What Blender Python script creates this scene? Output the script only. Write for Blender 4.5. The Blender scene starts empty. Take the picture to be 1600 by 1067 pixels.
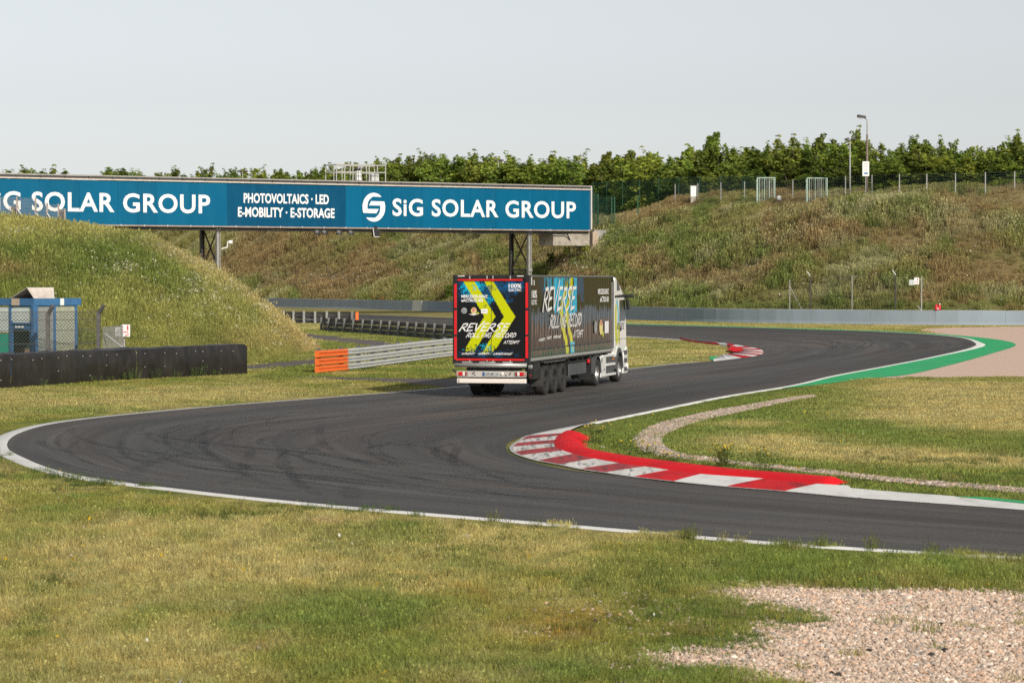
import bpy, bmesh, math, random
import numpy as np
from mathutils import Vector, Matrix

random.seed(7)
rng = np.random.default_rng(11)
S = bpy.context.scene
C = S.collection
PI = math.pi
R = math.radians

# ------------------------------------------------------------------ camera, sky, sun, exposure
H = 3.83                       # camera height above the track
FPX = 4311.0                   # focal length in photo pixels (1600 wide)
HOR = 438.0                    # horizon row
PITCH = math.atan((533.5 - HOR) / FPX)
cam_d = bpy.data.cameras.new('camera')
cam = bpy.data.objects.new('camera', cam_d)
C.objects.link(cam)
cam.location = (0, 0, H)
cam.rotation_euler = (PI / 2 - PITCH, 0, 0)
cam_d.sensor_width = 36
cam_d.lens = FPX / 1600 * 36
cam_d.clip_start = 0.5
cam_d.clip_end = 6000
cam_d.dof.use_dof = True
cam_d.dof.focus_distance = 95
cam_d.dof.aperture_fstop = 5.6
S.camera = cam

SUN_EL = R(28)
SUN_H = Vector((0.46, -0.89, 0)).normalized()
to_sun = SUN_H * math.cos(SUN_EL) + Vector((0, 0, math.sin(SUN_EL)))
world = bpy.data.worlds.new('World')
S.world = world
world.use_nodes = True
wn = world.node_tree.nodes
wl = world.node_tree.links
wn.clear()
sky = wn.new('ShaderNodeTexSky')
sky.sky_type = 'NISHITA'
sky.sun_disc = False
sky.sun_elevation = SUN_EL
sky.sun_rotation = math.atan2(SUN_H.x, SUN_H.y)
sky.altitude = 300
sky.air_density = 0.9
sky.dust_density = 1.05
sky.ozone_density = 1.0
hs = wn.new('ShaderNodeHueSaturation')
hs.inputs['Saturation'].default_value = 0.2
hs.inputs['Value'].default_value = 1.0
bg = wn.new('ShaderNodeBackground')
bg.inputs['Strength'].default_value = 0.105
wo = wn.new('ShaderNodeOutputWorld')
wl.new(sky.outputs[0], hs.inputs['Color'])
tn = wn.new('ShaderNodeMix')
tn.data_type = 'RGBA'
tn.blend_type = 'MULTIPLY'
tn.inputs['Factor'].default_value = 1
tn.inputs['B'].default_value = (.985, 1.0, 1.012, 1)
wl.new(hs.outputs[0], tn.inputs['A'])
wl.new(tn.outputs['Result'], bg.inputs['Color'])
wl.new(bg.outputs[0], wo.inputs['Surface'])

sun_d = bpy.data.lights.new('sun', 'SUN')
sun_d.energy = 3.8
sun_d.angle = R(1.2)
sun_d.color = (1.0, 0.92, 0.8)
sun = bpy.data.objects.new('sun', sun_d)
C.objects.link(sun)
sun.location = (40, -80, 60)
sun.rotation_euler = to_sun.to_track_quat('Z', 'Y').to_euler()

S.view_settings.view_transform = 'Standard'
S.view_settings.look = 'None'
S.view_settings.exposure = 0.0
S.view_settings.gamma = 1.0
S.view_settings.use_curve_mapping = False
S.render.engine = 'CYCLES'
S.cycles.max_bounces = 6
S.cycles.diffuse_bounces = 3
S.cycles.glossy_bounces = 3
S.cycles.transparent_max_bounces = 12
S.cycles.sample_clamp_indirect = 6
S.cycles.use_denoising = False

# ------------------------------------------------------------------ survey helpers (photo pixel -> place)
cp, sp_ = math.cos(PITCH), math.sin(PITCH)


def ray(u, v):
    a = (u - 800) / FPX
    b = (533.5 - v) / FPX
    return np.array([a, cp + b * sp_, -sp_ + b * cp])


def G(u, v, z=0.0):
    d = ray(u, v)
    t = (z - H) / d[2]
    return np.array([d[0] * t, d[1] * t, z])


def P(u, v, d):
    r = ray(u, v)
    t = d / r[1]
    return np.array([r[0] * t, d, H + r[2] * t])


def proj(X, Y, Z=0.0):
    f = Y * cp - (Z - H) * sp_
    up = Y * sp_ + (Z - H) * cp
    f = np.maximum(f, 0.5)
    return 800 + FPX * X / f, 533.5 - FPX * up / f


def GP(pts):
    return np.array([G(u, v)[:2] for u, v in pts])


def catmull(pts, n=10, closed=False):
    p = np.asarray(pts, float)
    N = len(p)
    out = []
    segs = N if closed else N - 1
    for i in range(segs):
        if closed:
            a, b, c, d = p[(i - 1) % N], p[i], p[(i + 1) % N], p[(i + 2) % N]
        else:
            b, c = p[i], p[i + 1]
            a = p[i - 1] if i > 0 else 2 * b - c
            d = p[i + 2] if i + 2 < N else 2 * c - b
        # centripetal-like damping through chord lengths
        l0 = max(np.linalg.norm(b - a), 1e-6) ** .5
        l1 = max(np.linalg.norm(c - b), 1e-6) ** .5
        l2 = max(np.linalg.norm(d - c), 1e-6) ** .5
        m1 = (c - b) + l1 * ((b - a) / l0 - (c - a) / (l0 + l1))
        m2 = (c - b) + l1 * ((d - c) / l2 - (d - b) / (l1 + l2))
        for k in range(n):
            t = k / n
            t2, t3 = t * t, t * t * t
            out.append((2 * t3 - 3 * t2 + 1) * b + (t3 - 2 * t2 + t) * m1 + (-2 * t3 + 3 * t2) * c + (t3 - t2) * m2)
    if not closed:
        out.append(p[-1])
    return np.array(out)


def in_poly(X, Y, poly):
    px, py = poly[:, 0], poly[:, 1]
    inside = np.zeros(X.shape, bool)
    n = len(px)
    j = n - 1
    bb = (X >= px.min()) & (X <= px.max()) & (Y >= py.min()) & (Y <= py.max())
    if not bb.any():
        return inside
    xs, ys = X[bb], Y[bb]
    ins = np.zeros(xs.shape, bool)
    for i in range(n):
        if py[i] != py[j]:
            c = ((py[i] > ys) != (py[j] > ys)) & (xs < (px[j] - px[i]) * (ys - py[i]) / (py[j] - py[i]) + px[i])
            ins ^= c
        j = i
    inside[bb] = ins
    return inside


def vnoise(x, y, seed=0):
    x = np.asarray(x, float)
    y = np.asarray(y, float)
    xi = np.floor(x).astype(np.int64)
    yi = np.floor(y).astype(np.int64)
    fx, fy = x - xi, y - yi
    fx = fx * fx * (3 - 2 * fx)
    fy = fy * fy * (3 - 2 * fy)

    def h(a, b):
        n = (a * 374761393 + b * 668265263 + seed * 974711) & 0x7fffffff
        n = ((n ^ (n >> 13)) * 1274126177) & 0x7fffffff
        return ((n ^ (n >> 16)) & 0xffff) / 65535.0
    return (h(xi, yi) * (1 - fx) + h(xi + 1, yi) * fx) * (1 - fy) + (h(xi, yi + 1) * (1 - fx) + h(xi + 1, yi + 1) * fx) * fy


def fbm(x, y, seed=0, o=4):
    s = 0
    a = .5
    for k in range(o):
        s = s + a * vnoise(x * 2 ** k, y * 2 ** k, seed + k * 17)
        a *= .5
    return s / (1 - .5 ** o)


def smooth(x, a, b):
    t = np.clip((x - a) / (b - a), 0, 1)
    return t * t * (3 - 2 * t)


# ------------------------------------------------------------------ object helpers
def tag(o, label=None, cat=None, group=None, kind=None):
    if label:
        o['label'] = label
    if cat:
        o['category'] = cat
    if group:
        o['group'] = group
    if kind:
        o['kind'] = kind
    return o


def thing(name, label, cat, loc=(0, 0, 0), rz=0.0, group=None, kind=None):
    o = bpy.data.objects.new(name, None)
    o.empty_display_size = .3
    C.objects.link(o)
    o.location = Vector([float(a) for a in loc])
    o.rotation_euler = (0, 0, rz)
    return tag(o, label, cat, group, kind)


class MB:
    def __init__(self):
        self.v, self.f, self.c = [], [], []

    def add(self, vs, fs):
        k = len(self.v)
        self.v += [tuple(float(a) for a in p) for p in vs]
        self.f += [tuple(i + k for i in f) for f in fs]
        return self

    def box(self, c, s, rz=0.0, m=None, bev=0.0):
        x, y, z = s[0] / 2, s[1] / 2, s[2] / 2
        if bev <= 0:
            vs = [(-x, -y, -z), (x, -y, -z), (x, y, -z), (-x, y, -z), (-x, -y, z), (x, -y, z), (x, y, z), (-x, y, z)]
            fs = [(0, 3, 2, 1), (4, 5, 6, 7), (0, 1, 5, 4), (1, 2, 6, 5), (2, 3, 7, 6), (3, 0, 4, 7)]
        else:
            bm = bmesh.new()
            bmesh.ops.create_cube(bm, size=1)
            bmesh.ops.scale(bm, vec=s, verts=bm.verts)
            bmesh.ops.bevel(bm, geom=bm.edges[:], offset=min(bev, min(s) * .45), segments=2, affect='EDGES', profile=.5)
            bm.verts.index_update()
            vs = [tuple(v.co) for v in bm.verts]
            fs = [tuple(v.index for v in f.verts) for f in bm.faces]
            bm.free()
        if m is not None:
            vs = [tuple(m @ Vector(p)) for p in vs]
        ca, sa = math.cos(rz), math.sin(rz)
        self.add([(c[0] + p[0] * ca - p[1] * sa, c[1] + p[0] * sa + p[1] * ca, c[2] + p[2]) for p in vs], fs)
        return self

    def bar(self, a, b, r, n=6, r2=None):
        a, b = Vector(a), Vector(b)
        d = (b - a)
        if d.length < 1e-6:
            return self
        d.normalize()
        up = Vector((0, 0, 1)) if abs(d.z) < .95 else Vector((1, 0, 0))
        s = d.cross(up).normalized()
        t = s.cross(d)
        r2 = r if r2 is None else r2
        vs = []
        off = PI / n
        for q, rr in ((a, r), (b, r2)):
            for i in range(n):
                an = 2 * PI * i / n + off
                vs.append(q + (s * math.cos(an) + t * math.sin(an)) * rr)
        fs = [(i, (i + 1) % n, n + (i + 1) % n, n + i) for i in range(n)]
        fs += [tuple(range(n))[::-1], tuple(range(n, 2 * n))]
        return self.add(vs, fs)

    def tube(self, pts, r, n=6):
        for i in range(len(pts) - 1):
            self.bar(pts[i], pts[i + 1], r, n)
        return self

    def lathe(self, prof, n=24, axis='x', c=(0, 0, 0)):
        vs, fs = [], []
        for r, x in prof:
            for i in range(n):
                a = 2 * PI * i / n
                p = (x, r * math.cos(a), r * math.sin(a)) if axis == 'x' else (r * math.cos(a), r * math.sin(a), x)
                vs.append((p[0] + c[0], p[1] + c[1], p[2] + c[2]))
        for j in range(len(prof) - 1):
            for i in range(n):
                fs.append((j * n + i, j * n + (i + 1) % n, (j + 1) * n + (i + 1) % n, (j + 1) * n + i))
        return self.add(vs, fs)

    def prism(self, poly, d0, d1, axis='x'):
        n = len(poly)

        def q(p, d):
            return (d, p[0], p[1]) if axis == 'x' else ((p[0], d, p[1]) if axis == 'y' else (p[0], p[1], d))
        vs = [q(p, d0) for p in poly] + [q(p, d1) for p in poly]
        fs = [tuple(range(n)), tuple(range(2 * n - 1, n - 1, -1))] + [(i, n + i, n + (i + 1) % n, (i + 1) % n) for i in range(n)]
        return self.add(vs, fs)

    def sweep(self, path, prof, closed=True):
        """path: (N,3); prof: list of (side, up); side is to the right of travel"""
        path = np.asarray(path, float)
        N, k = len(path), len(prof)
        vs = []
        for i in range(N):
            d = path[min(i + 1, N - 1)] - path[max(i - 1, 0)]
            d[2] = 0
            d /= max(np.linalg.norm(d), 1e-9)
            r = np.array([d[1], -d[0], 0])
            for s, u in prof:
                vs.append(path[i] + r * s + np.array([0, 0, u]))
        fs = []
        for i in range(N - 1):
            for j in range(k if closed else k - 1):
                a, b = i * k + j, i * k + (j + 1) % k
                fs.append((a, b, b + k, a + k))
        if closed:
            fs += [tuple(range(k)), tuple(range((N - 1) * k + k - 1, (N - 1) * k - 1, -1))]
        return self.add(vs, fs)

    def build(self, name, mat, parent=None, org=None, smooth_=False, kind=None, label=None):
        me = bpy.data.meshes.new(name)
        vs = self.v
        if org is not None:
            vs = [(p[0] - org[0], p[1] - org[1], p[2] - org[2]) for p in vs]
        me.from_pydata(vs, [], self.f)
        me.update()
        bm = bmesh.new()
        bm.from_mesh(me)
        bmesh.ops.recalc_face_normals(bm, faces=bm.faces)
        bm.to_mesh(me)
        bm.free()
        return link(name, me, mat, parent, smooth_, kind, label, org)


def link(name, me, mat, parent=None, smooth_=False, kind=None, label=None, org=None):
    if mat is not None and not me.materials:
        me.materials.append(mat)
    if smooth_:
        me.polygons.foreach_set('use_smooth', np.ones(len(me.polygons), bool))
    o = bpy.data.objects.new(name, me)
    C.objects.link(o)
    if parent is not None:
        o.parent = parent
    elif org is not None:
        o.location = org
    if kind:
        o['kind'] = kind
    if label:
        o['label'] = label
    return o


def copy_part(o, parent, loc=None, rot=None, name=None):
    c = o.copy()
    C.objects.link(c)
    c.parent = parent
    if loc is not None:
        c.location = Vector([float(a) for a in loc])
    if rot is not None:
        c.rotation_euler = rot
    return c


def copy_tree(o, parent=None):
    c = o.copy()
    C.objects.link(c)
    c.parent = parent
    for ch in list(o.children):
        copy_tree(ch, c)
    return c


# ------------------------------------------------------------------ materials
MATS = {}


def M(name, col, rough=.6, metal=0.0, var=.12, scale=2.0, bump=0.0, spec=.5, dirt=0.0, dirtcol=(.12, .1, .08), stretch=(1, 1, 1), coat=0.0):
    if name in MATS:
        return MATS[name]
    m = bpy.data.materials.new(name)
    MATS[name] = m
    m.use_nodes = True
    n, l = m.node_tree.nodes, m.node_tree.links
    b = n['Principled BSDF']
    b.inputs['Roughness'].default_value = rough
    b.inputs['Metallic'].default_value = metal
    b.inputs['Specular IOR Level'].default_value = spec
    b.inputs['Coat Weight'].default_value = coat
    tc = n.new('ShaderNodeTexCoord')
    mp = n.new('ShaderNodeMapping')
    mp.inputs['Scale'].default_value = stretch
    l.new(tc.outputs['Object'], mp.inputs['Vector'])
    no = n.new('ShaderNodeTexNoise')
    no.inputs['Scale'].default_value = scale
    no.inputs['Detail'].default_value = 6
    l.new(mp.outputs[0], no.inputs['Vector'])
    mr = n.new('ShaderNodeMapRange')
    mr.inputs['From Min'].default_value = .3
    mr.inputs['From Max'].default_value = .7
    mr.inputs['To Min'].default_value = 1 - var
    mr.inputs['To Max'].default_value = 1 + var
    l.new(no.outputs[0], mr.inputs['Value'])
    mx = n.new('ShaderNodeMix')
    mx.data_type = 'RGBA'
    mx.blend_type = 'MULTIPLY'
    mx.inputs['Factor'].default_value = 1
    mx.inputs['A'].default_value = (*col, 1)
    l.new(mr.outputs[0], mx.inputs['B'])
    out = mx.outputs['Result']
    if dirt > 0:
        n2 = n.new('ShaderNodeTexNoise')
        n2.inputs['Scale'].default_value = scale * 2.7
        n2.inputs['Detail'].default_value = 8
        l.new(mp.outputs[0], n2.inputs['Vector'])
        r2 = n.new('ShaderNodeMapRange')
        r2.inputs['From Min'].default_value = .48
        r2.inputs['From Max'].default_value = .72
        r2.inputs['To Max'].default_value = dirt
        l.new(n2.outputs[0], r2.inputs['Value'])
        m2 = n.new('ShaderNodeMix')
        m2.data_type = 'RGBA'
        l.new(r2.outputs[0], m2.inputs['Factor'])
        l.new(out, m2.inputs['A'])
        m2.inputs['B'].default_value = (*dirtcol, 1)
        out = m2.outputs['Result']
    l.new(out, b.inputs['Base Color'])
    if bump > 0:
        bp = n.new('ShaderNodeBump')
        bp.inputs['Strength'].default_value = bump
        bp.inputs['Distance'].default_value = .05
        l.new(no.outputs[0], bp.inputs['Height'])
        l.new(bp.outputs[0], b.inputs['Normal'])
    return m


def attr_mat(name, attr, inst=False, rough=.7, island=0.0, noise=None, spec=.3, transl=0.0, bump=0.0):
    """colour from an attribute, with per-island and position noise"""
    m = bpy.data.materials.new(name)
    m.use_nodes = True
    n, l = m.node_tree.nodes, m.node_tree.links
    b = n['Principled BSDF']
    b.inputs['Roughness'].default_value = rough
    b.inputs['Specular IOR Level'].default_value = spec
    a = n.new('ShaderNodeAttribute')
    a.attribute_type = 'INSTANCER' if inst else 'GEOMETRY'
    a.attribute_name = attr
    out = a.outputs['Color']
    geo = n.new('ShaderNodeNewGeometry')
    if island > 0:
        mr = n.new('ShaderNodeMapRange')
        mr.inputs['To Min'].default_value = 1 - island
        mr.inputs['To Max'].default_value = 1 + island
        l.new(geo.outputs['Random Per Island'], mr.inputs['Value'])
        mx = n.new('ShaderNodeMix')
        mx.data_type = 'RGBA'
        mx.blend_type = 'MULTIPLY'
        mx.inputs['Factor'].default_value = 1
        l.new(out, mx.inputs['A'])
        l.new(mr.outputs[0], mx.inputs['B'])
        out = mx.outputs['Result']
    if noise:
        for sc, am, st in noise:
            mp = n.new('ShaderNodeMapping')
            mp.inputs['Scale'].default_value = st
            l.new(geo.outputs['Position'], mp.inputs['Vector'])
            no = n.new('ShaderNodeTexNoise')
            no.inputs['Scale'].default_value = sc
            no.inputs['Detail'].default_value = 5
            no.inputs['Roughness'].default_value = .65
            l.new(mp.outputs[0], no.inputs['Vector'])
            mr = n.new('ShaderNodeMapRange')
            mr.inputs['From Min'].default_value = .3
            mr.inputs['From Max'].default_value = .7
            mr.inputs['To Min'].default_value = 1 - am
            mr.inputs['To Max'].default_value = 1 + am
            l.new(no.outputs[0], mr.inputs['Value'])
            mx = n.new('ShaderNodeMix')
            mx.data_type = 'RGBA'
            mx.blend_type = 'MULTIPLY'
            mx.inputs['Factor'].default_value = 1
            l.new(out, mx.inputs['A'])
            l.new(mr.outputs[0], mx.inputs['B'])
            out = mx.outputs['Result']
        if bump > 0:
            bp = n.new('ShaderNodeBump')
            bp.inputs['Strength'].default_value = bump
            bp.inputs['Distance'].default_value = .05
            l.new(no.outputs[0], bp.inputs['Height'])
            l.new(bp.outputs[0], b.inputs['Normal'])
    l.new(out, b.inputs['Base Color'])
    if transl > 0:
        tr = n.new('ShaderNodeBsdfTranslucent')
        l.new(out, tr.inputs['Color'])
        ms = n.new('ShaderNodeMixShader')
        ms.inputs[0].default_value = transl
        l.new(b.outputs[0], ms.inputs[1])
        l.new(tr.outputs[0], ms.inputs[2])
        l.new(ms.outputs[0], n['Material Output'].inputs['Surface'])
    return m


def set_col(me, name, cols):
    at = me.attributes.new(name, 'FLOAT_COLOR', 'POINT')
    c = np.ones((len(cols), 4), np.float32)
    c[:, :3] = cols
    at.data.foreach_set('color', c.ravel())


def grid_mesh(name, V):
    """V: (n,m,3) -> mesh"""
    n, m = V.shape[:2]
    idx = np.arange(n * m).reshape(n, m)
    q = np.stack([idx[:-1, :-1], idx[:-1, 1:], idx[1:, 1:], idx[1:, :-1]], -1).reshape(-1, 4)
    me = bpy.data.meshes.new(name)
    me.vertices.add(n * m)
    me.vertices.foreach_set('co', V.reshape(-1).astype(np.float32))
    me.loops.add(q.size)
    me.loops.foreach_set('vertex_index', q.ravel().astype(np.int32))
    me.polygons.add(len(q))
    me.polygons.foreach_set('loop_start', np.arange(0, q.size, 4, dtype=np.int32))
    me.update(calc_edges=True)
    me.validate()
    return me


def sheet(name, poly, z, mat, kind='structure', label=None, parent=None):
    bm = bmesh.new()
    vs = [bm.verts.new((float(p[0]), float(p[1]), z)) for p in poly]
    f = bm.faces.new(vs)
    bmesh.ops.triangulate(bm, faces=[f])
    me = bpy.data.meshes.new(name)
    bmesh.ops.recalc_face_normals(bm, faces=bm.faces)
    for f in bm.faces:
        if f.normal.z < 0:
            f.normal_flip()
    bm.to_mesh(me)
    bm.free()
    return link(name, me, mat, parent, kind=kind, label=label)


def ribbon(name, A, B, z, mat, kind='structure', parent=None, label=None, za=None):
    A, B = np.asarray(A), np.asarray(B)
    V = np.zeros((len(A), 2, 3))
    V[:, 0, :2] = A
    V[:, 1, :2] = B
    V[..., 2] = z
    if za is not None:
        V[:, 0, 2] = za
    me = grid_mesh(name, V)
    me.flip_normals() if me.polygons[0].normal.z < 0 else None
    return link(name, me, mat, parent, kind=kind, label=label)


# scatter through geometry nodes: points carry rot / scl / tint
def scatter(name, pos, rotz, scl, tint, protos, tilt=None):
    me = bpy.data.meshes.new(name)
    n = len(pos)
    me.vertices.add(n)
    me.vertices.foreach_set('co', np.asarray(pos, np.float32).ravel())
    rot = np.zeros((n, 3), np.float32)
    rot[:, 2] = rotz
    if tilt is not None:
        rot[:, :2] = tilt
    me.attributes.new('rot', 'FLOAT_VECTOR', 'POINT').data.foreach_set('vector', rot.ravel())
    s = np.asarray(scl, np.float32)
    if s.ndim == 1:
        s = np.repeat(s[:, None], 3, 1)
    me.attributes.new('scl', 'FLOAT_VECTOR', 'POINT').data.foreach_set('vector', np.ascontiguousarray(s).ravel())
    me.attributes.new('tint', 'FLOAT_VECTOR', 'POINT').data.foreach_set('vector', np.ascontiguousarray(tint, dtype=np.float32).ravel())
    me.update()
    col = bpy.data.collections.new(name + '_kinds')
    for i, pm in enumerate(protos):
        col.objects.link(bpy.data.objects.new(name + '_piece', pm))
    ng = bpy.data.node_groups.new(name + '_nodes', 'GeometryNodeTree')
    ng.interface.new_socket('Geometry', in_out='INPUT', socket_type='NodeSocketGeometry')
    ng.interface.new_socket('Geometry', in_out='OUTPUT', socket_type='NodeSocketGeometry')
    N, L = ng.nodes, ng.links
    gi, go = N.new('NodeGroupInput'), N.new('NodeGroupOutput')
    ip = N.new('GeometryNodeInstanceOnPoints')
    ci = N.new('GeometryNodeCollectionInfo')
    ci.inputs['Collection'].default_value = col
    ci.inputs['Separate Children'].default_value = True
    ci.inputs['Reset Children'].default_value = True
    ip.inputs['Pick Instance'].default_value = True

    def at(nm):
        a = N.new('GeometryNodeInputNamedAttribute')
        a.data_type = 'FLOAT_VECTOR'
        a.inputs['Name'].default_value = nm
        return a.outputs['Attribute']
    L.new(gi.outputs[0], ip.inputs['Points'])
    L.new(ci.outputs[0], ip.inputs['Instance'])
    L.new(at('rot'), ip.inputs['Rotation'])
    L.new(at('scl'), ip.inputs['Scale'])
    L.new(ip.outputs[0], go.inputs[0])
    o = bpy.data.objects.new(name, me)
    C.objects.link(o)
    md = o.modifiers.new('scatter', 'NODES')
    md.node_group = ng
    o['kind'] = 'stuff'
    return o


def blades_mesh(name, nb, radius, hmin, hmax, w, lean, mat, seed, heads=0.0):
    r = np.random.default_rng(seed)
    vs, fs = [], []
    for i in range(nb):
        a, rr = r.uniform(0, 2 * PI), radius * math.sqrt(r.uniform())
        x, y = rr * math.cos(a), rr * math.sin(a)
        h = r.uniform(hmin, hmax)
        th = r.uniform(0, 2 * PI)
        dx, dy = math.cos(th), math.sin(th)
        la = r.uniform(0, 2 * PI)
        le = h * lean * r.uniform(.2, 1)
        lx, ly = math.cos(la) * le, math.sin(la) * le
        ww = w * r.uniform(.6, 1.3)
        k = len(vs)
        vs += [(x - dx * ww / 2, y - dy * ww / 2, -.01), (x + dx * ww / 2, y + dy * ww / 2, -.01),
               (x + lx * .35 + dx * ww * .4, y + ly * .35 + dy * ww * .4, h * .6), (x + lx * .35 - dx * ww * .4, y + ly * .35 - dy * ww * .4, h * .6),
               (x + lx, y + ly, h)]
        fs += [(k, k + 1, k + 2, k + 3), (k + 3, k + 2, k + 4)]
        if r.uniform() < heads:
            k = len(vs)
            e = w * 1.6
            vs += [(x + lx, y + ly, h * .86), (x + lx + dx * e, y + ly + dy * e, h * .97), (x + lx * 1.15, y + ly * 1.15, h * 1.12), (x + lx - dx * e, y + ly - dy * e, h * .97)]
            fs += [(k, k + 1, k + 2, k + 3)]
    me = bpy.data.meshes.new(name)
    me.from_pydata(vs, [], fs)
    me.materials.append(mat)
    return me


def stone_mesh(name, mat, seed, sub=1):
    bm = bmesh.new()
    bmesh.ops.create_icosphere(bm, subdivisions=sub, radius=1)
    r = random.Random(seed)
    ax = (r.uniform(.8, 1.2), r.uniform(.6, .9), r.uniform(.45, .7))
    for v in bm.verts:
        k = r.uniform(.78, 1.15)
        v.co = Vector((v.co.x * ax[0] * k, v.co.y * ax[1] * k, v.co.z * ax[2] * k))
    me = bpy.data.meshes.new(name)
    bm.to_mesh(me)
    bm.free()
    me.materials.append(mat)
    return me


FONT_CACHE = {}


def text_verts(s, bold=0.02, spacing=1.0):
    k = (s, bold, spacing)
    if k not in FONT_CACHE:
        cu = bpy.data.curves.new('txt', 'FONT')
        cu.body = s
        cu.offset = bold
        cu.resolution_u = 4
        cu.space_character = spacing
        ob = bpy.data.objects.new('txt', cu)
        me = bpy.data.meshes.new_from_object(ob)
        v = np.array([p.co[:] for p in me.vertices])
        f = [tuple(p.vertices) for p in me.polygons]
        bpy.data.objects.remove(ob)
        bpy.data.curves.remove(cu)
        bpy.data.meshes.remove(me)
        lo, hi = v.min(0), v.max(0)
        v = (v[:, :2] - lo[:2]) / (hi[:2] - lo[:2])
        FONT_CACHE[k] = (v, f)
    return FONT_CACHE[k]


def text_obj(name, s, fn, mat, parent, bold=0.02, spacing=1.0, shear=0.0, label=None):
    """fn maps unit (a,b) arrays to (n,3) local points"""
    v, f = text_verts(s, bold, spacing)
    a, b = v[:, 0].copy(), v[:, 1].copy()
    a = a + shear * (b - .5)
    me = bpy.data.meshes.new(name)
    me.from_pydata([tuple(p) for p in fn(a, b)], [], f)
    return link(name, me, mat, parent, label=label)


BRUSH = {
    'R': [[(.0, -.08), (.2, 1)], [(.08, .92), (.85, .95), (.8, .6), (.2, .46)], [(.3, .5), (1.0, .0)]],
    'E': [[(.15, 1), (.05, .05)], [(.1, .98), (1.0, 1.02)], [(.1, .5), (.8, .56)], [(-.05, 0), (1.0, .1)]],
    'V': [[(.0, 1.05), (.35, .0)], [(.35, .0), (1.15, 1.4)]],
    'S': [[(1.0, .98), (.4, 1), (.15, .75), (.75, .45), (.6, .12), (-.1, -.08)]],
    'O': [[(.5, 1), (.1, .6), (.2, .05), (.7, .05), (.95, .6), (.5, 1)]],
    'L': [[(.2, 1), (.05, .03), (.95, .1)]],
    'I': [[(.5, 1), (.4, 0)]],
    'N': [[(.05, -.05), (.25, 1)], [(.25, 1), (.75, 0)], [(.75, 0), (1.0, 1.15)]],
    'G': [[(.95, .9), (.4, 1), (.05, .4), (.4, 0), (.9, .1), (.95, .45), (.5, .45)]],
    'C': [[(.95, .95), (.4, 1), (.05, .4), (.4, 0), (1.0, .1)]],
    'D': [[(.2, 1), (.1, 0)], [(.05, 1), (.8, .85), (.95, .35), (.1, 0)]],
    'A': [[(0, 0), (.5, 1), (.9, -.05)], [(.15, .38), (.9, .42)]],
    'T': [[(0, .95), (1.05, 1.02)], [(.55, 1), (.4, 0)]],
    'M': [[(0, 0), (.2, 1), (.5, .35), (.85, 1), (.95, 0)]],
    'P': [[(.15, 1), (.05, -.05)], [(.1, .98), (.9, .85), (.8, .5), (.15, .45)]],
}


def brush_obj(name, s, fn, mat, parent, w=.17, shear=.25, label=None):
    vs, fs = [], []
    adv = .84 / max(len(s) - .16, 1)
    cw = 1.0 / (len(s))
    lw = cw * .86
    asp = lw / 1.0
    for i, ch in enumerate(s):
        if ch == ' ':
            continue
        for st in BRUSH[ch]:
            p = catmull(np.array(st), 3) if len(st) > 2 else np.array(st, float)
            m = len(p)
            k = len(vs)
            for q in range(m):
                d = p[min(q + 1, m - 1)] - p[max(q - 1, 0)]
                d = d / np.linalg.norm(d)
                ww = w * (1.0 - .35 * q / max(m - 1, 1)) / 2
                nx, ny = -d[1] * ww, d[0] * ww
                for sg in (1, -1):
                    x, y = p[q][0] + sg * nx * 1.15, p[q][1] + sg * ny
                    vs.append((i * cw + x * lw + shear * cw * (y - .5), y))
            for q in range(m - 1):
                fs.append((k + 2 * q, k + 2 * q + 1, k + 2 * q + 3, k + 2 * q + 2))
    v = np.array(vs)
    me = bpy.data.meshes.new(name)
    me.from_pydata([tuple(p) for p in fn(v[:, 0], v[:, 1])], [], fs)
    return link(name, me, mat, parent, label=label)


# ================================================================== THE TRACK IN PLAN
PAIRS = [  # outline of the asphalt, left-hand edge / right-hand edge, surveyed from the photograph
    ((1750, 887), (1750, 812)), ((1600, 873), (1600, 798)), ((1415, 862), (1400, 783)), ((1200, 848), (1217, 768)),
    ((1000, 831), (1053, 755)), ((860, 819), (972, 744.5)), ((700, 806), (913, 737.5)), ((500, 789), (867, 730.5)),
    ((300, 768), (825, 720)), ((120, 744), (797, 709.5)), ((30, 714), (790.5, 699)), ((9, 698), (793, 694)), ((30, 677), (801, 688.5)),
    ((100, 660), (825, 680)), ((300, 639), (867, 672)), ((500, 623), (920, 662)), ((720, 605), (1025, 641)), ((985, 577), (1130, 620)),
    ((1060, 569), (1235, 603)), ((1115, 564.5), (1300, 588)), ((1160, 559), (1375, 574)), ((1187, 553.5), (1450, 559.5)), ((1194, 550.5), (1519, 543)),
    ((1188, 547), (1524, 536)), ((1165, 543), (1487, 526)), ((1120, 537), (1375, 518.6)), ((1080, 532.5), (1262, 515)), ((1000, 527), (1150, 511.5)),
    ((850, 519), (1000, 507.5)), ((700, 511), (800, 501)), ((560, 503.5), (706, 497)), ((440, 496.5), (553, 491)), ((340, 490), (420, 486))]
EA = catmull(GP([a for a, b in PAIRS]), 10)
EB = catmull(GP([b for a, b in PAIRS]), 10)
ROAD_POLY = np.vstack([EA, EB[::-1]])


def edge_normals(E):
    d = np.gradient(E, axis=0)
    d /= np.maximum(np.linalg.norm(d, axis=1, keepdims=True), 1e-9)
    return np.stack([d[:, 1], -d[:, 0]], 1)      # to the right of travel


NA, NB = edge_normals(EA), edge_normals(EB)

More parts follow.
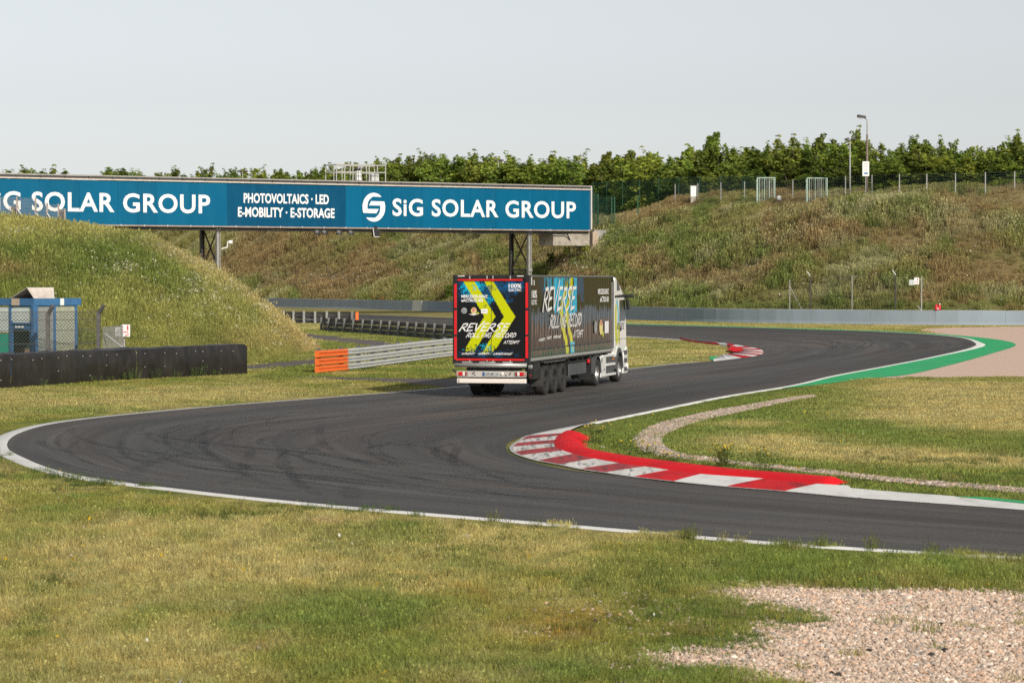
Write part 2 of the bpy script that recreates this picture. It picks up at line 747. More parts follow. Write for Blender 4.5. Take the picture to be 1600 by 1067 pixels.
# wall line: from far left to far right, in plan
WALL_PX = [(390, 478.6), (500, 481.5), (600, 484), (700, 487), (800, 490.8), (900, 495), (1000, 499.4), (1100, 503), (1200, 505), (1300, 506.3), (1400, 507.4), (1500, 508.2), (1620, 508.8)]
WP = catmull(np.vstack([[[-150, 660], [-100, 545], [-62, 462]], GP(WALL_PX), [[62, 226], [90, 219], [130, 214], [175, 211]]]), 12)
seg = np.r_[0, np.cumsum(np.linalg.norm(np.diff(WP, axis=0), axis=1))]
WL = seg[-1]


def wall_pt(s):
    x = np.interp(s, seg, WP[:, 0])
    y = np.interp(s, seg, WP[:, 1])
    return np.stack([x, y], -1)


def wall_nrm(s):
    a, b = wall_pt(np.asarray(s) - 4.0), wall_pt(np.asarray(s) + 4.0)
    d = b - a
    d /= np.linalg.norm(d, axis=-1, keepdims=True)
    return np.stack([-d[..., 1], d[..., 0]], -1)


S0 = seg[np.argmin(np.abs(WP[:, 1] - 330))]       # arc length where the wall passes y = 330


CREST_UV = [(900, 341), (925, 338), (960, 333), (1000, 325), (1030, 315), (1050, 309), (1100, 306), (1200, 304), (1300, 300), (1400, 296), (1500, 292), (1600, 289), (1700, 286)]
_ss = np.linspace(0, WL, 400)
_cp = wall_pt(_ss) + wall_nrm(_ss) * 20.5
_cu, _ = proj(_cp[:, 0], _cp[:, 1], 12.5)
_cv = np.interp(_cu, [a for a, b in CREST_UV], [b for a, b in CREST_UV]) + 8
_cz = H + (HOR - _cv) * _cp[:, 1] / FPX
_far = 12.2 + 5.0 * smooth(-(_ss - S0), -10, 130)
_k = smooth(_cu, 870, 950)
_top = _far * (1 - _k) + (_cz / .905) * _k
_top = np.where(_cu > 1690, np.interp(1690, _cu[_cu > 900], (_cz / .905)[_cu > 900]), _top)
_top = np.convolve(np.pad(_top, 6, mode='edge'), np.ones(13) / 13, 'valid')


def hill_top(s):
    return np.interp(np.asarray(s), _ss, _top)


def hill_xyz(s, w):
    s, w = np.asarray(s, float), np.asarray(w, float)
    p = wall_pt(s) + wall_nrm(s) * w[..., None]
    run = 19.0
    t = np.clip((w - .8) / run, 0, 1)
    prof = t ** 1.05 * (1 - .12 * t ** 4) + .12 * t ** 4 * t
    rounder = 1 - .10 * np.exp(-((w - run - .8) / 3.0) ** 2)
    z = hill_top(s) * prof * rounder
    z = z - 1.3 * smooth(w, 22, 27)
    z = z + (fbm(p[..., 0] * .16, p[..., 1] * .16, 3) - .5) * 1.3 * np.clip(w / 6, 0, 1) * np.clip((34 - w) / 12, .25, 1)
    z = z + (fbm(p[..., 0] * .7, p[..., 1] * .7, 5) - .5) * .5 * np.clip(w / 3, 0, 1)
    return np.stack([p[..., 0], p[..., 1], z - .15 * (w < .9)], -1)


def hill_find(u, w):
    """place on the hill with offset w from the wall that is seen at photo column u"""
    ss = np.linspace(2, WL - 2, 1500)
    q = hill_xyz(ss, np.full_like(ss, w))
    uu, _ = proj(q[:, 0], q[:, 1], q[:, 2])
    i = int(np.argmin(np.abs(uu - u)))
    return q[i], ss[i]


# mound on the left: toe line and ridge line
MT = np.linspace(0, 1, 9)
MOUND_TOE = np.array([G(-700, 600)[:2], G(-420, 598)[:2], G(-200, 595)[:2], G(0, 588)[:2], G(150, 582)[:2], G(290, 575)[:2], G(390, 567)[:2], G(450, 558)[:2], G(488, 547)[:2]])
_rg = [(-700, 318, 132), (-420, 324, 135), (-200, 332, 138), (0, 345, 141), (115, 360, 144), (220, 378, 147), (330, 430, 150), (410, 486, 152.5), (490, 549, 155)]
MOUND_RIDGE = np.array([P(u, v + 4, d) for u, v, d in _rg])


def mound_xyz(t, q):
    t, q = np.asarray(t, float), np.asarray(q, float)
    k = t * 8
    toe = np.stack([np.interp(k, np.arange(9), MOUND_TOE[:, i]) for i in (0, 1)], -1)
    rid = np.stack([np.interp(k, np.arange(9), MOUND_RIDGE[:, i]) for i in (0, 1, 2)], -1)
    qq = np.clip(q, 0, 1)
    xy = toe + (rid[..., :2] - toe) * q[..., None]
    sh = np.sin(qq * PI / 2) ** 1.15
    back = np.clip(q - 1, 0, 1)
    z = rid[..., 2] * (sh - (1 - np.cos(back * PI)) / 2)
    z = z + (fbm(xy[..., 0] * .35, xy[..., 1] * .35, 9) - .5) * .8 * np.clip(qq * 3, 0, 1) * np.clip((1 - t) * 8, 0, 1) * (1 - .6 * qq)
    return np.stack([xy[..., 0], xy[..., 1], z - .05], -1)


# ------------------------------------------------------------------ plan of surfaces
GRAVEL_NEAR_PX = [(1085, 925), (1140, 921), (1200, 917), (1300, 920), (1400, 921), (1460, 922), (1600, 927), (1760, 934), (1800, 1000), (1830, 1130), (1500, 1120), (1250, 1078), (1180, 1066), (1125, 1055), (1060, 1048),
                  (1000, 1041), (985, 1031), (1010, 1024), (1080, 1015), (1120, 1003), (1160, 996), (1200, 988), (1160, 980), (1215, 974), (1245, 966), (1230, 958), (1190, 958), (1160, 950), (1150, 940), (1110, 932)]
GRAVEL_FAR_PX = [(1440, 515), (1475, 512.3), (1600, 510.6), (1750, 511), (2300, 512), (2300, 596), (1760, 592), (1600, 589), (1480, 590), (1390, 590.5), (1350, 590), (1390, 585), (1440, 577), (1490, 567), (1530, 553), (1550, 543), (1550, 536), (1520, 530), (1470, 523)]
GRAVEL_STRIP_PX = ([(1268, 617), (1240, 620), (1180, 629), (1100, 642), (1030, 658), (1000, 668), (985, 680), (977, 690), (985, 700), (1000, 708), (1030, 716), (1080, 722), (1140, 728), (1220, 736.5), (1300, 745), (1360, 752), (1450, 761), (1600, 773.5), (1700, 782)],
                   [(1275, 620), (1240, 626), (1190, 637), (1120, 652), (1075, 664), (1045, 676), (1030, 690), (1038, 701), (1055, 709), (1075, 714), (1110, 717), (1150, 724), (1230, 732), (1310, 740), (1370, 747), (1460, 755), (1600, 766), (1700, 774)])


def rough_poly(px, n, amp, seed, closed=True):
    p = catmull(GP(px), n, closed)
    r = np.random.default_rng(seed)
    return p + r.normal(0, amp, p.shape)


GRAVEL_NEAR = rough_poly(GRAVEL_NEAR_PX, 5, .06, 3)
GRAVEL_FAR = catmull(GP(GRAVEL_FAR_PX), 6, True)


def resample(p, n):
    L_ = np.r_[0, np.cumsum(np.linalg.norm(np.diff(p, axis=0), axis=1))]
    q = np.linspace(0, L_[-1], n)
    return np.stack([np.interp(q, L_, p[:, i]) for i in range(2)], 1)


GS_A, GS_B = resample(catmull(GP(GRAVEL_STRIP_PX[0]), 6), 90), resample(catmull(GP(GRAVEL_STRIP_PX[1]), 6), 90)
GS_A = GS_B + (GS_A - GS_B) * np.linspace(.55, .85, 90)[:, None]
GRAVEL_STRIP = np.vstack([GS_A, GS_B[::-1]])

# green painted run-off outside the far corner
GREEN_OUT = catmull(GP([(1225, 607), (1262, 603.5), (1300, 599), (1356, 592), (1409, 587), (1487, 570), (1555, 551), (1587, 540), (1577, 534), (1544, 529), (1487, 523.5), (1431, 520), (1375, 517.3), (1262, 513.6), (1150, 510.3), (1000, 506.2), (800, 500)]), 10)
i0 = 10 * 18 - 2
i1 = 10 * 29
GREEN_IN = EB[i0:i1 + 1]
GREEN_POLY = np.vstack([GREEN_OUT, GREEN_IN[::-1]])

KERB_T = catmull(GP([(920, 662), (895, 666.5), (867.5, 672), (825.5, 680), (801, 688.5), (790.5, 699), (797.5, 709.5), (825.5, 720), (867.5, 730.5), (913, 737.5), (972.5, 744.5), (1053, 755), (1130, 761), (1217.5, 768), (1290, 774)]), 8)
SVC1 = [((300, 581), (300, 587)), ((384, 570.5), (384, 579)), ((440, 565.5), (440, 574)), ((497, 560), (497, 569)), ((545, 556), (565, 561)), ((570, 549), (610, 552)), ((560, 541), (640, 544)), ((520, 533.5), (620, 537)), ((480, 529), (560, 529)), ((440, 525), (480, 521.5)), ((380, 520), (400, 515))]
SV_A, SV_B = catmull(GP([a for a, b in SVC1]), 8), catmull(GP([b for a, b in SVC1]), 8)
SVC_POLY = np.vstack([SV_A, SV_B[::-1]])
SVC2 = [((395, 587.6), (395, 588.8)), ((450, 588.4), (450, 590)), ((520, 589.3), (520, 592.2)), ((600, 591), (600, 597)), ((670, 592), (668, 602.5)), ((740, 590), (740, 606)), ((820, 588), (820, 603))]
S2_A, S2_B = catmull(GP([a for a, b in SVC2]), 8), catmull(GP([b for a, b in SVC2]), 8)
SVC2_POLY = np.vstack([S2_A, S2_B[::-1]])

# ------------------------------------------------------------------ colours of the turf (albedo)
STRAW = np.array([.385, .325, .142])
OLIVE = np.array([.215, .212, .055])
GREEN = np.array([.118, .168, .036])
DGREEN = np.array([.06, .11, .02])
BARE = np.array([.33, .225, .14])
REDV = np.array([.36, .20, .05])


def turf(X, Y):
    X, Y = np.asarray(X, float), np.asarray(Y, float)
    u, v = proj(X, Y)

    def b(u0, v0, su, sv):
        return np.exp(-((u - u0) / su) ** 2 - ((v - v0) / sv) ** 2)
    n1 = fbm(X * .55, Y * .22, 21)
    n2 = fbm(X * 1.7, Y * .8, 22)
    n3 = fbm(X * .12, Y * .06, 23)
    nn = .5 * n1 + .3 * n2 + .2 * n3
    near = smooth(v, 690, 760)
    inf = smooth(u, 900, 960) * smooth(v, 585, 605) * (1 - smooth(v, 770, 800))
    green = smooth(nn, .50, .68) * .75
    green = green + near * (.95 * b(600, 962, 130, 20) + .7 * b(440, 985, 90, 14) + .9 * b(930, 1052, 230, 20) + .35 * b(1130, 960, 60, 14) + .6 * b(730, 1045, 160, 16)
                            + .6 * b(1080, 905, 160, 14) + .55 * b(1400, 885, 300, 20) + .6 * b(1620, 900, 150, 25) + .35 * b(200, 745, 260, 14) + .4 * b(60, 1060, 120, 25) + .5 * b(1050, 1010, 80, 14))
    green = green + inf * (.85 - .0 * v)
    straw = smooth(1 - nn, .45, .62) * .75
    straw = straw + near * (.55 * b(250, 920, 420, 70) + .4 * b(650, 880, 300, 40) + .35 * b(300, 840, 400, 30))
    sb = b(1190, 690, 110, 11) + b(1330, 708, 150, 10) + b(1480, 719, 140, 9) + b(1650, 725, 140, 8) + 1.3 * b(1560, 638, 190, 30) + .8 * b(1450, 650, 120, 7) + b(1520, 605, 170, 12) + .7 * b(1160, 663, 60, 6) + .7 * b(1600, 668, 90, 5)
    straw = straw * (1 - .8 * inf) + inf * sb * 1.5
    green = green * np.clip(1 - inf * sb * 1.2, 0, 1)
    midl = smooth(v, 600, 607) * (1 - smooth(v, 640, 655)) * (1 - smooth(u, 680, 720))
    straw = straw + midl * .5
    green = green + midl * .55 * b(60, 655, 200, 14)
    fari = smooth(v, 524, 530) * (1 - smooth(v, 560, 575)) * smooth(u, 740, 760)
    straw = straw + fari * .35
    leftm = smooth(v, 503, 508) * (1 - smooth(v, 570, 585)) * (1 - smooth(u, 690, 720))
    green = green + leftm * .35
    wallstrip = (1 - smooth(v, 513, 517))
    straw = straw + wallstrip * .55
    red = near * (.75 * b(850, 930, 160, 20) + .7 * b(930, 990, 150, 24) + .4 * b(1000, 955, 120, 15)) * smooth(n2, .38, .6)
    bare = near * (1.0 * b(530, 817, 60, 6) + .8 * b(415, 1018, 30, 6) + .5 * b(690, 810, 60, 4)) * smooth(n2, .3, .55) * 1.2
    bare = bare + .25 * smooth(fbm(X * 3, Y * 2, 31), .62, .74) * near
    w = np.stack([np.full_like(green, .55), np.clip(straw, 0, 2), np.clip(green, 0, 2.2), np.clip(red, 0, 1.5), np.clip(bare, 0, 2)], -1)
    w = w ** 1.6
    w /= w.sum(-1, keepdims=True)
    c = w @ np.stack([OLIVE, STRAW, GREEN, REDV, BARE])
    c = c * (.86 + .28 * fbm(X * 2.5, Y * 1.2, 41))[..., None]
    return c


# ================================================================== GROUND SHEET
rows = np.r_[-60, -15, 6, 14, 20, np.geomspace(23, 420, 330), 470, 560, 800, 1400, 2800]
cols_t = np.r_[-40, -8, -3, np.linspace(-1.25, 1.25, 260), 3, 8, 40]
half = .20 * np.maximum(rows, 30) + 3
V = np.zeros((len(rows), len(cols_t), 3))
V[..., 1] = rows[:, None]
V[..., 0] = half[:, None] * cols_t[None, :]
gm = grid_mesh('ground', V)
set_col(gm, 'turf', turf(V[..., 0], V[..., 1]).reshape(-1, 3) * .9)
turf_mat = attr_mat('turf_soil', 'turf', rough=.95, spec=.1, noise=[(9, .25, (1, 1, 1)), (38, .35, (1, .6, 1))], bump=.5)
ground = link('ground', gm, turf_mat, kind='structure')

# ------------------------------------------------------------------ asphalt
def asphalt_mat():
    m = bpy.data.materials.new('asphalt')
    m.use_nodes = True
    n, l = m.node_tree.nodes, m.node_tree.links
    b = n['Principled BSDF']
    b.inputs['Specular IOR Level'].default_value = .35
    uv = n.new('ShaderNodeUVMap')
    geo = n.new('ShaderNodeNewGeometry')

    def nz(vec, sc, st, det=5, dist=0):
        mp = n.new('ShaderNodeMapping')
        mp.inputs['Scale'].default_value = st
        l.new(vec, mp.inputs['Vector'])
        t = n.new('ShaderNodeTexNoise')
        t.inputs['Scale'].default_value = sc
        t.inputs['Detail'].default_value = det
        t.inputs['Distortion'].default_value = dist
        l.new(mp.outputs[0], t.inputs['Vector'])
        return t.outputs[0]

    def rng_(x, a, b_, c, d):
        r = n.new('ShaderNodeMapRange')
        for k, q in zip(('From Min', 'From Max', 'To Min', 'To Max'), (a, b_, c, d)):
            r.inputs[k].default_value = q
        l.new(x, r.inputs['Value'])
        return r.outputs[0]

    def mul(a, b_):
        r = n.new('ShaderNodeMath')
        r.operation = 'MULTIPLY'
        l.new(a, r.inputs[0])
        l.new(b_, r.inputs[1])
        return r.outputs[0]
    streak = rng_(nz(uv.outputs[0], 1.0, (.025, 9.0, 1), 6, .3), .35, .7, .70, 1.26)
    streak2 = rng_(nz(uv.outputs[0], 1.0, (.05, 46.0, 1), 5, .2), .35, .7, .80, 1.16)
    patch = rng_(nz(geo.outputs['Position'], .12, (1, 1, 1), 4), .3, .7, .80, 1.2)
    grain = rng_(nz(geo.outputs['Position'], 26, (1, .45, 1), 4), .25, .75, .70, 1.3)
    f = mul(mul(mul(streak, streak2), patch), grain)
    # worn, darker driven line in the middle of the width
    sx = n.new('ShaderNodeSeparateXYZ')
    l.new(uv.outputs[0], sx.inputs[0])
    cr = n.new('ShaderNodeValToRGB')
    e = cr.color_ramp.elements
    e[0].position, e[0].color = 0, (1.1, 1.1, 1.1, 1)
    e[1].position, e[1].color = 1, (.86, .86, .86, 1)
    for p_, c_ in ((.3, 1.04), (.55, .97), (.8, .84), (.95, .84)):
        q = e.new(p_)
        q.color = (c_, c_, c_, 1)
    l.new(sx.outputs['Y'], cr.inputs[0])
    f = mul(f, cr.outputs[0])
    mx = n.new('ShaderNodeMix')
    mx.data_type = 'RGBA'
    mx.blend_type = 'MULTIPLY'
    mx.inputs['Factor'].default_value = 1
    mx.inputs['A'].default_value = (.089, .080, .072, 1)
    l.new(f, mx.inputs['B'])
    wm = n.new('ShaderNodeMix')
    wm.data_type = 'RGBA'
    l.new(rng_(nz(uv.outputs[0], 1.0, (.04, 5.0, 1), 5, .5), .4, .65, 0, 1), wm.inputs['Factor'])
    wm.inputs['A'].default_value = (.086, .084, .080, 1)
    wm.inputs['B'].default_value = (.098, .080, .070, 1)
    l.new(wm.outputs['Result'], mx.inputs['A'])
    l.new(mx.outputs['Result'], b.inputs['Base Color'])
    l.new(rng_(patch, .80, 1.2, .66, .82), b.inputs['Roughness'])
    bp = n.new('ShaderNodeBump')
    bp.inputs['Strength'].default_value = .25
    bp.inputs['Distance'].default_value = .01
    l.new(grain, bp.inputs['Height'])
    l.new(bp.outputs[0], b.inputs['Normal'])
    return m


ASPH = asphalt_mat()
NW = 25
V = np.zeros((len(EA), NW, 3))
tt = np.linspace(0, 1, NW)
V[..., :2] = EA[:, None, :] * (1 - tt)[None, :, None] + EB[:, None, :] * tt[None, :, None]
V[..., 2] = .012
tm = grid_mesh('race_track', V)
tm.flip_normals() if tm.polygons[0].normal.z < 0 else None
mid = (EA + EB) / 2
ln = np.r_[0, np.cumsum(np.linalg.norm(np.diff(mid, axis=0), axis=1))]
uvl = tm.uv_layers.new(name='UVMap')
vi = np.zeros(len(tm.loops), np.int32)
tm.loops.foreach_get('vertex_index', vi)
uvv = np.stack([np.repeat(ln, NW), np.tile(tt, len(EA))], -1)
uvl.data.foreach_set('uv', uvv[vi].astype(np.float32).ravel())
track = link('race_track', tm, ASPH, kind='structure')

SVC_M = M('service_asphalt', (.115, .092, .088), .85, var=.15, scale=1.2)
ribbon('service_road', SV_A, SV_B, .004, SVC_M)
ribbon('service_road', S2_A, S2_B, .008, SVC_M)

# rubber marks laid on the asphalt (wear)
def skid_mat():
    m = bpy.data.materials.new('rubber_mark')
    m.use_nodes = True
    n, l = m.node_tree.nodes, m.node_tree.links
    b = n['Principled BSDF']
    b.inputs['Base Color'].default_value = (.032, .030, .030, 1)
    b.inputs['Roughness'].default_value = .6
    geo = n.new('ShaderNodeNewGeometry')
    t = n.new('ShaderNodeTexNoise')
    t.inputs['Scale'].default_value = .35
    t.inputs['Detail'].default_value = 6
    l.new(geo.outputs['Position'], t.inputs['Vector'])
    uv = n.new('ShaderNodeUVMap')
    sx = n.new('ShaderNodeSeparateXYZ')
    l.new(uv.outputs[0], sx.inputs[0])
    cr = n.new('ShaderNodeValToRGB')
    e = cr.color_ramp.elements
    e[0].color = (0, 0, 0, 1)
    e[1].color = (0, 0, 0, 1)
    for p_, c_ in ((.25, .9), (.75, .9)):
        q = e.new(p_)
        q.color = (c_, c_, c_, 1)
    l.new(sx.outputs['Y'], cr.inputs[0])
    cx = n.new('ShaderNodeValToRGB')
    e = cx.color_ramp.elements
    e[0].color = (0, 0, 0, 1)
    e[1].color = (0, 0, 0, 1)
    for p_, c_ in ((.2, 1.), (.7, 1.)):
        q = e.new(p_)
        q.color = (c_, c_, c_, 1)
    l.new(sx.outputs['X'], cx.inputs[0])
    r = n.new('ShaderNodeMapRange')
    r.inputs['From Min'].default_value = .35
    r.inputs['From Max'].default_value = .68
    r.inputs['To Min'].default_value = .06
    r.inputs['To Max'].default_value = .40
    l.new(t.outputs[0], r.inputs['Value'])
    k = n.new('ShaderNodeMath')
    k.operation = 'MULTIPLY'
    l.new(cr.outputs[0], k.inputs[0])
    l.new(r.outputs[0], k.inputs[1])
    k2 = n.new('ShaderNodeMath')
    k2.operation = 'MULTIPLY'
    l.new(k.outputs[0], k2.inputs[0])
    l.new(cx.outputs[0], k2.inputs[1])
    tr = n.new('ShaderNodeBsdfTransparent')
    ms = n.new('ShaderNodeMixShader')
    l.new(k2.outputs[0], ms.inputs[0])
    l.new(tr.outputs[0], ms.inputs[1])
    l.new(b.outputs[0], ms.inputs[2])
    l.new(ms.outputs[0], n['Material Output'].inputs['Surface'])
    return m


SKID = skid_mat()
SKIDS = [([(325, 704), (270, 714), (225, 728), (209, 741), (217, 753)], .5), ([(546, 757), (548, 770), (549, 785)], .5), ([(440, 695), (443, 715), (452, 738), (480, 765), (530, 787)], .3),
         ([(505, 655), (500, 680), (520, 705), (620, 740), (800, 775), (1100, 815)], .3), ([(210, 664), (188, 688), (200, 715), (260, 735)], .22), ([(330, 655), (318, 680), (330, 712), (400, 750), (470, 775)], .25),
         ([(340, 758), (370, 750), (390, 741)], .25), ([(300, 715), (270, 722), (255, 724)], .25)]
SKID_PATHS = [(catmull(GP(px), 10), wd) for px, wd in SKIDS]
_r = np.random.default_rng(5)
for k in range(64):
    if k < 46:
        a_, b_ = _r.integers(40, 120), _r.integers(25, 70)
        f0, f1 = _r.uniform(.12, .85), 0
    else:
        a_, b_ = _r.integers(190, 235), _r.integers(20, 50)
        f0 = _r.uniform(.15, .85)
    f1 = np.clip(f0 + _r.normal(0, .28), .06, .94)
    ii = np.arange(a_, min(a_ + b_, 300))
    q = np.linspace(0, 1, len(ii))
    ff = f0 + (f1 - f0) * q + .10 * np.sin(q * PI) * _r.normal(0, 1)
    ff = np.clip(ff, .04, .97)[:, None]
    SKID_PATHS.append((EA[ii] * (1 - ff) + EB[ii] * ff, float(_r.uniform(.10, .34))))
for p, wd in SKID_PATHS:
    nr = edge_normals(p)
    A_, B_ = p - nr * wd / 2, p + nr * wd / 2
    V = np.zeros((len(p), 3, 3))
    V[:, 0, :2], V[:, 1, :2], V[:, 2, :2] = A_, p, B_
    V[..., 2] = .037
    me = grid_mesh('rubber_mark', V)
    uvl = me.uv_layers.new(name='UVMap')
    vi = np.zeros(len(me.loops), np.int32)
    me.loops.foreach_get('vertex_index', vi)
    uvv = np.stack([np.repeat(np.linspace(0, 1, len(p)), 3), np.tile([0, .5, 1], len(p))], -1)
    uvl.data.foreach_set('uv', uvv[vi].astype(np.float32).ravel())
    V[..., 2] = .0135 + .0002 * (len(bpy.data.meshes) % 12)
    me.vertices.foreach_set('co', V.astype(np.float32).ravel())
    link('rubber_mark', me, SKID, parent=track)

# ------------------------------------------------------------------ painted edge lines
WHITE = M('line_paint', (.84, .83, .80), .6, var=.05, scale=.8, dirt=.18, dirtcol=(.3, .29, .27))
wA = np.full(len(EA), .20)
kk = np.arange(len(EA))
wA = .16 + .15 * np.exp(-((kk - 110) / 22.0) ** 2)


def line_strip(E, N_, w0, w1):
    """painted line from offset w0 to w1 (right of travel positive), with the outer edge turned down into the turf"""
    sg = np.sign(np.mean(w1))
    V = np.zeros((len(E), 3, 3))
    V[:, 0, :2], V[:, 1, :2], V[:, 2, :2] = E + N_ * w0, E + N_ * np.reshape(w1, (-1, 1)), E + N_ * (np.reshape(w1, (-1, 1)) + .02 * sg)
    V[:, 0, 2], V[:, 1, 2], V[:, 2, 2] = .020, .018, -.01
    me = grid_mesh('edge_line', V)
    me.flip_normals() if me.polygons[0].normal.z < 0 else None
    link('edge_line', me, WHITE, kind='structure')


sel = slice(0, 187)
line_strip(EA[sel], NA[sel], -.06 * 0 + .03, -(wA + .03)[sel])
sel = slice(262, None)
line_strip(EA[sel], NA[sel], .03, -np.full(len(EA), .18)[sel])
wB = .18 + .35 * np.exp(-((kk - 224) / 8.0) ** 2)
sel = slice(150, None)
line_strip(EB[sel], NB[sel], -.02, wB[sel])

GREENP = M('green_paint', (.022, .43, .15), .7, spec=.25, var=.10, scale=.4, dirt=.25, dirtcol=(.25, .4, .28))
_gi = np.vstack([resample(EB[i0:231], 40), resample(EB[230:i1 + 1], 60)[1:]])
_go = np.vstack([resample(GREEN_OUT[:71], 40), resample(GREEN_OUT[70:], 60)[1:]])
ribbon('green_runoff', _gi, _go, .016, GREENP)
GREEN_POLY = np.vstack([_go, _gi[::-1]])
gw = GP([(1490, 779.5), (1537, 781), (1600, 787), (1720, 799), (1720, 808), (1600, 791)])
sheet('green_runoff', gw, .054, GREENP)

# ------------------------------------------------------------------ kerbs
def z7(x, y):
    return (780 + x / 2.857, 580 + y / 2.857)


KW = M('kerb_white', (.84, .83, .80), .6, var=.05, scale=1.0, dirt=.22, dirtcol=(.12, .115, .11), stretch=(1, .35, 1))
KR = M('kerb_red', (.70, .012, .018), .75, spec=.2, var=.12, scale=1.0, dirt=.7, dirtcol=(.09, .03, .03), stretch=(1, .35, 1))
KR2 = M('kerb_red_clean', (.78, .010, .018), .8, spec=.15, var=.08, scale=1.2, dirt=.5, dirtcol=(.40, .025, .025), stretch=(1, .5, 1))
KWD = M('kerb_white_dirty', (.74, .72, .68), .6, var=.18, scale=1.6, dirt=1.0, dirtcol=(.09, .085, .08), stretch=(2.2, .25, 1))
KRD = M('kerb_red_dirty', (.42, .02, .022), .6, var=.3, scale=1.3, dirt=.9, dirtcol=(.06, .03, .03), stretch=(2.2, .25, 1))
BOUND = [((400, 235), (352, 262)), ((125, 291), (288, 291)), ((92, 309), (262, 304)), ((70, 324), (249, 322)), ((50, 341), (245, 338)), ((58, 363), (250, 353)), ((88, 379), (283, 371)), ((165, 403), (330, 386)),
         ((262, 420), (425, 408)), ((355, 440), (535, 428)), ((463, 456), (650, 444)), ((592, 475), (757, 459)), ((772, 496), (900, 478)), ((1003, 519), (1180, 499)), ((1265, 540), (1420, 523)), ((1600, 571), (1560, 531))]
kerb = thing('kerb', None, None, (*G(850, 700)[:2], 0), kind='structure')
KO = kerb.location.copy()


def quad_patch(a0, b0, a1, b1, z0, z1, n=6, m=4, curve=None):
    V = np.zeros((n, m, 3))
    for i in range(n):
        t = i / (n - 1)
        a = a0 * (1 - t) + a1 * t
        b_ = b0 * (1 - t) + b1 * t
        for j in range(m):
            q = j / (m - 1)
            V[i, j, :2] = a * (1 - q) + b_ * q
            V[i, j, 2] = z0 * (1 - q) + z1 * q
    return V


outer = np.array([G(*z7(*a))[:2] for a, b in BOUND])
inner = np.array([G(*z7(*b))[:2] for a, b in BOUND])
oc, ic = catmull(outer, 5), catmull(inner, 5)
cols = [0, 1] * 8
for i in range(len(BOUND) - 1):
    A_, B_ = oc[i * 5:i * 5 + 6], ic[i * 5:i * 5 + 6]
    V = np.zeros((6, 5, 3))
    for j in range(5):
        q = j / 4
        V[:, j, :2] = A_ * (1 - q) + B_ * q
        V[:, j, 2] = .018 + .073 * q ** .8
    V[..., :2] -= np.array(KO[:2])
    me = grid_mesh('kerb_stripe', V)
    me.flip_normals() if me.polygons[0].normal.z < 0 else None
    link('kerb_stripe', me, ((KWD if 1 < i < 11 else KW) if i % 2 == 0 else (KRD if i < 11 else KR)), parent=kerb)
# long white tail to the right
B_ = catmull(GP([(1326, 765.8), (1400, 772.5), (1490, 779.2), (1600, 790), (1750, 804)]), 6)
A_ = catmull(GP([(1340, 779.5), (1420, 785), (1490, 790), (1600, 798.5), (1750, 812)]), 6)
V = np.zeros((len(A_), 2, 3))
V[:, 0, :2], V[:, 1, :2] = A_ - np.array(KO[:2]), B_ - np.array(KO[:2])
V[:, 0, 2], V[:, 1, 2] = .022, .05
# join to last stripe
me = grid_mesh('kerb_tail', V)
me.flip_normals() if me.polygons[0].normal.z < 0 else None
link('kerb_tail', me, KW, parent=kerb)
# thin worn white line along the foot of the kerb
ko = oc[:76]
nrm = edge_normals(ko)
ribbon('edge_line', oc + edge_normals(oc) * .02, oc + edge_normals(oc) * -.16, .024, M('worn_line', (.5, .49, .47), .6, var=.2, scale=3, dirt=.8, dirtcol=(.1, .1, .1)))
# raised red strip behind the stripes
back = [(330, 283), (400, 289), (392, 318), (408, 348), (440, 362), (500, 376), (600, 392), (700, 406), (820, 420), (950, 436), (1075, 450), (1200, 465), (1350, 476), (1500, 487), (1562, 496)]
front = [(288, 291), (262, 304), (246, 334), (255, 356), (283, 371), (330, 386), (425, 408), (535, 428), (650, 444), (757, 459), (900, 478), (1030, 488), (1180, 499), (1420, 523), (1492, 520)]
fc = catmull(np.array([G(*z7(*p))[:2] for p in front]), 5)
bc = catmull(np.array([G(*z7(*p))[:2] for p in back]), 5)
m_ = 9
V = np.zeros((len(fc), m_, 3))
for j in range(m_):
    q = j / (m_ - 1)
    V[:, j, :2] = fc * (1 - q) + bc * q
    V[:, j, 2] = .088 + .11 * math.sin(PI * min(q * 1.15, 1)) ** .7 - .07 * q
V[:3, :, 2] *= np.array([.3, .7, .95])[:, None]
V[-4:, :, 2] *= np.array([.95, .8, .5, .2])[:, None]
V[..., :2] -= np.array(KO[:2])
me = grid_mesh('kerb_hump', V)
me.flip_normals() if me.polygons[0].normal.z < 0 else None
link('kerb_hump', me, KR2, parent=kerb, smooth_=True)

# far kerb at the other apex
kerb2 = thing('kerb', None, None, (*G(1150, 552)[:2], 0), kind='structure')
KO2 = np.array(kerb2.location[:2])


def z6(x, y):
    return (1080 + x / 11.43, 520 + y / 11.43)


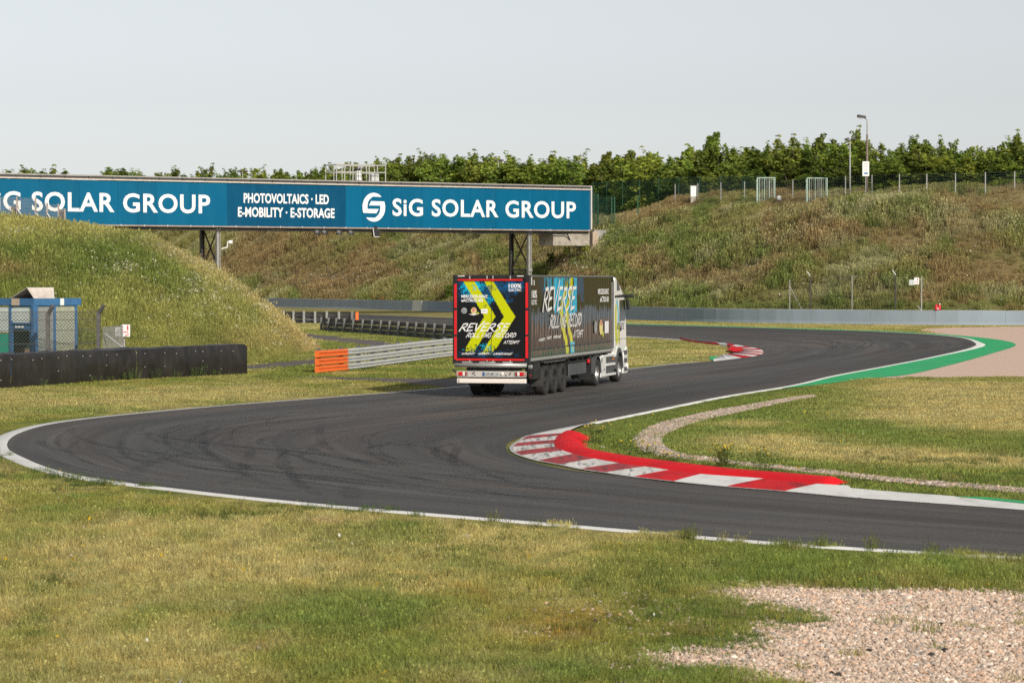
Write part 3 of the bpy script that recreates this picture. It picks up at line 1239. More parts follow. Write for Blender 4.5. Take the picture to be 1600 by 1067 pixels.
FB = [((-200, 92), (-200, 104)), ((0, 143), (0, 160)), ((240, 172), (300, 196)), ((440, 178), (500, 218)), ((640, 192), (640, 244)), ((800, 216), (700, 262)), ((960, 244), (800, 290)), ((1100, 268), (870, 302)), ((1190, 286), (900, 322)),
      ((1260, 312), (930, 338)), ((1290, 345), (930, 352)), ((1285, 366), (900, 366)), ((1250, 388), (860, 380)), ((1190, 408), (800, 392)), ((1100, 430), (720, 402)), ((900, 455), (640, 412)), ((640, 488), (560, 428)), ((400, 514), (400, 506))]
fo = catmull(np.array([G(*z6(*a))[:2] for a, b in FB]), 3)
fi = catmull(np.array([G(*z6(*b))[:2] for a, b in FB]), 3)
fcol = [1, 1, 1, 0, 1, 0, 1, 0, 1, 0, 1, 0, 1, 0, 1, 0, 0]
for i in range(len(FB) - 1):
    A_, B_ = fo[i * 3:i * 3 + 4], fi[i * 3:i * 3 + 4]
    V = np.zeros((4, 3, 3))
    V[:, 0, :2], V[:, 1, :2], V[:, 2, :2] = A_ - KO2, B_ - KO2, B_ - KO2 + (B_ - A_) * .03
    V[:, 0, 2], V[:, 1, 2], V[:, 2, 2] = .022, .10, -.01
    me = grid_mesh('kerb_stripe', V)
    me.flip_normals() if me.polygons[0].normal.z < 0 else None
    link('kerb_stripe', me, KR if fcol[i] else KW, parent=kerb2)
hp = catmull(np.array([G(*z6(*p))[:2] for p in [(640, 350), (720, 300), (700, 262), (800, 290), (870, 302), (930, 338), (920, 360), (860, 380), (780, 385), (700, 360)]]), 3, True)
hp = hp - KO2
sheet('kerb_hump', hp, .14, KR2, kind=None, parent=kerb2)
sheet('green_runoff', GP([z6(320, 465), (1109.5, 557.3), z6(560, 428), z6(400, 508), z6(370, 500)]), .03, GREENP)

# ------------------------------------------------------------------ gravel
GRAV_M = M('gravel_bed', (.50, .375, .275), .95, var=.25, scale=30, bump=.8, spec=.2)
GRAVF_M = M('gravel_far', (.68, .50, .40), .95, var=.16, scale=9, bump=.5, spec=.2)
GRAVS_M = M('gravel_grey', (.37, .31, .25), .95, var=.3, scale=16, bump=.8, spec=.2)
sheet('gravel_trap', GRAVEL_NEAR, .004, GRAV_M)
sheet('gravel_trap', GRAVEL_FAR, .006, GRAVF_M)
ribbon('gravel_strip', GS_A, GS_B, .005, GRAVS_M)

# ------------------------------------------------------------------ embankment
sN, wN = 330, 60
ss = np.linspace(0, WL, sN)
ww = np.r_[np.linspace(.3, 26, 46), np.linspace(28, 140, 14)]
SS, WW = np.meshgrid(ss, ww, indexing='ij')
V = hill_xyz(SS, WW)


def hill_col(p, w=None):
    X, Y, Z = p[..., 0], p[..., 1], p[..., 2]
    u, v = proj(X, Y, Z)

    def b(u0, v0, su, sv):
        return np.exp(-((u - u0) / su) ** 2 - ((v - v0) / sv) ** 2)
    n1 = fbm(u * .012, v * .03, 51, 5)
    n2 = fbm(u * .03, v * .05, 52, 4)
    n3 = fbm(X * .2, Y * .2 + Z * .4, 53, 4)
    br = np.array([.24, .17, .085])
    ol = np.array([.215, .20, .075])
    gr = np.array([.125, .165, .042])
    pg = np.array([.30, .29, .16])
    st = np.array([.36, .28, .12])
    W = np.stack([smooth(n1, .44, .60) * .95 + .5 * b(520, 430, 130, 30) + .6 * b(870, 400, 40, 25), np.full_like(n1, .5), smooth(n2, .50, .66) * .8 + .4 * b(1050, 410, 140, 40) + .8 * b(830, 390, 60, 35) + smooth(v, 465, 478) * .5,
                  smooth(n3, .5, .66) * .7 + .4 * b(1450, 340, 140, 40), .55 * smooth(fbm(u * .04, v * .2, 55), .5, .7) * b(1250, 305, 400, 14)], -1) ** 2.0
    W /= W.sum(-1, keepdims=True)
    return (W @ np.stack([br, ol, gr, pg, st])) * (.8 + .4 * fbm(X * .9, Y * .9 + Z, 57))[..., None]


hm = grid_mesh('hillside', V)
set_col(hm, 'turf', hill_col(V).reshape(-1, 3) * .8)
hm.flip_normals() if hm.polygons[len(hm.polygons) // 2].normal.z < 0 else None
hill_mat = attr_mat('hill_soil', 'turf', rough=.95, spec=.1, noise=[(1.2, .2, (1, 1, 1)), (6, .3, (1, 1, .5))], bump=.6)
link('hillside', hm, hill_mat, kind='structure', smooth_=True)

# ------------------------------------------------------------------ mound
tN, qN = 150, 60
TT, QQ = np.meshgrid(np.linspace(0, 1, tN), np.r_[np.linspace(0, 1, 44), np.linspace(1.03, 2, 16)], indexing='ij')
V = mound_xyz(TT, QQ)


def mound_col(p):
    X, Y, Z = p[..., 0], p[..., 1], p[..., 2]
    u, v = proj(X, Y, Z)

    def b(u0, v0, su, sv):
        return np.exp(-((u - u0) / su) ** 2 - ((v - v0) / sv) ** 2)
    n1 = fbm(u * .015, v * .03, 61, 5)
    n2 = fbm(u * .04, v * .06, 62, 4)
    gr = np.array([.16, .185, .045])
    yg = np.array([.31, .29, .095])
    dg = np.array([.085, .135, .028])
    st = np.array([.44, .33, .165])
    rd = np.array([.30, .17, .10])
    # crest line in photo, to colour the ripe grass along it
    cv = np.interp(u, [-200, 0, 115, 220, 330, 410, 490], [332, 345, 360, 378, 430, 486, 549])
    crest = np.exp(-((v - cv) / 22) ** 2)
    W = np.stack([np.full_like(n1, .55), smooth(n1, .42, .62) * .8 + .7 * b(60, 365, 150, 22), smooth(n2, .52, .68) * .7 + .8 * b(90, 405, 110, 25) + .4 * b(180, 450, 60, 40), crest * (.35 + .7 * smooth(u, 200, 330)) + .5 * b(430, 530, 70, 18), .5 * b(20, 430, 50, 15) + .35 * b(400, 540, 80, 16) + .2 * smooth(n2, .55, .7)], -1) ** 1.3
    W /= W.sum(-1, keepdims=True)
    return (W @ np.stack([gr, yg, dg, st, rd])) * (.82 + .36 * fbm(X * 1.5, Y * 1.5, 67))[..., None]


mm = grid_mesh('grass_mound', V)
set_col(mm, 'turf', mound_col(V).reshape(-1, 3) * .8)
mm.flip_normals() if mm.polygons[len(mm.polygons) // 2].normal.z < 0 else None
link('grass_mound', mm, hill_mat, kind='structure', smooth_=True)

# ================================================================== GRASS, GRAVEL STONES, FLOWERS (nobody could count them)
BL = attr_mat('grass_blade', 'tint', inst=True, rough=.75, island=.38, spec=.2, transl=.42)
STN = attr_mat('stone', 'tint', inst=True, rough=.85, spec=.25, noise=[(60, .15, (1, 1, 1))])
FLW = attr_mat('flower', 'tint', inst=True, rough=.8, spec=.1, transl=.3)


def keep_off(X, Y, polys, pad=0.0):
    k = np.ones(X.shape, bool)
    for p in polys:
        k &= ~in_poly(X, Y, p)
    return k


KERB_POLY = np.vstack([(oc - edge_normals(oc) * .5)[:74], bc[::-1]])
KERB_POLY_B = np.vstack([(oc + edge_normals(oc) * .5)[:74], bc[::-1]])
KERB2_POLY = np.vstack([fo[3:], fi[3:][::-1]])
TAIL_POLY = np.vstack([catmull(GP([(1215, 769), (1340, 780.5), (1490, 790), (1600, 798.5), (1750, 812)]), 3), GP([(1750, 804), (1600, 790), (1490, 779), (1366, 770), (1277, 763)])])
OFF = [ROAD_POLY, KERB_POLY, KERB_POLY_B, KERB2_POLY, TAIL_POLY, GREEN_POLY, SVC_POLY, SVC2_POLY, GRAVEL_FAR, gw]

near_g = [blades_mesh('grass_tuft', 46, .17, .04, .11, .007, .8, BL, 100 + i, .05) for i in range(6)]
mid_g = [blades_mesh('grass_tuft', 50, .42, .04, .10, .018, .8, BL, 120 + i) for i in range(5)]
far_g = [blades_mesh('grass_tuft', 60, 1.0, .04, .10, .04, .8, BL, 140 + i) for i in range(5)]
allp = []
for d0, d1, dens, protos, nm, sc in ((22, 33, 95, near_g, 'lawn_grass', 1.0), (33, 48, 55, near_g, 'lawn_grass', 1.15), (48, 75, 14, mid_g, 'lawn_grass', 1.0), (75, 118, 6.5, mid_g, 'lawn_grass', 1.35), (118, 260, 1.3, far_g, 'lawn_grass', 1.2)):
    hw = .25 * d1 + 4
    n = int(dens * (d1 - d0) * 2 * hw)
    X, Y = rng.uniform(-hw, hw, n), rng.uniform(d0, d1, n)
    k = np.abs(X) < .23 * Y + 3.5
    X, Y = X[k], Y[k]
    jx = X + rng.normal(0, .05, X.size)
    jy = Y + rng.normal(0, .12, X.size)
    k = keep_off(jx, jy, OFF)
    ing = in_poly(X + rng.normal(0, .12, X.size), Y + rng.normal(0, .3, X.size), GRAVEL_NEAR) | in_poly(X, Y, GRAVEL_STRIP)
    k &= ~ing | (rng.uniform(size=X.size) < .012)
    if d0 > 100:
        k &= ~((X < -2) & (Y > 160) & (X < -.02 * Y - 1) & (Y > 250))
    X, Y = X[k], Y[k]
    tint = turf(X, Y)
    lush = np.clip((tint[:, 1] / tint[:, 0] - .8) * 1.2, 0, 1)
    s = sc * (.65 + .75 * fbm(X * 1.1, Y * .6, 71)) * (.8 + .45 * lush)
    ed = np.vstack([EA, EB])
    ed = ed[(ed[:, 1] > d0 - 3) & (ed[:, 1] < d1 + 3)]
    if len(ed):
        ed = ed[::2]
        de = np.concatenate([np.min(np.linalg.norm(np.stack([X[i:i + 4000], Y[i:i + 4000]], 1)[:, None] - ed[None], axis=2), axis=1) for i in range(0, len(X), 4000)])
        rank = (X > -1.5) & (Y < 50) & (vnoise(X * .9, Y * .9, 99) < .40) & (X < 9)
        s = s * np.where(rank, .85, .30 + .70 * smooth(de, .3, 2.2))
        gone = (de < np.where(Y < 75, .42, .3)) & ~rank
    else:
        gone = np.zeros(len(X), bool)
    s = np.where(gone, 0.02, s)
    uu_, vv_ = proj(X, Y)
    s = s * (1 - .5 * np.exp(-((uu_ - 1020) / 230) ** 2 - ((vv_ - 968) / 45) ** 2))
    # bare ground carries little grass
    thin = (tint[:, 0] > .28) & (tint[:, 1] < .24)
    s = s * np.where(thin, .6, 1)
    s = np.where(thin & (rng.uniform(size=len(X)) < .72), .02, s)
    jit = rng.normal(1, .16, (X.size, 1))
    hue = rng.normal(0, .06, X.size)
    tint = np.clip(tint * jit * np.stack([1 + hue, np.ones_like(hue), 1 - hue], 1) * 1.62, .01, .8)
    scl = np.stack([s, s, s * rng.uniform(.6, 1.5, X.size) * (1.0 if d0 < 48 else (.8 if d0 < 75 else .5))], 1)
    scatter(nm, np.stack([X, Y, np.zeros_like(X)], 1), rng.uniform(0, 6.28, X.size), scl, tint, protos)

# taller tufts that stand out of the lawn, thickest along the edge of the asphalt
tuft_g = [blades_mesh('tall_tuft', 60, .16, .10, .30, .008, .6, BL, 160 + i, .25) for i in range(4)]
n = 5200
X, Y = rng.uniform(-12, 12, n), rng.uniform(24, 62, n)
dist = np.min(np.linalg.norm(np.stack([X, Y], 1)[:, None] - EA[None, ::4], axis=2), axis=1)
pr = .05 + .55 * np.exp(-(dist / 1.0) ** 2) * smooth(X, -4, 2) + .16 * smooth(fbm(X * .8, Y * .4, 77), .52, .66)
k = (rng.uniform(size=n) < pr) & keep_off(X, Y, OFF + [GRAVEL_NEAR]) & (dist > .22)
X, Y = X[k], Y[k]
tint = turf(X, Y) * .4 + .6 * np.where(rng.uniform(size=X.size)[:, None] < .45, STRAW * 1.1, GREEN * np.array([1.0, .9, 1.0]))
s = rng.uniform(.35, .9, X.size)
scatter('tall_grass', np.stack([X, Y, np.zeros_like(X)], 1), rng.uniform(0, 6.28, X.size), s, tint, tuft_g)

# broad-leaved weed patches, darker than the lawn
n = 9000
X, Y = rng.uniform(-12, 12, n), rng.uniform(24, 60, n)
k = (rng.uniform(size=n) < smooth(fbm(X * .9 + 30, Y * .5, 177), .58, .70)) & keep_off(X, Y, OFF + [GRAVEL_NEAR])
X, Y = X[k], Y[k]
scatter('lawn_weeds', np.stack([X, Y, np.zeros_like(X)], 1), rng.uniform(0, 6.28, X.size), np.stack([rng.uniform(.5, 1.1, X.size)] * 2 + [rng.uniform(.7, 1.5, X.size)], 1), np.array([[.085, .125, .03]]) * rng.uniform(.7, 1.6, (X.size, 1)), near_g)

# green weeds creeping into the gravel
gx = GP([(1190, 962), (1240, 968), (1150, 1000), (1120, 960), (1100, 955), (1160, 955), (1085, 1003), (1130, 1003)])
wp = np.vstack([g + rng.normal(0, (.22, .55), (60, 2)) for g in gx])
scatter('gravel_weeds', np.c_[wp, np.full(len(wp), .01)], rng.uniform(0, 6.28, len(wp)), rng.uniform(.3, .75, len(wp)), np.tile(GREEN * 1.35, (len(wp), 1)) * rng.uniform(.7, 1.2, (len(wp), 1)), near_g)

# stones
stones = [stone_mesh('pebble', STN, 200 + i, 1) for i in range(5)]
SC = np.array([[.62, .47, .36], [.72, .58, .47], [.52, .40, .31], [.42, .36, .31], [.66, .44, .31], [.78, .68, .58], [.30, .27, .25]])


def stone_tint(n, p=(.26, .2, .2, .1, .13, .07, .04)):
    return SC[rng.choice(7, n, p=p)] * rng.uniform(.8, 1.15, (n, 1))


n = 230000
X, Y = rng.uniform(.8, 11, n), rng.uniform(24.5, 36, n)
k = in_poly(X + rng.normal(0, .12, n), Y + rng.normal(0, .3, n), GRAVEL_NEAR) & (X < .23 * Y + 2.5)
X, Y = X[k], Y[k]
sz = np.clip(rng.lognormal(math.log(.012), .5, X.size), .005, .045)
scatter('gravel_stones', np.stack([X, Y, .012 + sz * .3], 1), rng.uniform(0, 6.28, X.size), sz, stone_tint(X.size), stones, tilt=rng.uniform(-.5, .5, (X.size, 2)))
# strewn stones in the thin grass round the gravel
n = 1600
X, Y = rng.normal(2.1, 1.3, n), rng.normal(30.2, 2.3, n)
k = (Y > 24) & (Y < 36)
X, Y = X[k], Y[k]
sz = np.clip(rng.lognormal(math.log(.015), .4, X.size), .008, .04)
scatter('strewn_stones', np.stack([X, Y, .03 + 0 * X], 1), rng.uniform(0, 6.28, X.size), sz, stone_tint(X.size) * .75, stones)
# a few dark lumps of rubber and larger stones on the gravel
lump = GP([(1358, 1021), (1385, 1003), (1455, 1026), (1476, 1020), (1300, 1055), (1310, 1058), (1577, 1013), (1470, 978), (1555, 944), (930, 974)])
scatter('rubber_crumbs', np.c_[lump, np.full(len(lump), .03)], rng.uniform(0, 6, len(lump)), rng.uniform(.03, .055, len(lump)), np.tile([.05, .045, .045], (len(lump), 1)), stones)
n = 60000
tpar = rng.uniform(0, 1, n) ** .8
ii = tpar * (len(GS_A) - 1)
i_ = np.clip(ii.astype(int), 0, len(GS_A) - 2)
fr = (ii - i_)[:, None]
a_ = GS_A[i_] * (1 - fr) + GS_A[i_ + 1] * fr
b_ = GS_B[i_] * (1 - fr) + GS_B[i_ + 1] * fr
q = rng.uniform(-.06, 1.06, n)[:, None]
p = a_ * (1 - q) + b_ * q
sz = np.clip(rng.lognormal(math.log(.028), .35, n), .012, .06)
scatter('strip_stones', np.c_[p, .012 + sz * .4], rng.uniform(0, 6.28, n), sz, stone_tint(n, (.2, .12, .22, .22, .06, .06, .12)) * .78, stones)

# lawn flowers
def flower_mesh(name, seed, r0, h, k=5, spread=.05):
    r = np.random.default_rng(seed)
    vs, fs = [], []
    for i in range(k):
        x, y = r.normal(0, spread, 2)
        z = h * r.uniform(.75, 1.1)
        q = len(vs)
        tx, ty = r.normal(0, .5, 2)
        for a in range(6):
            an = a * PI / 3
            dx, dy = math.cos(an) * r0, math.sin(an) * r0
            vs.append((x + dx, y + dy, z + dx * tx + dy * ty - .3 * r0))
        fs.append(tuple(range(q, q + 6)))
    me = bpy.data.meshes.new(name)
    me.from_pydata(vs, [], fs)
    me.materials.append(FLW)
    return me


yf = [flower_mesh('small_flower', 300 + i, .012, .09, 2, .03) for i in range(3)]
n = 420
X, Y = rng.uniform(-9, 9, n), rng.uniform(25, 80, n)
k = keep_off(X, Y, OFF + [GRAVEL_NEAR, GRAVEL_STRIP])
X, Y = X[k], Y[k]
c = np.where(rng.uniform(size=X.size)[:, None] < .62, np.array([.75, .48, .02]), np.array([.75, .74, .68]))
scatter('lawn_flowers', np.stack([X, Y, np.zeros_like(X)], 1), rng.uniform(0, 6, X.size), rng.uniform(.8, 1.7, X.size), c, yf)

# tall meadow grass on the mound
mead = [blades_mesh('meadow_tuft', 60, .5, .25, .75, .022, .5, BL, 180 + i, .25) for i in range(5)]
n = 9500
t, q = rng.uniform(.2, 1, n), rng.uniform(0, 1.12, n)
p = mound_xyz(t, q)
tint = mound_col(p) * rng.normal(1.58, .16, (n, 1))
s = (.55 + .6 * fbm(p[:, 0] * .6, p[:, 1] * .6, 81)) * np.clip(.45 + q * 1.6, .45, 1)
s = s * np.where(t > .93, .75, 1)
scatter('meadow_grass', p, rng.uniform(0, 6.28, n), np.stack([s, s, s * rng.uniform(.7, 1.2, n)], 1), np.clip(tint, .01, .7), mead)

um = [flower_mesh('umbel', 320 + i, .032, .55, 7, .16) for i in range(4)]


def bloom(u, v):
    def b(u0, v0, su, sv):
        return np.exp(-((u - u0) / su) ** 2 - ((v - v0) / sv) ** 2)
    return 1.0 * b(275, 440, 55, 35) + .9 * b(330, 470, 60, 28) + .7 * b(210, 425, 50, 30) + .8 * b(300, 485, 40, 15) + .5 * b(390, 505, 30, 18) + 0.3 * b(430, 530, 25, 10) + .25 * b(80, 385, 80, 15) + .25 * b(20, 385, 20, 10) + .04


n = 26000
t, q = rng.uniform(.25, 1, n), rng.uniform(0.02, 1.0, n)
p = mound_xyz(t, q)
u, v = proj(p[:, 0], p[:, 1], p[:, 2])
k = rng.uniform(size=n) < .42 * bloom(u, v) * (.05 + 1.3 * smooth(fbm(u * .10, v * .13, 85), .46, .64))
p = p[k]
scatter('white_meadow_flowers', p, rng.uniform(0, 6, len(p)), rng.uniform(.7, 1.2, len(p)), np.tile([.76, .74, .52], (len(p), 1)) * rng.uniform(.75, 1.1, (len(p), 1)), um)

# rough grass on the embankment
rough = [blades_mesh('rough_tuft', 60, .8, .25, .95, .045, .45, BL, 190 + i, .3) for i in range(5)]
n = 34000
s_, w_ = rng.uniform(max(S0 - 190, 5), WL - 70, n), 1.0 + rng.uniform(0, 1, n) * 25
p = hill_xyz(s_, w_)
u, v = proj(p[:, 0], p[:, 1], p[:, 2])
k = (u > 150) & (u < 1680)
p, s_, w_, u, v = p[k], s_[k], w_[k], u[k], v[k]
tint = hill_col(p) * rng.normal(1.7, .2, (len(p), 1))
s = (.15 + 1.45 * fbm(p[:, 0] * .25 + p[:, 1] * .1, p[:, 1] * .2 + p[:, 2] * .3, 91, 5) ** 1.3) * np.clip(.5 + w_ / 5, .5, 1) * (1 - .5 * smooth(w_, 16, 19))
scatter('hillside_grass', p, rng.uniform(0, 6.28, len(p)), np.stack([s, s, s * rng.uniform(.7, 1.3, len(p))], 1), np.clip(tint, .01, .7), rough)

uf = [flower_mesh('umbel', 340 + i, .06, .8, 6, .35) for i in range(3)]
n = 16000
s_, w_ = rng.uniform(max(S0 - 190, 5), WL - 70, n), 1.0 + rng.uniform(0, 1, n) * 17
p = hill_xyz(s_, w_)
u, v = proj(p[:, 0], p[:, 1], p[:, 2])


def bloom2(u, v):
    def b(u0, v0, su, sv):
        return np.exp(-((u - u0) / su) ** 2 - ((v - v0) / sv) ** 2)
    return b(885, 400, 30, 14) + .9 * b(905, 425, 40, 10) + .6 * b(590, 430, 25, 12) + .8 * b(680, 430, 25, 15) + .5 * b(430, 445, 50, 15) + .6 * b(860, 415, 25, 10) + .5 * b(520, 440, 60, 12) + .25 * b(1300, 455, 60, 10) + .03


k = rng.uniform(size=n) < .8 * bloom2(u, v)
p = p[k]
scatter('hillside_flowers', p, rng.uniform(0, 6, len(p)), rng.uniform(.6, 1.1, len(p)), np.tile([.66, .62, .50], (len(p), 1)) * rng.uniform(.7, 1.1, (len(p), 1)), uf)
pop = np.array([hill_find(u_, 2.0)[0] for u_ in (575, 590, 601, 612, 640, 648, 700, 560)])
scatter('poppies', pop, rng.uniform(0, 6, len(pop)), np.full(len(pop), 1.1), np.tile([.6, .03, .02], (len(pop), 1)), uf)
# ================================================================== WALL, BRIDGE, GUARDRAILS, FENCES
CONC = M('painted_concrete', (.30, .36, .42), .8, var=.07, scale=.6, dirt=.35, dirtcol=(.27, .29, .30), stretch=(1, 1, .3))
CONC_W = M('white_concrete', (.66, .66, .64), .8, var=.06, scale=.6)
CONC_R = M('raw_concrete', (.40, .36, .30), .9, var=.2, scale=.8, dirt=.6, dirtcol=(.16, .14, .12), bump=.3)
GALV = M('galvanised_steel', (.50, .51, .50), .55, .0, var=.10, scale=2.5, dirt=.3, dirtcol=(.33, .32, .29))
GALV2 = M('shade_darkened_steel', (.13, .13, .128), .6, .0, var=.15, scale=2.5, dirt=.4, dirtcol=(.13, .12, .11))  # dark copy of the galvanised steel, shade of the rails put into its colour
DARKST = M('dark_steel', (.055, .052, .05), .6, .2, var=.2, scale=2, dirt=.3, dirtcol=(.16, .11, .08))
STEELGREY = M('grey_steel', (.32, .31, .29), .55, .1, var=.12, scale=2)
CREAM = M('cream_trim', (.62, .55, .49), .6, var=.08, scale=1.5, dirt=.5, dirtcol=(.35, .28, .23))
LIGHTTRIM = M('pale_cap', (.58, .58, .56), .5, var=.06, scale=1.5)
WHITEP = M('white_paint', (.80, .80, .78), .45, var=.04)
BLACKP = M('black_plastic', (.02, .02, .02), .5, var=.2)
ORANGE = M('orange_paint', (.85, .17, .03), .5, var=.07, scale=3, dirt=.15, dirtcol=(.5, .14, .05))
GREENF = M('green_wire', (.022, .10, .055), .6, var=.1)
TEALG = M('pale_green_paint', (.45, .58, .50), .5, var=.08)
REDP = M('red_paint', (.62, .02, .03), .45, var=.08)

# ---- concrete wall, one panel per casting
wall = thing('concrete_wall', 'long blue grey painted concrete wall along the foot of the hillside', 'wall', (*wall_pt(S0 + 60), 0))
WO = np.array([*wall.location])
WALL_H = 1.24
pl = 6.0
npan = int((WL - 8) / pl)
white_u = None
qv = [proj(*wall_pt(np.array(4 + pl * (i + .5))))[0] for i in range(npan)]
for i in range(npan):
    s0, s1 = 4 + pl * i + .02, 4 + pl * (i + 1) - .02
    a = wall_pt(np.linspace(s0, s1, 4))
    if i % 5 == 2:
        continue_h = .0
    mb = MB()
    hh = WALL_H + .02 * math.sin(i * 2.3)
    mb.sweep(np.c_[a, np.zeros(4)], [(.22, 0), (.14, .25), (.09, hh - .03), (.06, hh), (-.06, hh), (-.09, hh - .03), (-.14, .25), (-.22, 0)])
    mb.build('wall_panel', CONC, wall, WO)
sw, _ = 0, 0
su = np.linspace(5, WL - 5, 3000)
uu = proj(wall_pt(su)[:, 0], wall_pt(su)[:, 1], 0)[0]
s_w = su[np.argmin(np.abs(uu - 654))]
a = wall_pt(np.linspace(s_w - 1.7, s_w + 1.7, 4))
MB().sweep(np.c_[a, np.zeros(4)], [(.26, .0), (.2, .25), (.15, WALL_H + .0), (.09, WALL_H + .02), (-.1, WALL_H + .02), (-.12, .2)]).build('white_panel', CONC_W, wall, WO, label='white panel set in the grey wall')
for i in range(0, npan):
    s1 = 4 + pl * i
    a = wall_pt(np.array([s1 - .02, s1 + .02]))
    if i % 1 == 0:
        MB().sweep(np.c_[a, [0, 0]], [(.225, 0), (.145, .25), (.1, WALL_H - .02), (-.1, WALL_H - .02), (-.225, 0)]).build('wall_joint', M('joint', (.26, .30, .34), .9), wall, WO)
cap = wall_pt(np.linspace(4, WL - 6, 160))
MB().sweep(np.c_[cap, np.full(160, WALL_H)], [(.07, .0), (.07, .035), (-.07, .035), (-.07, .0)]).build('wall_cap', M('wall_cap_m', (.50, .50, .47), .8), wall, WO)

# ---- advertising bridge
PR = P(922, 360, 318)
PLf = P(0, 349.5, 280)
bd = np.array([PR[0] - PLf[0], PR[1] - PLf[1]])
bd /= np.linalg.norm(bd)
brz = math.atan2(bd[1], bd[0])
bridge = thing('bridge', 'steel footbridge across the track clad with a long blue lettered advertising board', 'bridge', (PR[0], PR[1], 0), brz)
Bz0, Bz1 = 9.6, 14.25


def bx(u, dy=0.0):
    """local x along the bridge face seen at photo column u"""
    a = (u - 800) / FPX
    o = np.array([PR[0], PR[1]]) + np.array([-bd[1], bd[0]]) * dy
    # X = a*cpY' ; use ray in plan
    r = ray(u, 320)
    # o + t*bd = k*r
    A_ = np.array([[bd[0], -r[0]], [bd[1], -r[1]]])
    t, k = np.linalg.solve(A_, -o)
    return t


def bz(u, v):
    t = bx(u)
    y = PR[1] + bd[1] * t
    return P(u, v, y)[2]


XL = -92.0
BLUES = [M('board_blue_%s' % k, c, .42, var=.06, scale=.35, dirt=.10, dirtcol=(.04, .19, .30), spec=.15, stretch=(1, 1, .3)) for k, c in zip('abcdef', [(.0, .101, .205), (.0, .111, .222), (.0, .106, .213), (.0, .070, .15), (.0, .065, .141), (.0, .118, .234)])]
us = [-400, -300, -200, -130, -60, 0, 62, 124, 184, 215, 244, 297, 355, 402, 448, 497, 540, 566, 612, 660, 690, 735, 775, 832, 878, 922]
xs = [bx(u) for u in us]
for i in range(len(xs) - 1):
    x0, x1 = xs[i] + .008, xs[i + 1] - .008
    mid_u = (us[i] + us[i + 1]) / 2
    bmat = BLUES[3 + i % 2] if 355 <= mid_u < 540 else (BLUES[5] if 540 <= mid_u < 566 else BLUES[i % 3])
    MB().box(((x0 + x1) / 2, 0.03, (Bz0 + Bz1 - .1) / 2), (x1 - x0, .06, Bz1 - Bz0 - .1)).build('sign_panel', bmat, bridge)
# right end frame, deck box, trims
MB().box((XL / 2 + .1, 2.2, (Bz0 + Bz1) / 2 + .1), (-XL - .3, 4.2, Bz1 - Bz0 - .5)).build('bridge_box', DARKST, bridge)
MB().box((XL / 2, .0, Bz1 - .0), (-XL, .34, .13)).build('board_trim', CREAM, bridge)
MB().box((XL / 2, .1, Bz1 + .19), (-XL, .3, .24)).build('top_rail_gap', DARKST, bridge)
MB().box((XL / 2 + .05, 2.1, Bz1 + .37), (-XL + .2, 4.5, .14)).build('bridge_roof', STEELGREY, bridge)
MB().box((XL / 2, .0, Bz0 - .08), (-XL, .32, .14)).build('board_trim', M('dull_trim', (.34, .27, .23), .7, var=.2, scale=1.5), bridge)
mb = MB().box((XL / 2, .2, Bz0 - .22), (-XL, .25, .12))
mb.box((XL / 2, 4.2, Bz0 + .0), (-XL, .3, .3)).box((XL / 2 + .5, 1.75, Bz0 - .18), (-XL, .3, .3))
mb.build('bottom_beam', DARKST, bridge)
MB().box((.04, 2.1, (Bz0 + Bz1) / 2 + .12), (.1, 4.3, Bz1 - Bz0 + .35)).build('end_trim', LIGHTTRIM, bridge)
MB().box((.03, -.12, (Bz0 + Bz1) / 2 + .2), (.16, .3, Bz1 - Bz0 + .3)).build('end_trim', LIGHTTRIM, bridge)
# small brackets on both trims
for k in range(34):
    x = -1.2 - k * 2.65
    MB().box((x, -.19, Bz1 + .2), (.08, .12, .24)).build('bracket', DARKST, bridge)
    MB().box((x + .9, -.18, Bz0 - .06), (.07, .1, .2)).build('bracket', LIGHTTRIM, bridge)
# cable pipe under the board
pp = [(x, -.05, Bz0 - .42 - (.06 if i % 2 else 0)) for i, x in enumerate(np.linspace(XL, -4.2, 30))] + [(-3.2, -.05, Bz0 - .45), (-2.2, .6, Bz0 - 1.5), (-1.2, .8, Bz0 - 2.0), (-.4, .9, Bz0 - 2.0)]
MB().tube(pp, .07, 6).build('cable_pipe', BLACKP, bridge)

LET = M('white_lettering', (.84, .84, .83), .5, var=.02)


def on_board(u0, v0, u1, v1, uref=None):
    x0, x1 = bx(u0), bx(u1)
    um = (u0 + u1) / 2
    return x0, x1


def bfn(x0, x1, z0, z1):
    return lambda a, b: np.stack([x0 + (x1 - x0) * a, np.full_like(a, -.045), z0 + (z1 - z0) * b], 1)


def zavg(pts):
    return sum(bz(u, v) for u, v in pts) / len(pts)


text_obj('lettering', 'SiG SOLAR GROUP', bfn(bx(613), bx(899.5), zavg([(619, 338), (893, 341.5)]), zavg([(619, 310), (893, 315.5)])), LET, bridge, .022, 1.08, label='white words SiG SOLAR GROUP on the right board')
text_obj('lettering', 'SiG SOLAR GROUP', bfn(bx(-27), bx(328), zavg([(62, 330), (320, 334.2)]), zavg([(62, 299.5), (320, 304.5)])), LET, bridge, .022, 1.08, label='white words SiG SOLAR GROUP on the left board')
text_obj('lettering', 'PHOTOVOLTAICS · LED', bfn(bx(380.5), bx(513.5), zavg([(385, 317.6), (508, 319.4)]), zavg([(385, 301.7), (508, 304.4)])), LET, bridge, .030, 1.03, label='white words PHOTOVOLTAICS LED')
text_obj('lettering', 'E-MOBILITY · E-STORAGE', bfn(bx(371.5), bx(522.5), zavg([(376, 339.2), (518, 341)]), zavg([(376, 323.4), (518, 326)])), LET, bridge, .030, 1.03, label='white words E-MOBILITY E-STORAGE')


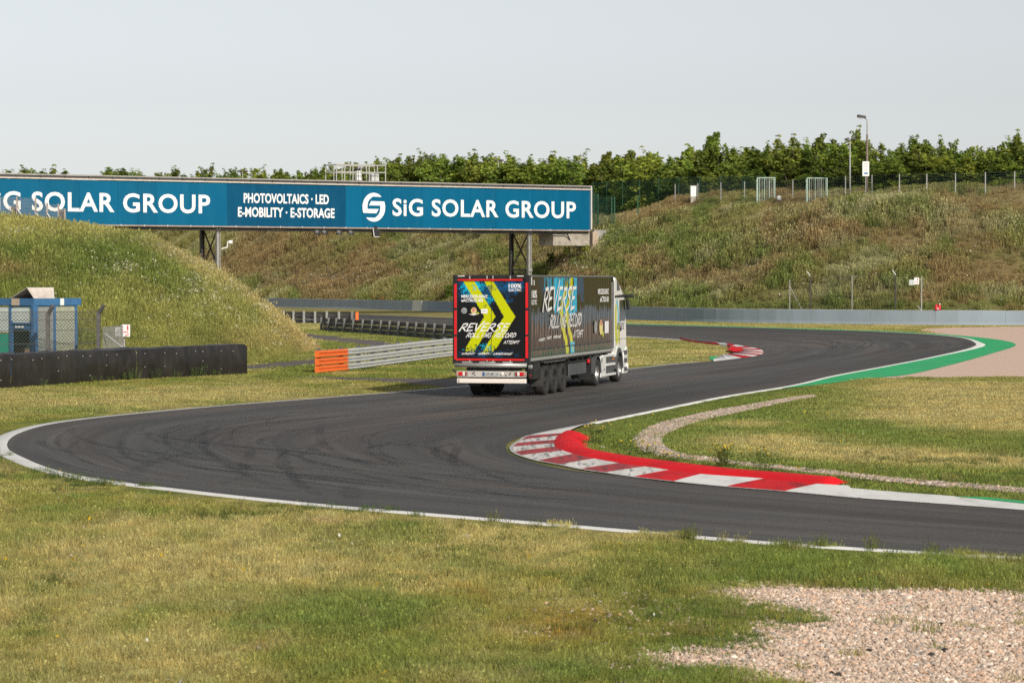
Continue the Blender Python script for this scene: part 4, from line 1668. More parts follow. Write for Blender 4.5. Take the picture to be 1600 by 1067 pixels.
def logo(u0, u1, v0, v1):
    x0, x1 = bx(u0), bx(u1)
    um = (u0 + u1) / 2
    z0, z1 = bz(um, v1), bz(um, v0)

    def q(x, y):
        return (x0 + (x1 - x0) * x / 160, -.045, z1 - (z1 - z0) * y / 200)

    def el(a):
        return (80 + 80 * math.cos(a), 100 - 100 * math.sin(a))
    up = [(134, 27)] + [el(a) for a in np.linspace(R(62), R(205), 22)] + [(10, 140), (100, 140), (112, 112), (38, 112), (36, 100)] + [(80 + 47 * math.cos(a), 98 - 71 * math.sin(a)) for a in np.linspace(R(178), R(110), 10)] + [(78, 27)]
    up = [el(a) for a in np.linspace(R(58), R(204), 24)] + [(98, 142), (114, 112), (34, 112)] + [(82 + 48 * math.cos(a), 100 - 74 * math.sin(a)) for a in np.linspace(R(190), R(96), 12)] + [(134, 28)]
    mb = MB()
    lo = [(160 - p[0], 200 - p[1]) for p in up]
    for poly in (up, lo):
        bm = bmesh.new()
        f = bm.faces.new([bm.verts.new(q(*p)) for p in poly])
        bmesh.ops.triangulate(bm, faces=[f])
        bm.verts.index_update()
        mb.add([v.co for v in bm.verts], [tuple(v.index for v in f.verts) for f in bm.faces])
        bm.free()
    mb.build('emblem', LET, bridge, label='white round S emblem')


logo(566, 601.6, 301.5, 346.5)
logo(-86, -41, 291, 340)

# trestles: two legs across the width of the bridge, braced
for uc in (342.5, 829.5):
    x = bx(uc)
    legs = []
    for y in (.35, 4.2):
        MB().box((x, y, (Bz0 - .1) / 2), (.42, .08, Bz0 - .1)).box((x - .17, y, (Bz0 - .1) / 2), (.08, .40, Bz0 - .1)).box((x + .17, y, (Bz0 - .1) / 2), (.08, .40, Bz0 - .1)).build('column', STEELGREY if y < 1 else DARKST, bridge)  # back leg takes the dark steel, its shade put into the colour
    for z0, z1 in ((Bz0 - .2, Bz0 - 4.6), (Bz0 - 4.6, .3)):
        MB().bar((x, .35, z0), (x, 4.2, z1), .09, 4).build('brace', DARKST, bridge)
        MB().bar((x + .1, 4.2, z0), (x + .1, .35, z1), .09, 4).build('brace', DARKST, bridge)
        MB().bar((x, .35, z1), (x, 4.2, z1), .14, 4).build('strut', DARKST, bridge)
    for z in (Bz0 - 4.6, 1.5):
        MB().box((x + .0, .12, z), (.5, .08, .35)).build('column_flange', STEELGREY, bridge)

# platform rail on the roof
RAILM = M('handrail', (.50, .49, .45), .5, .2)
xa, xb = bx(519, 1.5), bx(595.5, 1.5)
zt = Bz1 + .44
hz = 1.75
rl = MB()
for yy in (.5, 3.0):
    for z in (zt + hz, zt + hz * .55):
        rl.bar((xa, yy, z), (xb, yy, z), .06)
for x_ in (xa, xb):
    for z in (zt + hz, zt + hz * .55):
        rl.bar((x_, .5, z), (x_, 3.0, z), .06)
rl.build('platform_rail', RAILM, bridge)
for k, x_ in enumerate(np.linspace(xa, xb, 7)):
    for yy in (.5, 3.0):
        MB().bar((x_, yy, zt), (x_, yy, zt + hz), .06).build('rail_post', RAILM, bridge)

# things standing on / hanging from the bridge


def on_bridge(x, y, z):
    q = np.array([PR[0], PR[1]]) + bd * x + np.array([-bd[1], bd[0]]) * y
    return (q[0], q[1], z)


t = thing('control_cabinet', 'white upright box with dark hood on the bridge platform', 'cabinet', on_bridge(bx(559.5, 1.5), 1.5, zt), brz)
MB().box((0, 0, .62), (.55, .5, 1.1), bev=.03).build('cabinet_body', WHITEP, t)
MB().box((0, 0, 1.27), (.75, .6, .2), bev=.04).build('hood', BLACKP, t)
MB().box((0, -.02, .05), (.65, .6, .12)).build('plinth', DARKST, t)
t = thing('control_cabinet', 'low grey metal box at the right end of the bridge platform', 'cabinet', on_bridge(bx(584.5, 1.5), 1.5, zt), brz)
MB().box((0, 0, .42), (.95, .6, .84), bev=.03).build('cabinet_body', GALV, t)
MB().box((0, -.32, .42), (.8, .03, .68)).build('cabinet_door', LIGHTTRIM, t)
# four signal lamps under the bridge and a box
for k, u_ in enumerate((495.5, 506.8, 529.5, 548)):
    t = thing('signal_lamp', 'small grey round lamp under the bridge, %s of the row of four' % ('first', 'second', 'third', 'last')[k] + ' from the left', 'lamp', on_bridge(bx(u_), -.1, Bz0 - .35), brz, group='lamps hung under the bridge')
    MB().bar((.3, .1, .3), (.3, .1, -.62), .07).build('hanger', BLACKP, t)
    MB().lathe([(.01, -.28), (.2, -.26), (.27, .0), (.2, .2), (.02, .24)], 12, 'x', (-.1, 0, -.22)).build('lamp_body', GALV2, t, smooth_=True)
    MB().box((.12, 0, -.22), (.35, .12, .12)).build('arm', BLACKP, t)
t = thing('signal_box', 'black box with pale edges hanging under the bridge right of the lamps', 'signal box', on_bridge(bx(586), -.1, Bz0 - .25), brz)
MB().prism([(-.42, .12), (.42, .12), (.38, -.72), (-.3, -.72)], -.25, .25, 'y').build('box_body', BLACKP, t)
MB().bar((-.46, -.27, .1), (-.33, -.27, -.74), .05, 4).bar((-.33, -.27, -.76), (.36, -.27, -.76), .035, 4).build('edge_strip', WHITEP, t)
MB().box((0, 0, .25), (.3, .2, .35)).build('hanger', BLACKP, t)
# white camera arm on the left trestle
xx = bx(347.5)
t = thing('security_camera', 'white camera on a bent arm fixed to the left bridge column', 'camera', on_bridge(bx(345), .2, bz(345, 388)), brz)
MB().tube([(.1, -.1, -.05), (.8, -.1, .1), (.85, -.1, .75)], .06).build('arm', WHITEP, t)
MB().box((1.15, -.1, .68), (.42, .3, .32), bev=.03).build('camera_head', WHITEP, t)
MB().bar((.85, -.1, .68), (1.0, -.1, .68), .04).build('joint', WHITEP, t)

# concrete abutment at the right end
ab = thing('bridge_abutment', 'raw concrete abutment block where the bridge meets the hillside', 'abutment', on_bridge(-.3, 1.6, 7.2), brz)
MB().box((-2.0, .3, 1.45), (5.0, 3.0, 1.7)).build('bearing_block', CONC_R, ab)
MB().box((1.3, -.9, 1.25), (.8, .7, 2.0)).build('end_post', M('pale_concrete', (.48, .38, .29), .9, var=.15, scale=1), ab)
MB().box((3.3, -.3, 1.45), (3.4, .5, 2.0)).build('wing_wall', M('grey_concrete', (.38, .37, .35), .9, var=.2, scale=1, dirt=.6, dirtcol=(.2, .18, .16)), ab)

# ---- guardrails
WB = [(.0, .0), (.025, .03), (.085, .06), (.085, .115), (.02, .15), (.02, .19), (.085, .225), (.085, .28), (.025, .31), (.0, .34)]
WBc = WB + [(p[0] - .02, p[1]) for p in WB[::-1]]


def guardrail(name, label, pts, h, mat, postmat, side, n_rails=3, post_every=2.0, post_side=1, rail_len=4.0, posts=True, rh=.25):
    """pts: plan points (travel order); side: +1 rail corrugation faces right of travel"""
    p = catmull(np.asarray(pts), 10) if len(pts) > 2 else np.array([np.asarray(pts[0]) * (1 - k) + np.asarray(pts[1]) * k for k in np.linspace(0, 1, 20)])
    t = thing(name, label, 'guardrail', (*p[0], 0))
    O = np.array([*p[0], 0])
    L_ = np.r_[0, np.cumsum(np.linalg.norm(np.diff(p, axis=0), axis=1))]

    def at(s):
        return np.stack([np.interp(s, L_, p[:, 0]), np.interp(s, L_, p[:, 1])], -1)
    pitch = (h - rh - .02) / max(n_rails - 1, 1)
    nseg = max(1, int(round(L_[-1] / rail_len)))
    for k in range(n_rails):
        z = h - rh - k * pitch
        for q in range(nseg):
            s = np.linspace(L_[-1] * q / nseg + .01, L_[-1] * (q + 1) / nseg - .01, 6)
            path = np.c_[at(s), np.full(6, max(z, .03))]
            prof = [(side * a, b * (rh / .34)) for a, b in WBc]
            MB().sweep(path, prof).build('rail', mat, t, O)
    if posts:
        n = int(L_[-1] / post_every)
        for q in range(n + 1):
            c = at(np.array(min(q * post_every + .1, L_[-1] - .1)))
            d = at(np.array(min(q * post_every + .6, L_[-1]))) - at(np.array(max(q * post_every - .6, 0)))
            rz = math.atan2(d[1], d[0])
            nx, ny = d[1] / np.linalg.norm(d), -d[0] / np.linalg.norm(d)
            cc = c + np.array([nx, ny]) * post_side * .13
            MB().box((cc[0], cc[1], (h + .08) / 2), (.12, .16, h + .08), rz).build('post', postmat, t, O)
            for k in range(n_rails):
                z = h - rh / 2 - k * pitch
                c2 = c + np.array([nx, ny]) * post_side * .05
                MB().box((c2[0], c2[1], z), (.1, .12, .14), rz).build('spacer', postmat, t, O)
    return t, at, L_[-1], O


POSTL0 = M('pale_post', (.34, .34, .33), .6, var=.12)
POSTP = M('post_grey', (.14, .14, .135), .6, .0, var=.12, scale=3)
g1 = GP([(415, 503.8), (470, 505), (530, 506), (553, 506.3)])
t, at, L1, O = guardrail('guardrail', 'dark shade-coloured three-beam guardrail emerging from behind the grassy mound', g1, 1.02, GALV2, POSTL0, -1, 3, 1.55, 1, rh=.30)
c = at(np.array(L1 - .2))
MB().box((c[0], c[1] - .1, .55), (.25, .3, 1.0), bev=.03).build('end_block', POSTP, t, O)
c = at(np.array(L1 + .0)) + np.array([.28, -.05])
MB().box((c[0], c[1] - .05, .55), (.26, .3, 1.0), bev=.03).build('end_block', ORANGE, t, O, label='orange end block')
g2 = GP([(504, 516.5), (540, 519.2), (585, 522.2), (630, 525.6), (672, 529), (705, 531.6), (735, 533.5), (770, 534.5)])
t, at, L2, O = guardrail('guardrail', 'dark shade-coloured guardrail with thick grey posts curving behind the lorry', g2, .95, GALV2, POSTP, -1, 3, 2.45, 1, rh=.285)
g3 = GP([(501, 583), (550, 578.5), (600, 572), (650, 565), (700, 558.5), (745, 553)])
t, at, L3, O = guardrail('guardrail', 'pale galvanised guardrail with an orange end in front of the service road', g3, .93, GALV, GALV2, 1, 3, 2.6, -1, rh=.265)
for k in range(3):
    z = .93 - .265 - k * (.93 - .285) / 2 - .005
    s = np.linspace(-.35, 3.0, 8)
    pth = np.array([at(np.array(max(q, 0.0))) + (at(np.array(.5)) - at(np.array(0.))) * (min(q, 0.0) / .5) for q in s])
    prof = [(a, b * .85) for a, b in [(.0, .0), (.10, .02), (.115, .05), (.115, .13), (.05, .15), (.05, .20), (.115, .22), (.115, .28), (.10, .305), (.0, .325), (-.12, .325), (-.12, 0)]]
    MB().sweep(np.c_[pth, np.full(8, max(z, .03) - .002)], prof).build('end_cap', ORANGE, t, O, label='orange painted rail end')

# ---- black belt-clad tyre barrier
BELT = M('rubber_belt', (.021, .019, .018), .42, var=.35, scale=1.4, dirt=.55, dirtcol=(.055, .045, .04), stretch=(1, 1, .35), bump=.25, spec=.45)
bt = GP([(-260, 622), (-120, 614), (0, 607), (60, 603.5), (120, 599), (180, 595), (240, 592), (300, 589), (350, 586.5), (385, 585)])
bp = catmull(bt, 8)
bar_t = thing('tyre_barrier', 'long black rubber belt covered tyre barrier in front of the blue hut', 'barrier', (*G(385, 585)[:2], 0))
BO = np.array([*bar_t.location])
Lb = np.r_[0, np.cumsum(np.linalg.norm(np.diff(bp, axis=0), axis=1))]


def batt(s):
    return np.stack([np.interp(s, Lb, bp[:, 0]), np.interp(s, Lb, bp[:, 1])], -1)


nb_ = edge_normals(bp)
s_seam = Lb[np.argmin(np.abs(proj(bp[:, 0], bp[:, 1])[0] - 18))]
segs_ = [(0, s_seam - 2.9), (s_seam - 2.88, s_seam - .01), (s_seam + .01, Lb[-1] * .72), (Lb[-1] * .72 + .02, Lb[-1] - .02)]
for a, b in segs_:
    n_s, n_z = int((b - a) / .12) + 4, 12
    s = np.linspace(a, b, n_s)
    c = batt(s)
    d = batt(s + .2) - batt(s - .2)
    d /= np.linalg.norm(d, axis=1, keepdims=True)
    nr = np.stack([d[:, 1], -d[:, 0]], 1)
    V = np.zeros((n_s, n_z + 6, 3))
    for j in range(n_z):
        z = 1.17 * j / (n_z - 1)
        bul = .10 * (fbm(s * .55, np.full_like(s, z * 1.3), 7, 3) - .5) + .05 * np.sin(z / 1.17 * PI)
        V[:, j, :2] = c + nr * bul[:, None] - BO[:2]
        V[:, j, 2] = z + (.05 * (vnoise(s * .8, s * 0, 5) - .5) if j == n_z - 1 else 0) * (j > 0)
    for j in range(6):
        off = -.05 - .16 * j
        V[:, n_z + j, :2] = c + nr * off - BO[:2]
        V[:, n_z + j, 2] = 1.17 + .05 * np.sin((j + 1) / 6 * PI) + .10 * (vnoise(s * 1.1, np.full_like(s, j * 1.7), 6) - .5)
    link('belt_panel', grid_mesh('belt_panel', V), BELT, bar_t, smooth_=True)
e0, e1 = batt(np.array(Lb[-1] - .01)), batt(np.array(Lb[-1] - .5))
d = (e0 - e1) / np.linalg.norm(e0 - e1)
MB().box((*(e0 - np.array([d[1], -d[0]]) * .45), .575), (.06, .95, 1.15), math.atan2(d[1], d[0])).build('belt_panel', BELT, bar_t, BO)
bolt = MB()
for k in range(46):
    s = Lb[-1] * .30 + k * .62
    if s > Lb[-1] - .2:
        break
    for z in ([] if k % 3 == 1 else ([1.0 + .04 * math.sin(k * 2.3)] if k % 2 else [1.0, .42 + .2 * math.sin(k * 1.9)])):
        c = batt(np.array(s + .08 * math.sin(k * 3.1)))
        d = batt(np.array(s + .2)) - batt(np.array(s - .2))
        d /= np.linalg.norm(d)
        q = c + np.array([d[1], -d[0]]) * .085
        bolt.box((q[0], q[1], z), (.03, .05, .03))
bolt.build('bolt', M('bolt', (.45, .43, .40), .5, .3), bar_t, BO)

# ---- marshal hut
HUTB = M('hut_blue', (.045, .15, .31), .45, var=.12, scale=2, dirt=.25, dirtcol=(.08, .16, .27))
HUTD = M('hut_inside', (.12, .11, .09), .8)
PANE = M('milky_pane', (.62, .68, .66), .25, var=.06, scale=2)
TEAL = M('teal_panel', (.02, .36, .25), .5, var=.08)
hut = thing('marshal_hut', 'blue framed marshal hut with big windows standing behind the black barrier', 'hut', (*P(54, 500, 108)[:2], 0), R(-38))
# local: x to the right along the right face, corner at origin; left face goes to -y side. Use two axes:
hr = hut.rotation_euler.z
# right face direction (seen) and left face direction in world
dr = Vector((math.cos(R(54)), math.sin(R(54)), 0))
dl = Vector((-math.cos(R(36)), math.sin(R(36)), 0))
hut.rotation_euler = (0, 0, math.atan2(dr.y, dr.x))
# in local axes: right face along +x (depth 2.25), left face along +y (3.4 m)
W1, W2, HZ = 2.25, 3.6, 2.86
GLASS = bpy.data.materials.new('hut_glass')
GLASS.use_nodes = True
_b = GLASS.node_tree.nodes['Principled BSDF']
_b.inputs['Base Color'].default_value = (.75, .78, .74, 1)
_b.inputs['Roughness'].default_value = .08
_b.inputs['Alpha'].default_value = .22
for x, y in ((0, 0), (W1, 0), (0, W2), (W1, W2), (0, 1.33), (W1 * .47, 0)):
    MB().box((x, y, HZ / 2), (.11 if (x or y) else .24, .11 if (x or y) else .16, HZ), bev=.015).build('corner_post', HUTB, hut)
MB().box((W1 / 2, W2 / 2, .05), (W1, W2, .1)).build('hut_floor', HUTD, hut)
# fascia boards with pale stripes
MB().box((W1 / 2 + .06, -.06, HZ + .12), (W1 + .3, .08, .28), bev=.01).build('fascia', HUTB, hut)
MB().box((-.06, W2 / 2 + .02, HZ + .12), (.08, W2 + .16, .28), bev=.01).build('fascia', HUTB, hut)
MB().box((W1 + .17, W2 / 2, HZ + .12), (.08, W2, .28)).build('fascia', HUTB, hut)
MB().box((W1 / 2, W2 / 2, HZ + .2), (W1, W2, .06)).build('hut_roof', GALV2, hut)
MB().box((W1 * .62, -.105, HZ + .12), (.2, .02, .27)).build('fascia_stripe', WHITEP, hut)
MB().box((-.105, .95, HZ + .12), (.02, .42, .27)).build('fascia_stripe', M('beige', (.55, .45, .34), .6), hut)
# rounded-corner frames: outer rectangle minus opening


def frame(parent, name, mat, o, ax, w, z0, z1, t, rad, thick=.06, org_local=None):
    """frame panel in the plane through o spanned by ax (unit) and z, opening with rounded corners"""
    n = 6
    out, inn = [], []
    ox0, ox1, oz0, oz1 = 0, w, z0, z1
    ix0, ix1, iz0, iz1 = t, w - t, z0 + t, z1 - t
    for cx, cz, a0, px, pz in ((ix1 - rad, iz1 - rad, 0, ox1, oz1), (ix0 + rad, iz1 - rad, 90, ox0, oz1), (ix0 + rad, iz0 + rad, 180, ox0, oz0), (ix1 - rad, iz0 + rad, 270, ox1, oz0)):
        for k in range(n):
            a = R(a0 + 90 * k / (n - 1))
            inn.append((cx + rad * math.cos(a), cz + rad * math.sin(a)))
            out.append((px, pz))
    N_ = len(inn)
    vs = []
    pn = Vector((ax[1], -ax[0], 0))
    for dd in (0, thick):
        for lst in (out, inn):
            for p in lst:
                q = Vector(o) + Vector(ax) * p[0] + pn * dd
                vs.append((q.x, q.y, p[1]))
    fs = []
    for i in range(N_):
        j = (i + 1) % N_
        fs += [(i, j, N_ + j, N_ + i), (2 * N_ + i, 2 * N_ + j, 3 * N_ + j, 3 * N_ + i), (N_ + i, N_ + j, 3 * N_ + j, 3 * N_ + i), (i, j, 2 * N_ + j, 2 * N_ + i)]
    mb = MB()
    mb.add(vs, fs)
    return mb.build(name, mat, parent)


def pane(parent, o, ax, w, z0, z1, mat, name='pane'):
    q = [Vector(o) + Vector(ax) * a for a in (0.03, w - .03)]
    pn = Vector((ax[1], -ax[0], 0)) * .02
    mb = MB()
    mb.add([(q[0].x, q[0].y, z0 + .03), (q[1].x, q[1].y, z0 + .03), (q[1].x, q[1].y, z1 - .03), (q[0].x, q[0].y, z1 - .03),
            (q[0].x + pn.x, q[0].y + pn.y, z0 + .03), (q[1].x + pn.x, q[1].y + pn.y, z0 + .03), (q[1].x + pn.x, q[1].y + pn.y, z1 - .03), (q[0].x + pn.x, q[0].y + pn.y, z1 - .03)],
           [(0, 1, 2, 3), (7, 6, 5, 4), (0, 4, 5, 1), (1, 5, 6, 2), (2, 6, 7, 3), (3, 7, 4, 0)])
    return mb.build(name, mat, parent)


# right face: two tall windows
frame(hut, 'window_frame', HUTB, (.06, 0, 0), (1, 0, 0), W1 * .47 - .06, .55, HZ, .05, .08)
frame(hut, 'window_frame', HUTB, (W1 * .47, 0, 0), (1, 0, 0), W1 * .53, .55, HZ, .05, .08)
pane(hut, (.06, .0, 0), (1, 0, 0), W1 * .47, .55, HZ, GLASS)
pane(hut, (W1 * .47, 0, 0), (1, 0, 0), W1 * .53, .55, HZ, GLASS)
pane(hut, (.05, -.02, 0), (1, 0, 0), W1 * .46, .1, .62, PANE, 'lower_panel')
pane(hut, (W1 * .49, -.02, 0), (1, 0, 0), W1 * .5, .1, .62, PANE, 'lower_panel')
# left face: light above a wide framed opening
frame(hut, 'window_frame', HUTB, (0, 1.33, 0), (0, -1, 0), 1.27, 2.1, HZ, .07, .14)
pane(hut, (0, 1.33, 0), (0, -1, 0), 1.27, 2.1, HZ, PANE)
frame(hut, 'door_frame', HUTB, (0, 1.33, 0), (0, -1, 0), 1.27, .45, 2.05, .15, .12)
pane(hut, (0, 1.33, 0), (0, -1, 0), 1.27, .05, .5, PANE, 'lower_panel')
MB().box((-.09, .75, 2.0), (.02, .45, .07)).build('name_strip', WHITEP, hut)
pane(hut, (0, W2, 0), (0, -1, 0), W2 - 1.36, 1.75, HZ - .05, PANE)
pane(hut, (0, W2, 0), (0, -1, 0), W2 - 1.36, .3, 1.75, TEAL, 'lower_panel')
# back walls seen through the openings
MB().box((W1 - .03, W2 / 2 + .5, HZ / 2), (.05, W2 - 1.2, HZ)).build('back_wall', M('hut_green_inside', (.07, .16, .10), .8), hut)
MB().box((W1 * .55, W2 * .48, .55), (.7, .5, 1.1)).build('desk', M('hut_desk', (.30, .22, .14), .7), hut)
# hatch roof on top: open gabled hood
hood = MB()
ridge = [(.1, -.3), (1.25, -.55)]
rx = MB()
a0, a1 = Vector((-.35, 1.15, 3.1)), Vector((.55, -.05, 3.1))
HOODM = M('hood_sheet', (.56, .50, .45), .6, var=.12, scale=3, dirt=.3, dirtcol=(.35, .28, .22))
rA, rB = Vector((.12, .55, 3.52)), Vector((1.02, .0, 3.52))
fA, fB = Vector((.1, .1, 3.06)), Vector((1.02, -.05, 3.06))
bA, bB = Vector((.3, 1.75, 3.06)), Vector((1.4, 1.3, 3.06))


def slab(parent, name, mat, q, th):
    n = (q[1] - q[0]).cross(q[3] - q[0]).normalized() * th
    mb = MB()
    mb.add([tuple(p) for p in q] + [tuple(p + n) for p in q], [(0, 1, 2, 3), (7, 6, 5, 4), (0, 4, 5, 1), (1, 5, 6, 2), (2, 6, 7, 3), (3, 7, 4, 0)])
    return mb.build(name, mat, parent)


slab(hut, 'roof_hood', HOODM, [fA, fB, rB, rA], .03)
slab(hut, 'roof_hood', HOODM, [rA, rB, bB, bA], .03)
MB().box((.75, 1.0, 3.06), (.9, .9, .06)).build('hatch_base', DARKST, hut)

# ---- chain link fences
WIRE = M('fence_wire', (.07, .07, .068), .7, var=.1)
POSTM = M('concrete_post', (.10, .095, .09), .8, var=.25, scale=5)
POSTL = M('grey_post', (.36, .36, .35), .7, var=.12, scale=3)


def link_mesh(t, O, p0, p1, z0, z1, pitch, r, mat=WIRE, tension=(), square=False, zb=None):
    p0, p1 = np.asarray(p0, float), np.asarray(p1, float)
    L_ = np.linalg.norm(p1 - p0)
    d = (p1 - p0) / L_
    mb = MB()
    hgt = z1 - z0

    def pt(s, z):
        return (p0[0] + d[0] * s, p0[1] + d[1] * s, z)

    def strip(a, b, rr):
        # flat three-sided wire
        mb.bar(a, b, rr, 3)
    if square:
        for s in np.arange(0, L_, pitch[0]):
            strip(pt(s, z0), pt(s, z1), r)
        for z in np.arange(z0, z1 + .01, pitch[1]):
            strip(pt(0, z), pt(L_, z), r)
    else:
        for s in np.arange(-hgt, L_, pitch):
            for sg in (1, -1):
                a_s, a_z, b_s, b_z = s, z0, s + hgt, z1
                if a_s < 0:
                    a_z += -a_s
                    a_s = 0
                if b_s > L_:
                    b_z -= b_s - L_
                    b_s = L_
                if b_z <= a_z:
                    continue
                if sg > 0:
                    strip(pt(a_s, a_z), pt(b_s, b_z), r)
                else:
                    strip(pt(L_ - a_s, a_z), pt(L_ - b_s, b_z), r)
    for z in tension:
        mb.bar(pt(0, z), pt(L_, z), r * 1.6, 4)
    mb.build('wire_mesh', mat, t, O, kind='stuff')


f0, f1, f2 = P(-75, 560, 104)[:2], P(75, 560, 106.2)[:2], P(154, 560, 107.5)[:2]
t = thing('catch_fence', 'tall chain-link catch fence with bent concrete post in front of the blue hut', 'fence', (*f2, 0))
O = np.array([*f2, 0])
for q in (f0, f1, f2):
    MB().box((q[0], q[1], 1.3), (.15, .15, 2.6)).build('post', POSTM, t, O)
    MB().bar((q[0], q[1], 2.5), (q[0] + .22, q[1] - .12, 2.86), .085, 4).build('post_arm', POSTM, t, O)
link_mesh(t, O, f0, f1, .5, 2.62, .14, .009, tension=(2.62, 2.3, 1.9, 1.4, .9))
link_mesh(t, O, f1, f2, .5, 2.62, .14, .009, tension=(2.62, 2.3, 1.9, 1.4, .9))
f3 = P(194, 560, 112)[:2]
t = thing('wire_fence', 'short low chain-link fence between the bent post and the fire sign', 'fence', (*f3, 0))
O = np.array([*f3, 0])
MB().bar((*f3, 0), (*f3, 2.05), .04, 8).build('post', POSTL, t, O)
link_mesh(t, O, f2 + np.array([.12, .25]), f3, .4, 2.0, .12, .006, mat=POSTL, tension=(2.0, .5))
MB().bar((*(f2 + np.array([.2, .3])), 1.75), (*(f2 + np.array([1.6, 1.4])), .5), .035).build('stay', POSTL, t, O)
MB().bar((*f3, 1.3), (f3[0] - .35, f3[1] - .2, .7), .03).bar((f3[0] - .35, f3[1] - .2, .7), (f3[0] - .75, f3[1] - .4, .0), .03).build('stay', LIGHTTRIM, t, O)


def fire_sign(label, c, w, h, rz, small, extra):
    t = thing('fire_sign', label, 'sign', c, rz)
    MB().box((0, 0, h / 2), (w, .02, h)).build('sign_board', WHITEP, t)
    MB().box((.22 * w, -.014, h * .72), (w * .16, .008, h * .36), bev=0).box((.22 * w, -.014, h * .93), (w * .06, .008, h * .06)).build('extinguisher_symbol', REDP, t)
    text_obj('lettering', 'FIRE', lambda a, b: np.stack([w * (-.36 + .66 * a), np.full_like(a, -.016), h * (.31 + .14 * b)], 1), REDP, t, .02)
    m_ = MB().prism([(-.12 * w, .05 * h), (.02 * w, .17 * h), (.02 * w, .13 * h), (.36 * w, .24 * h), (.38 * w, .18 * h), (.06 * w, .07 * h), (.08 * w, .02 * h)], -.018, -.01, 'y')
    m_.build('arrow', REDP, t)
    return t


GREYT = M('grey_print', (.30, .29, .29), .6)
c = P(197, 516, 111.9)
z0, z1 = P(197, 526, 111.9)[2], P(197, 507, 111.9)[2]
fire_sign('white fire extinguisher sign with red arrow beside the short fence', (c[0], c[1] - .06, z0), .34, z1 - z0, R(5), None, None)
c = P(184.5, 518, 111.9)
t = thing('post_sign', 'small white numbered board left of the fire sign by the black barrier', 'sign', (c[0], c[1] - .05, P(184, 525, 111.9)[2]), R(5))
MB().box((0, 0, .18), (.22, .02, .36)).build('sign_board', WHITEP, t)
text_obj('lettering', '12', lambda a, b: np.stack([-.05 + .1 * a, np.full_like(a, -.014), .1 + .17 * b], 1), GREYT, t)

# right-hand pair of boards behind the wall
pq, _s = hill_find(1437.5, 1.4)
t = thing('sign_post', 'thin grey post with strut behind the wall beside the small boards', 'post', pq)
dd = pq[1]
zt_ = P(1437.5, 432, dd)[2] - pq[2]
MB().bar((0, 0, -.1), (0, 0, zt_), .055).build('post', POSTL, t)
MB().bar((0, 0, .9), (-.35, 0, 1.4), .04).build('stay', POSTL, t)
c = P(1432.2, 440, dd - .15)
hgt_ = P(1432, 434, dd)[2] - P(1432, 444.5, dd)[2]
fire_sign('white fire extinguisher sign on the thin post behind the grey wall', (c[0], c[1], P(1432, 444.5, dd - .15)[2]), .42, hgt_, R(4), None, None)
c = P(1424.6, 441, dd - .15)
t = thing('post_sign', 'small pale grey board left of the fire sign above the grey wall', 'sign', (c[0], c[1], P(1424, 445.3, dd - .15)[2]), R(4))
MB().box((0, 0, .22), (.44, .02, .44)).build('sign_board', M('pale_blue_board', (.52, .58, .58), .5), t)
text_obj('lettering', '12', lambda a, b: np.stack([-.15 + .3 * a, np.full_like(a, -.014), .12 + .2 * b], 1), GREYT, t)
# red box on the wall
pq, _s = hill_find(1468.5, 1.0)
c = P(1468.5, 482, pq[1] - .9)
t = thing('extinguisher', 'pair of small red fire extinguishers with white caps standing at the wall top', 'extinguisher', (c[0], c[1], WALL_H + .035), 0)
wc = wall_pt(np.array(_s))
t.location = (wc[0], wc[1], WALL_H + .035)
for dx, dz in ((-.13, 0), (.14, .02)):
    MB().lathe([(.02, 0), (.12, .0), (.13, .05), (.13, .36), (.08, .44), (.03, .48)], 12, 'z', (dx, 0, dz)).build('cylinder', REDP, t, smooth_=True)
    MB().box((dx + .03, -.05, .51 + dz), (.12, .1, .08)).build('valve', REDP if dx < 0 else WHITEP, t)
MB().box((0, -.13, .14), (.12, .03, .1)).build('label_plate', WHITEP, t)

# catch fence behind the wall, right
fp = [(1232.5, 1.3), (1265, 1.2), (1333, 1.2), (1401, 1.2)]
q = [hill_find(u, w)[0] for u, w in fp]
t = thing('catch_fence', 'tall thin wire catch fence with bent posts behind the grey wall', 'fence', q[0])
O = np.array(q[0])
tops = [P(1232.5, 437, q[0][1])[2], P(1265, 430, q[1][1])[2], P(1333, 430, q[2][1])[2], P(1401, 428, q[3][1])[2]]
for i, (a, z) in enumerate(zip(q, tops)):
    MB().bar((a[0], a[1], a[2] - .2), (a[0], a[1], z), .065 if i in (1, 3) else .04).build('post', DARKST if i in (1, 3) else POSTL, t, O)
    if i in (1, 3):
        MB().bar((a[0], a[1], z - .1), (a[0] - .3, a[1] - .1, z + .32), .06).build('post_arm', LIGHTTRIM, t, O)
MB().bar((q[0][0], q[0][1], tops[0] - .6), (q[0][0] + 1.35, q[0][1] + .2, q[0][2] + .5), .035).build('stay', POSTL, t, O)
for i in range(3):
    link_mesh(t, O, q[i][:2], q[i + 1][:2], min(q[i][2], q[i + 1][2]) - .1, min(tops[i], tops[i + 1]), (.30, .30), .007, tension=(tops[1] - .05, tops[1] - .9, tops[1] - 1.9), square=True)

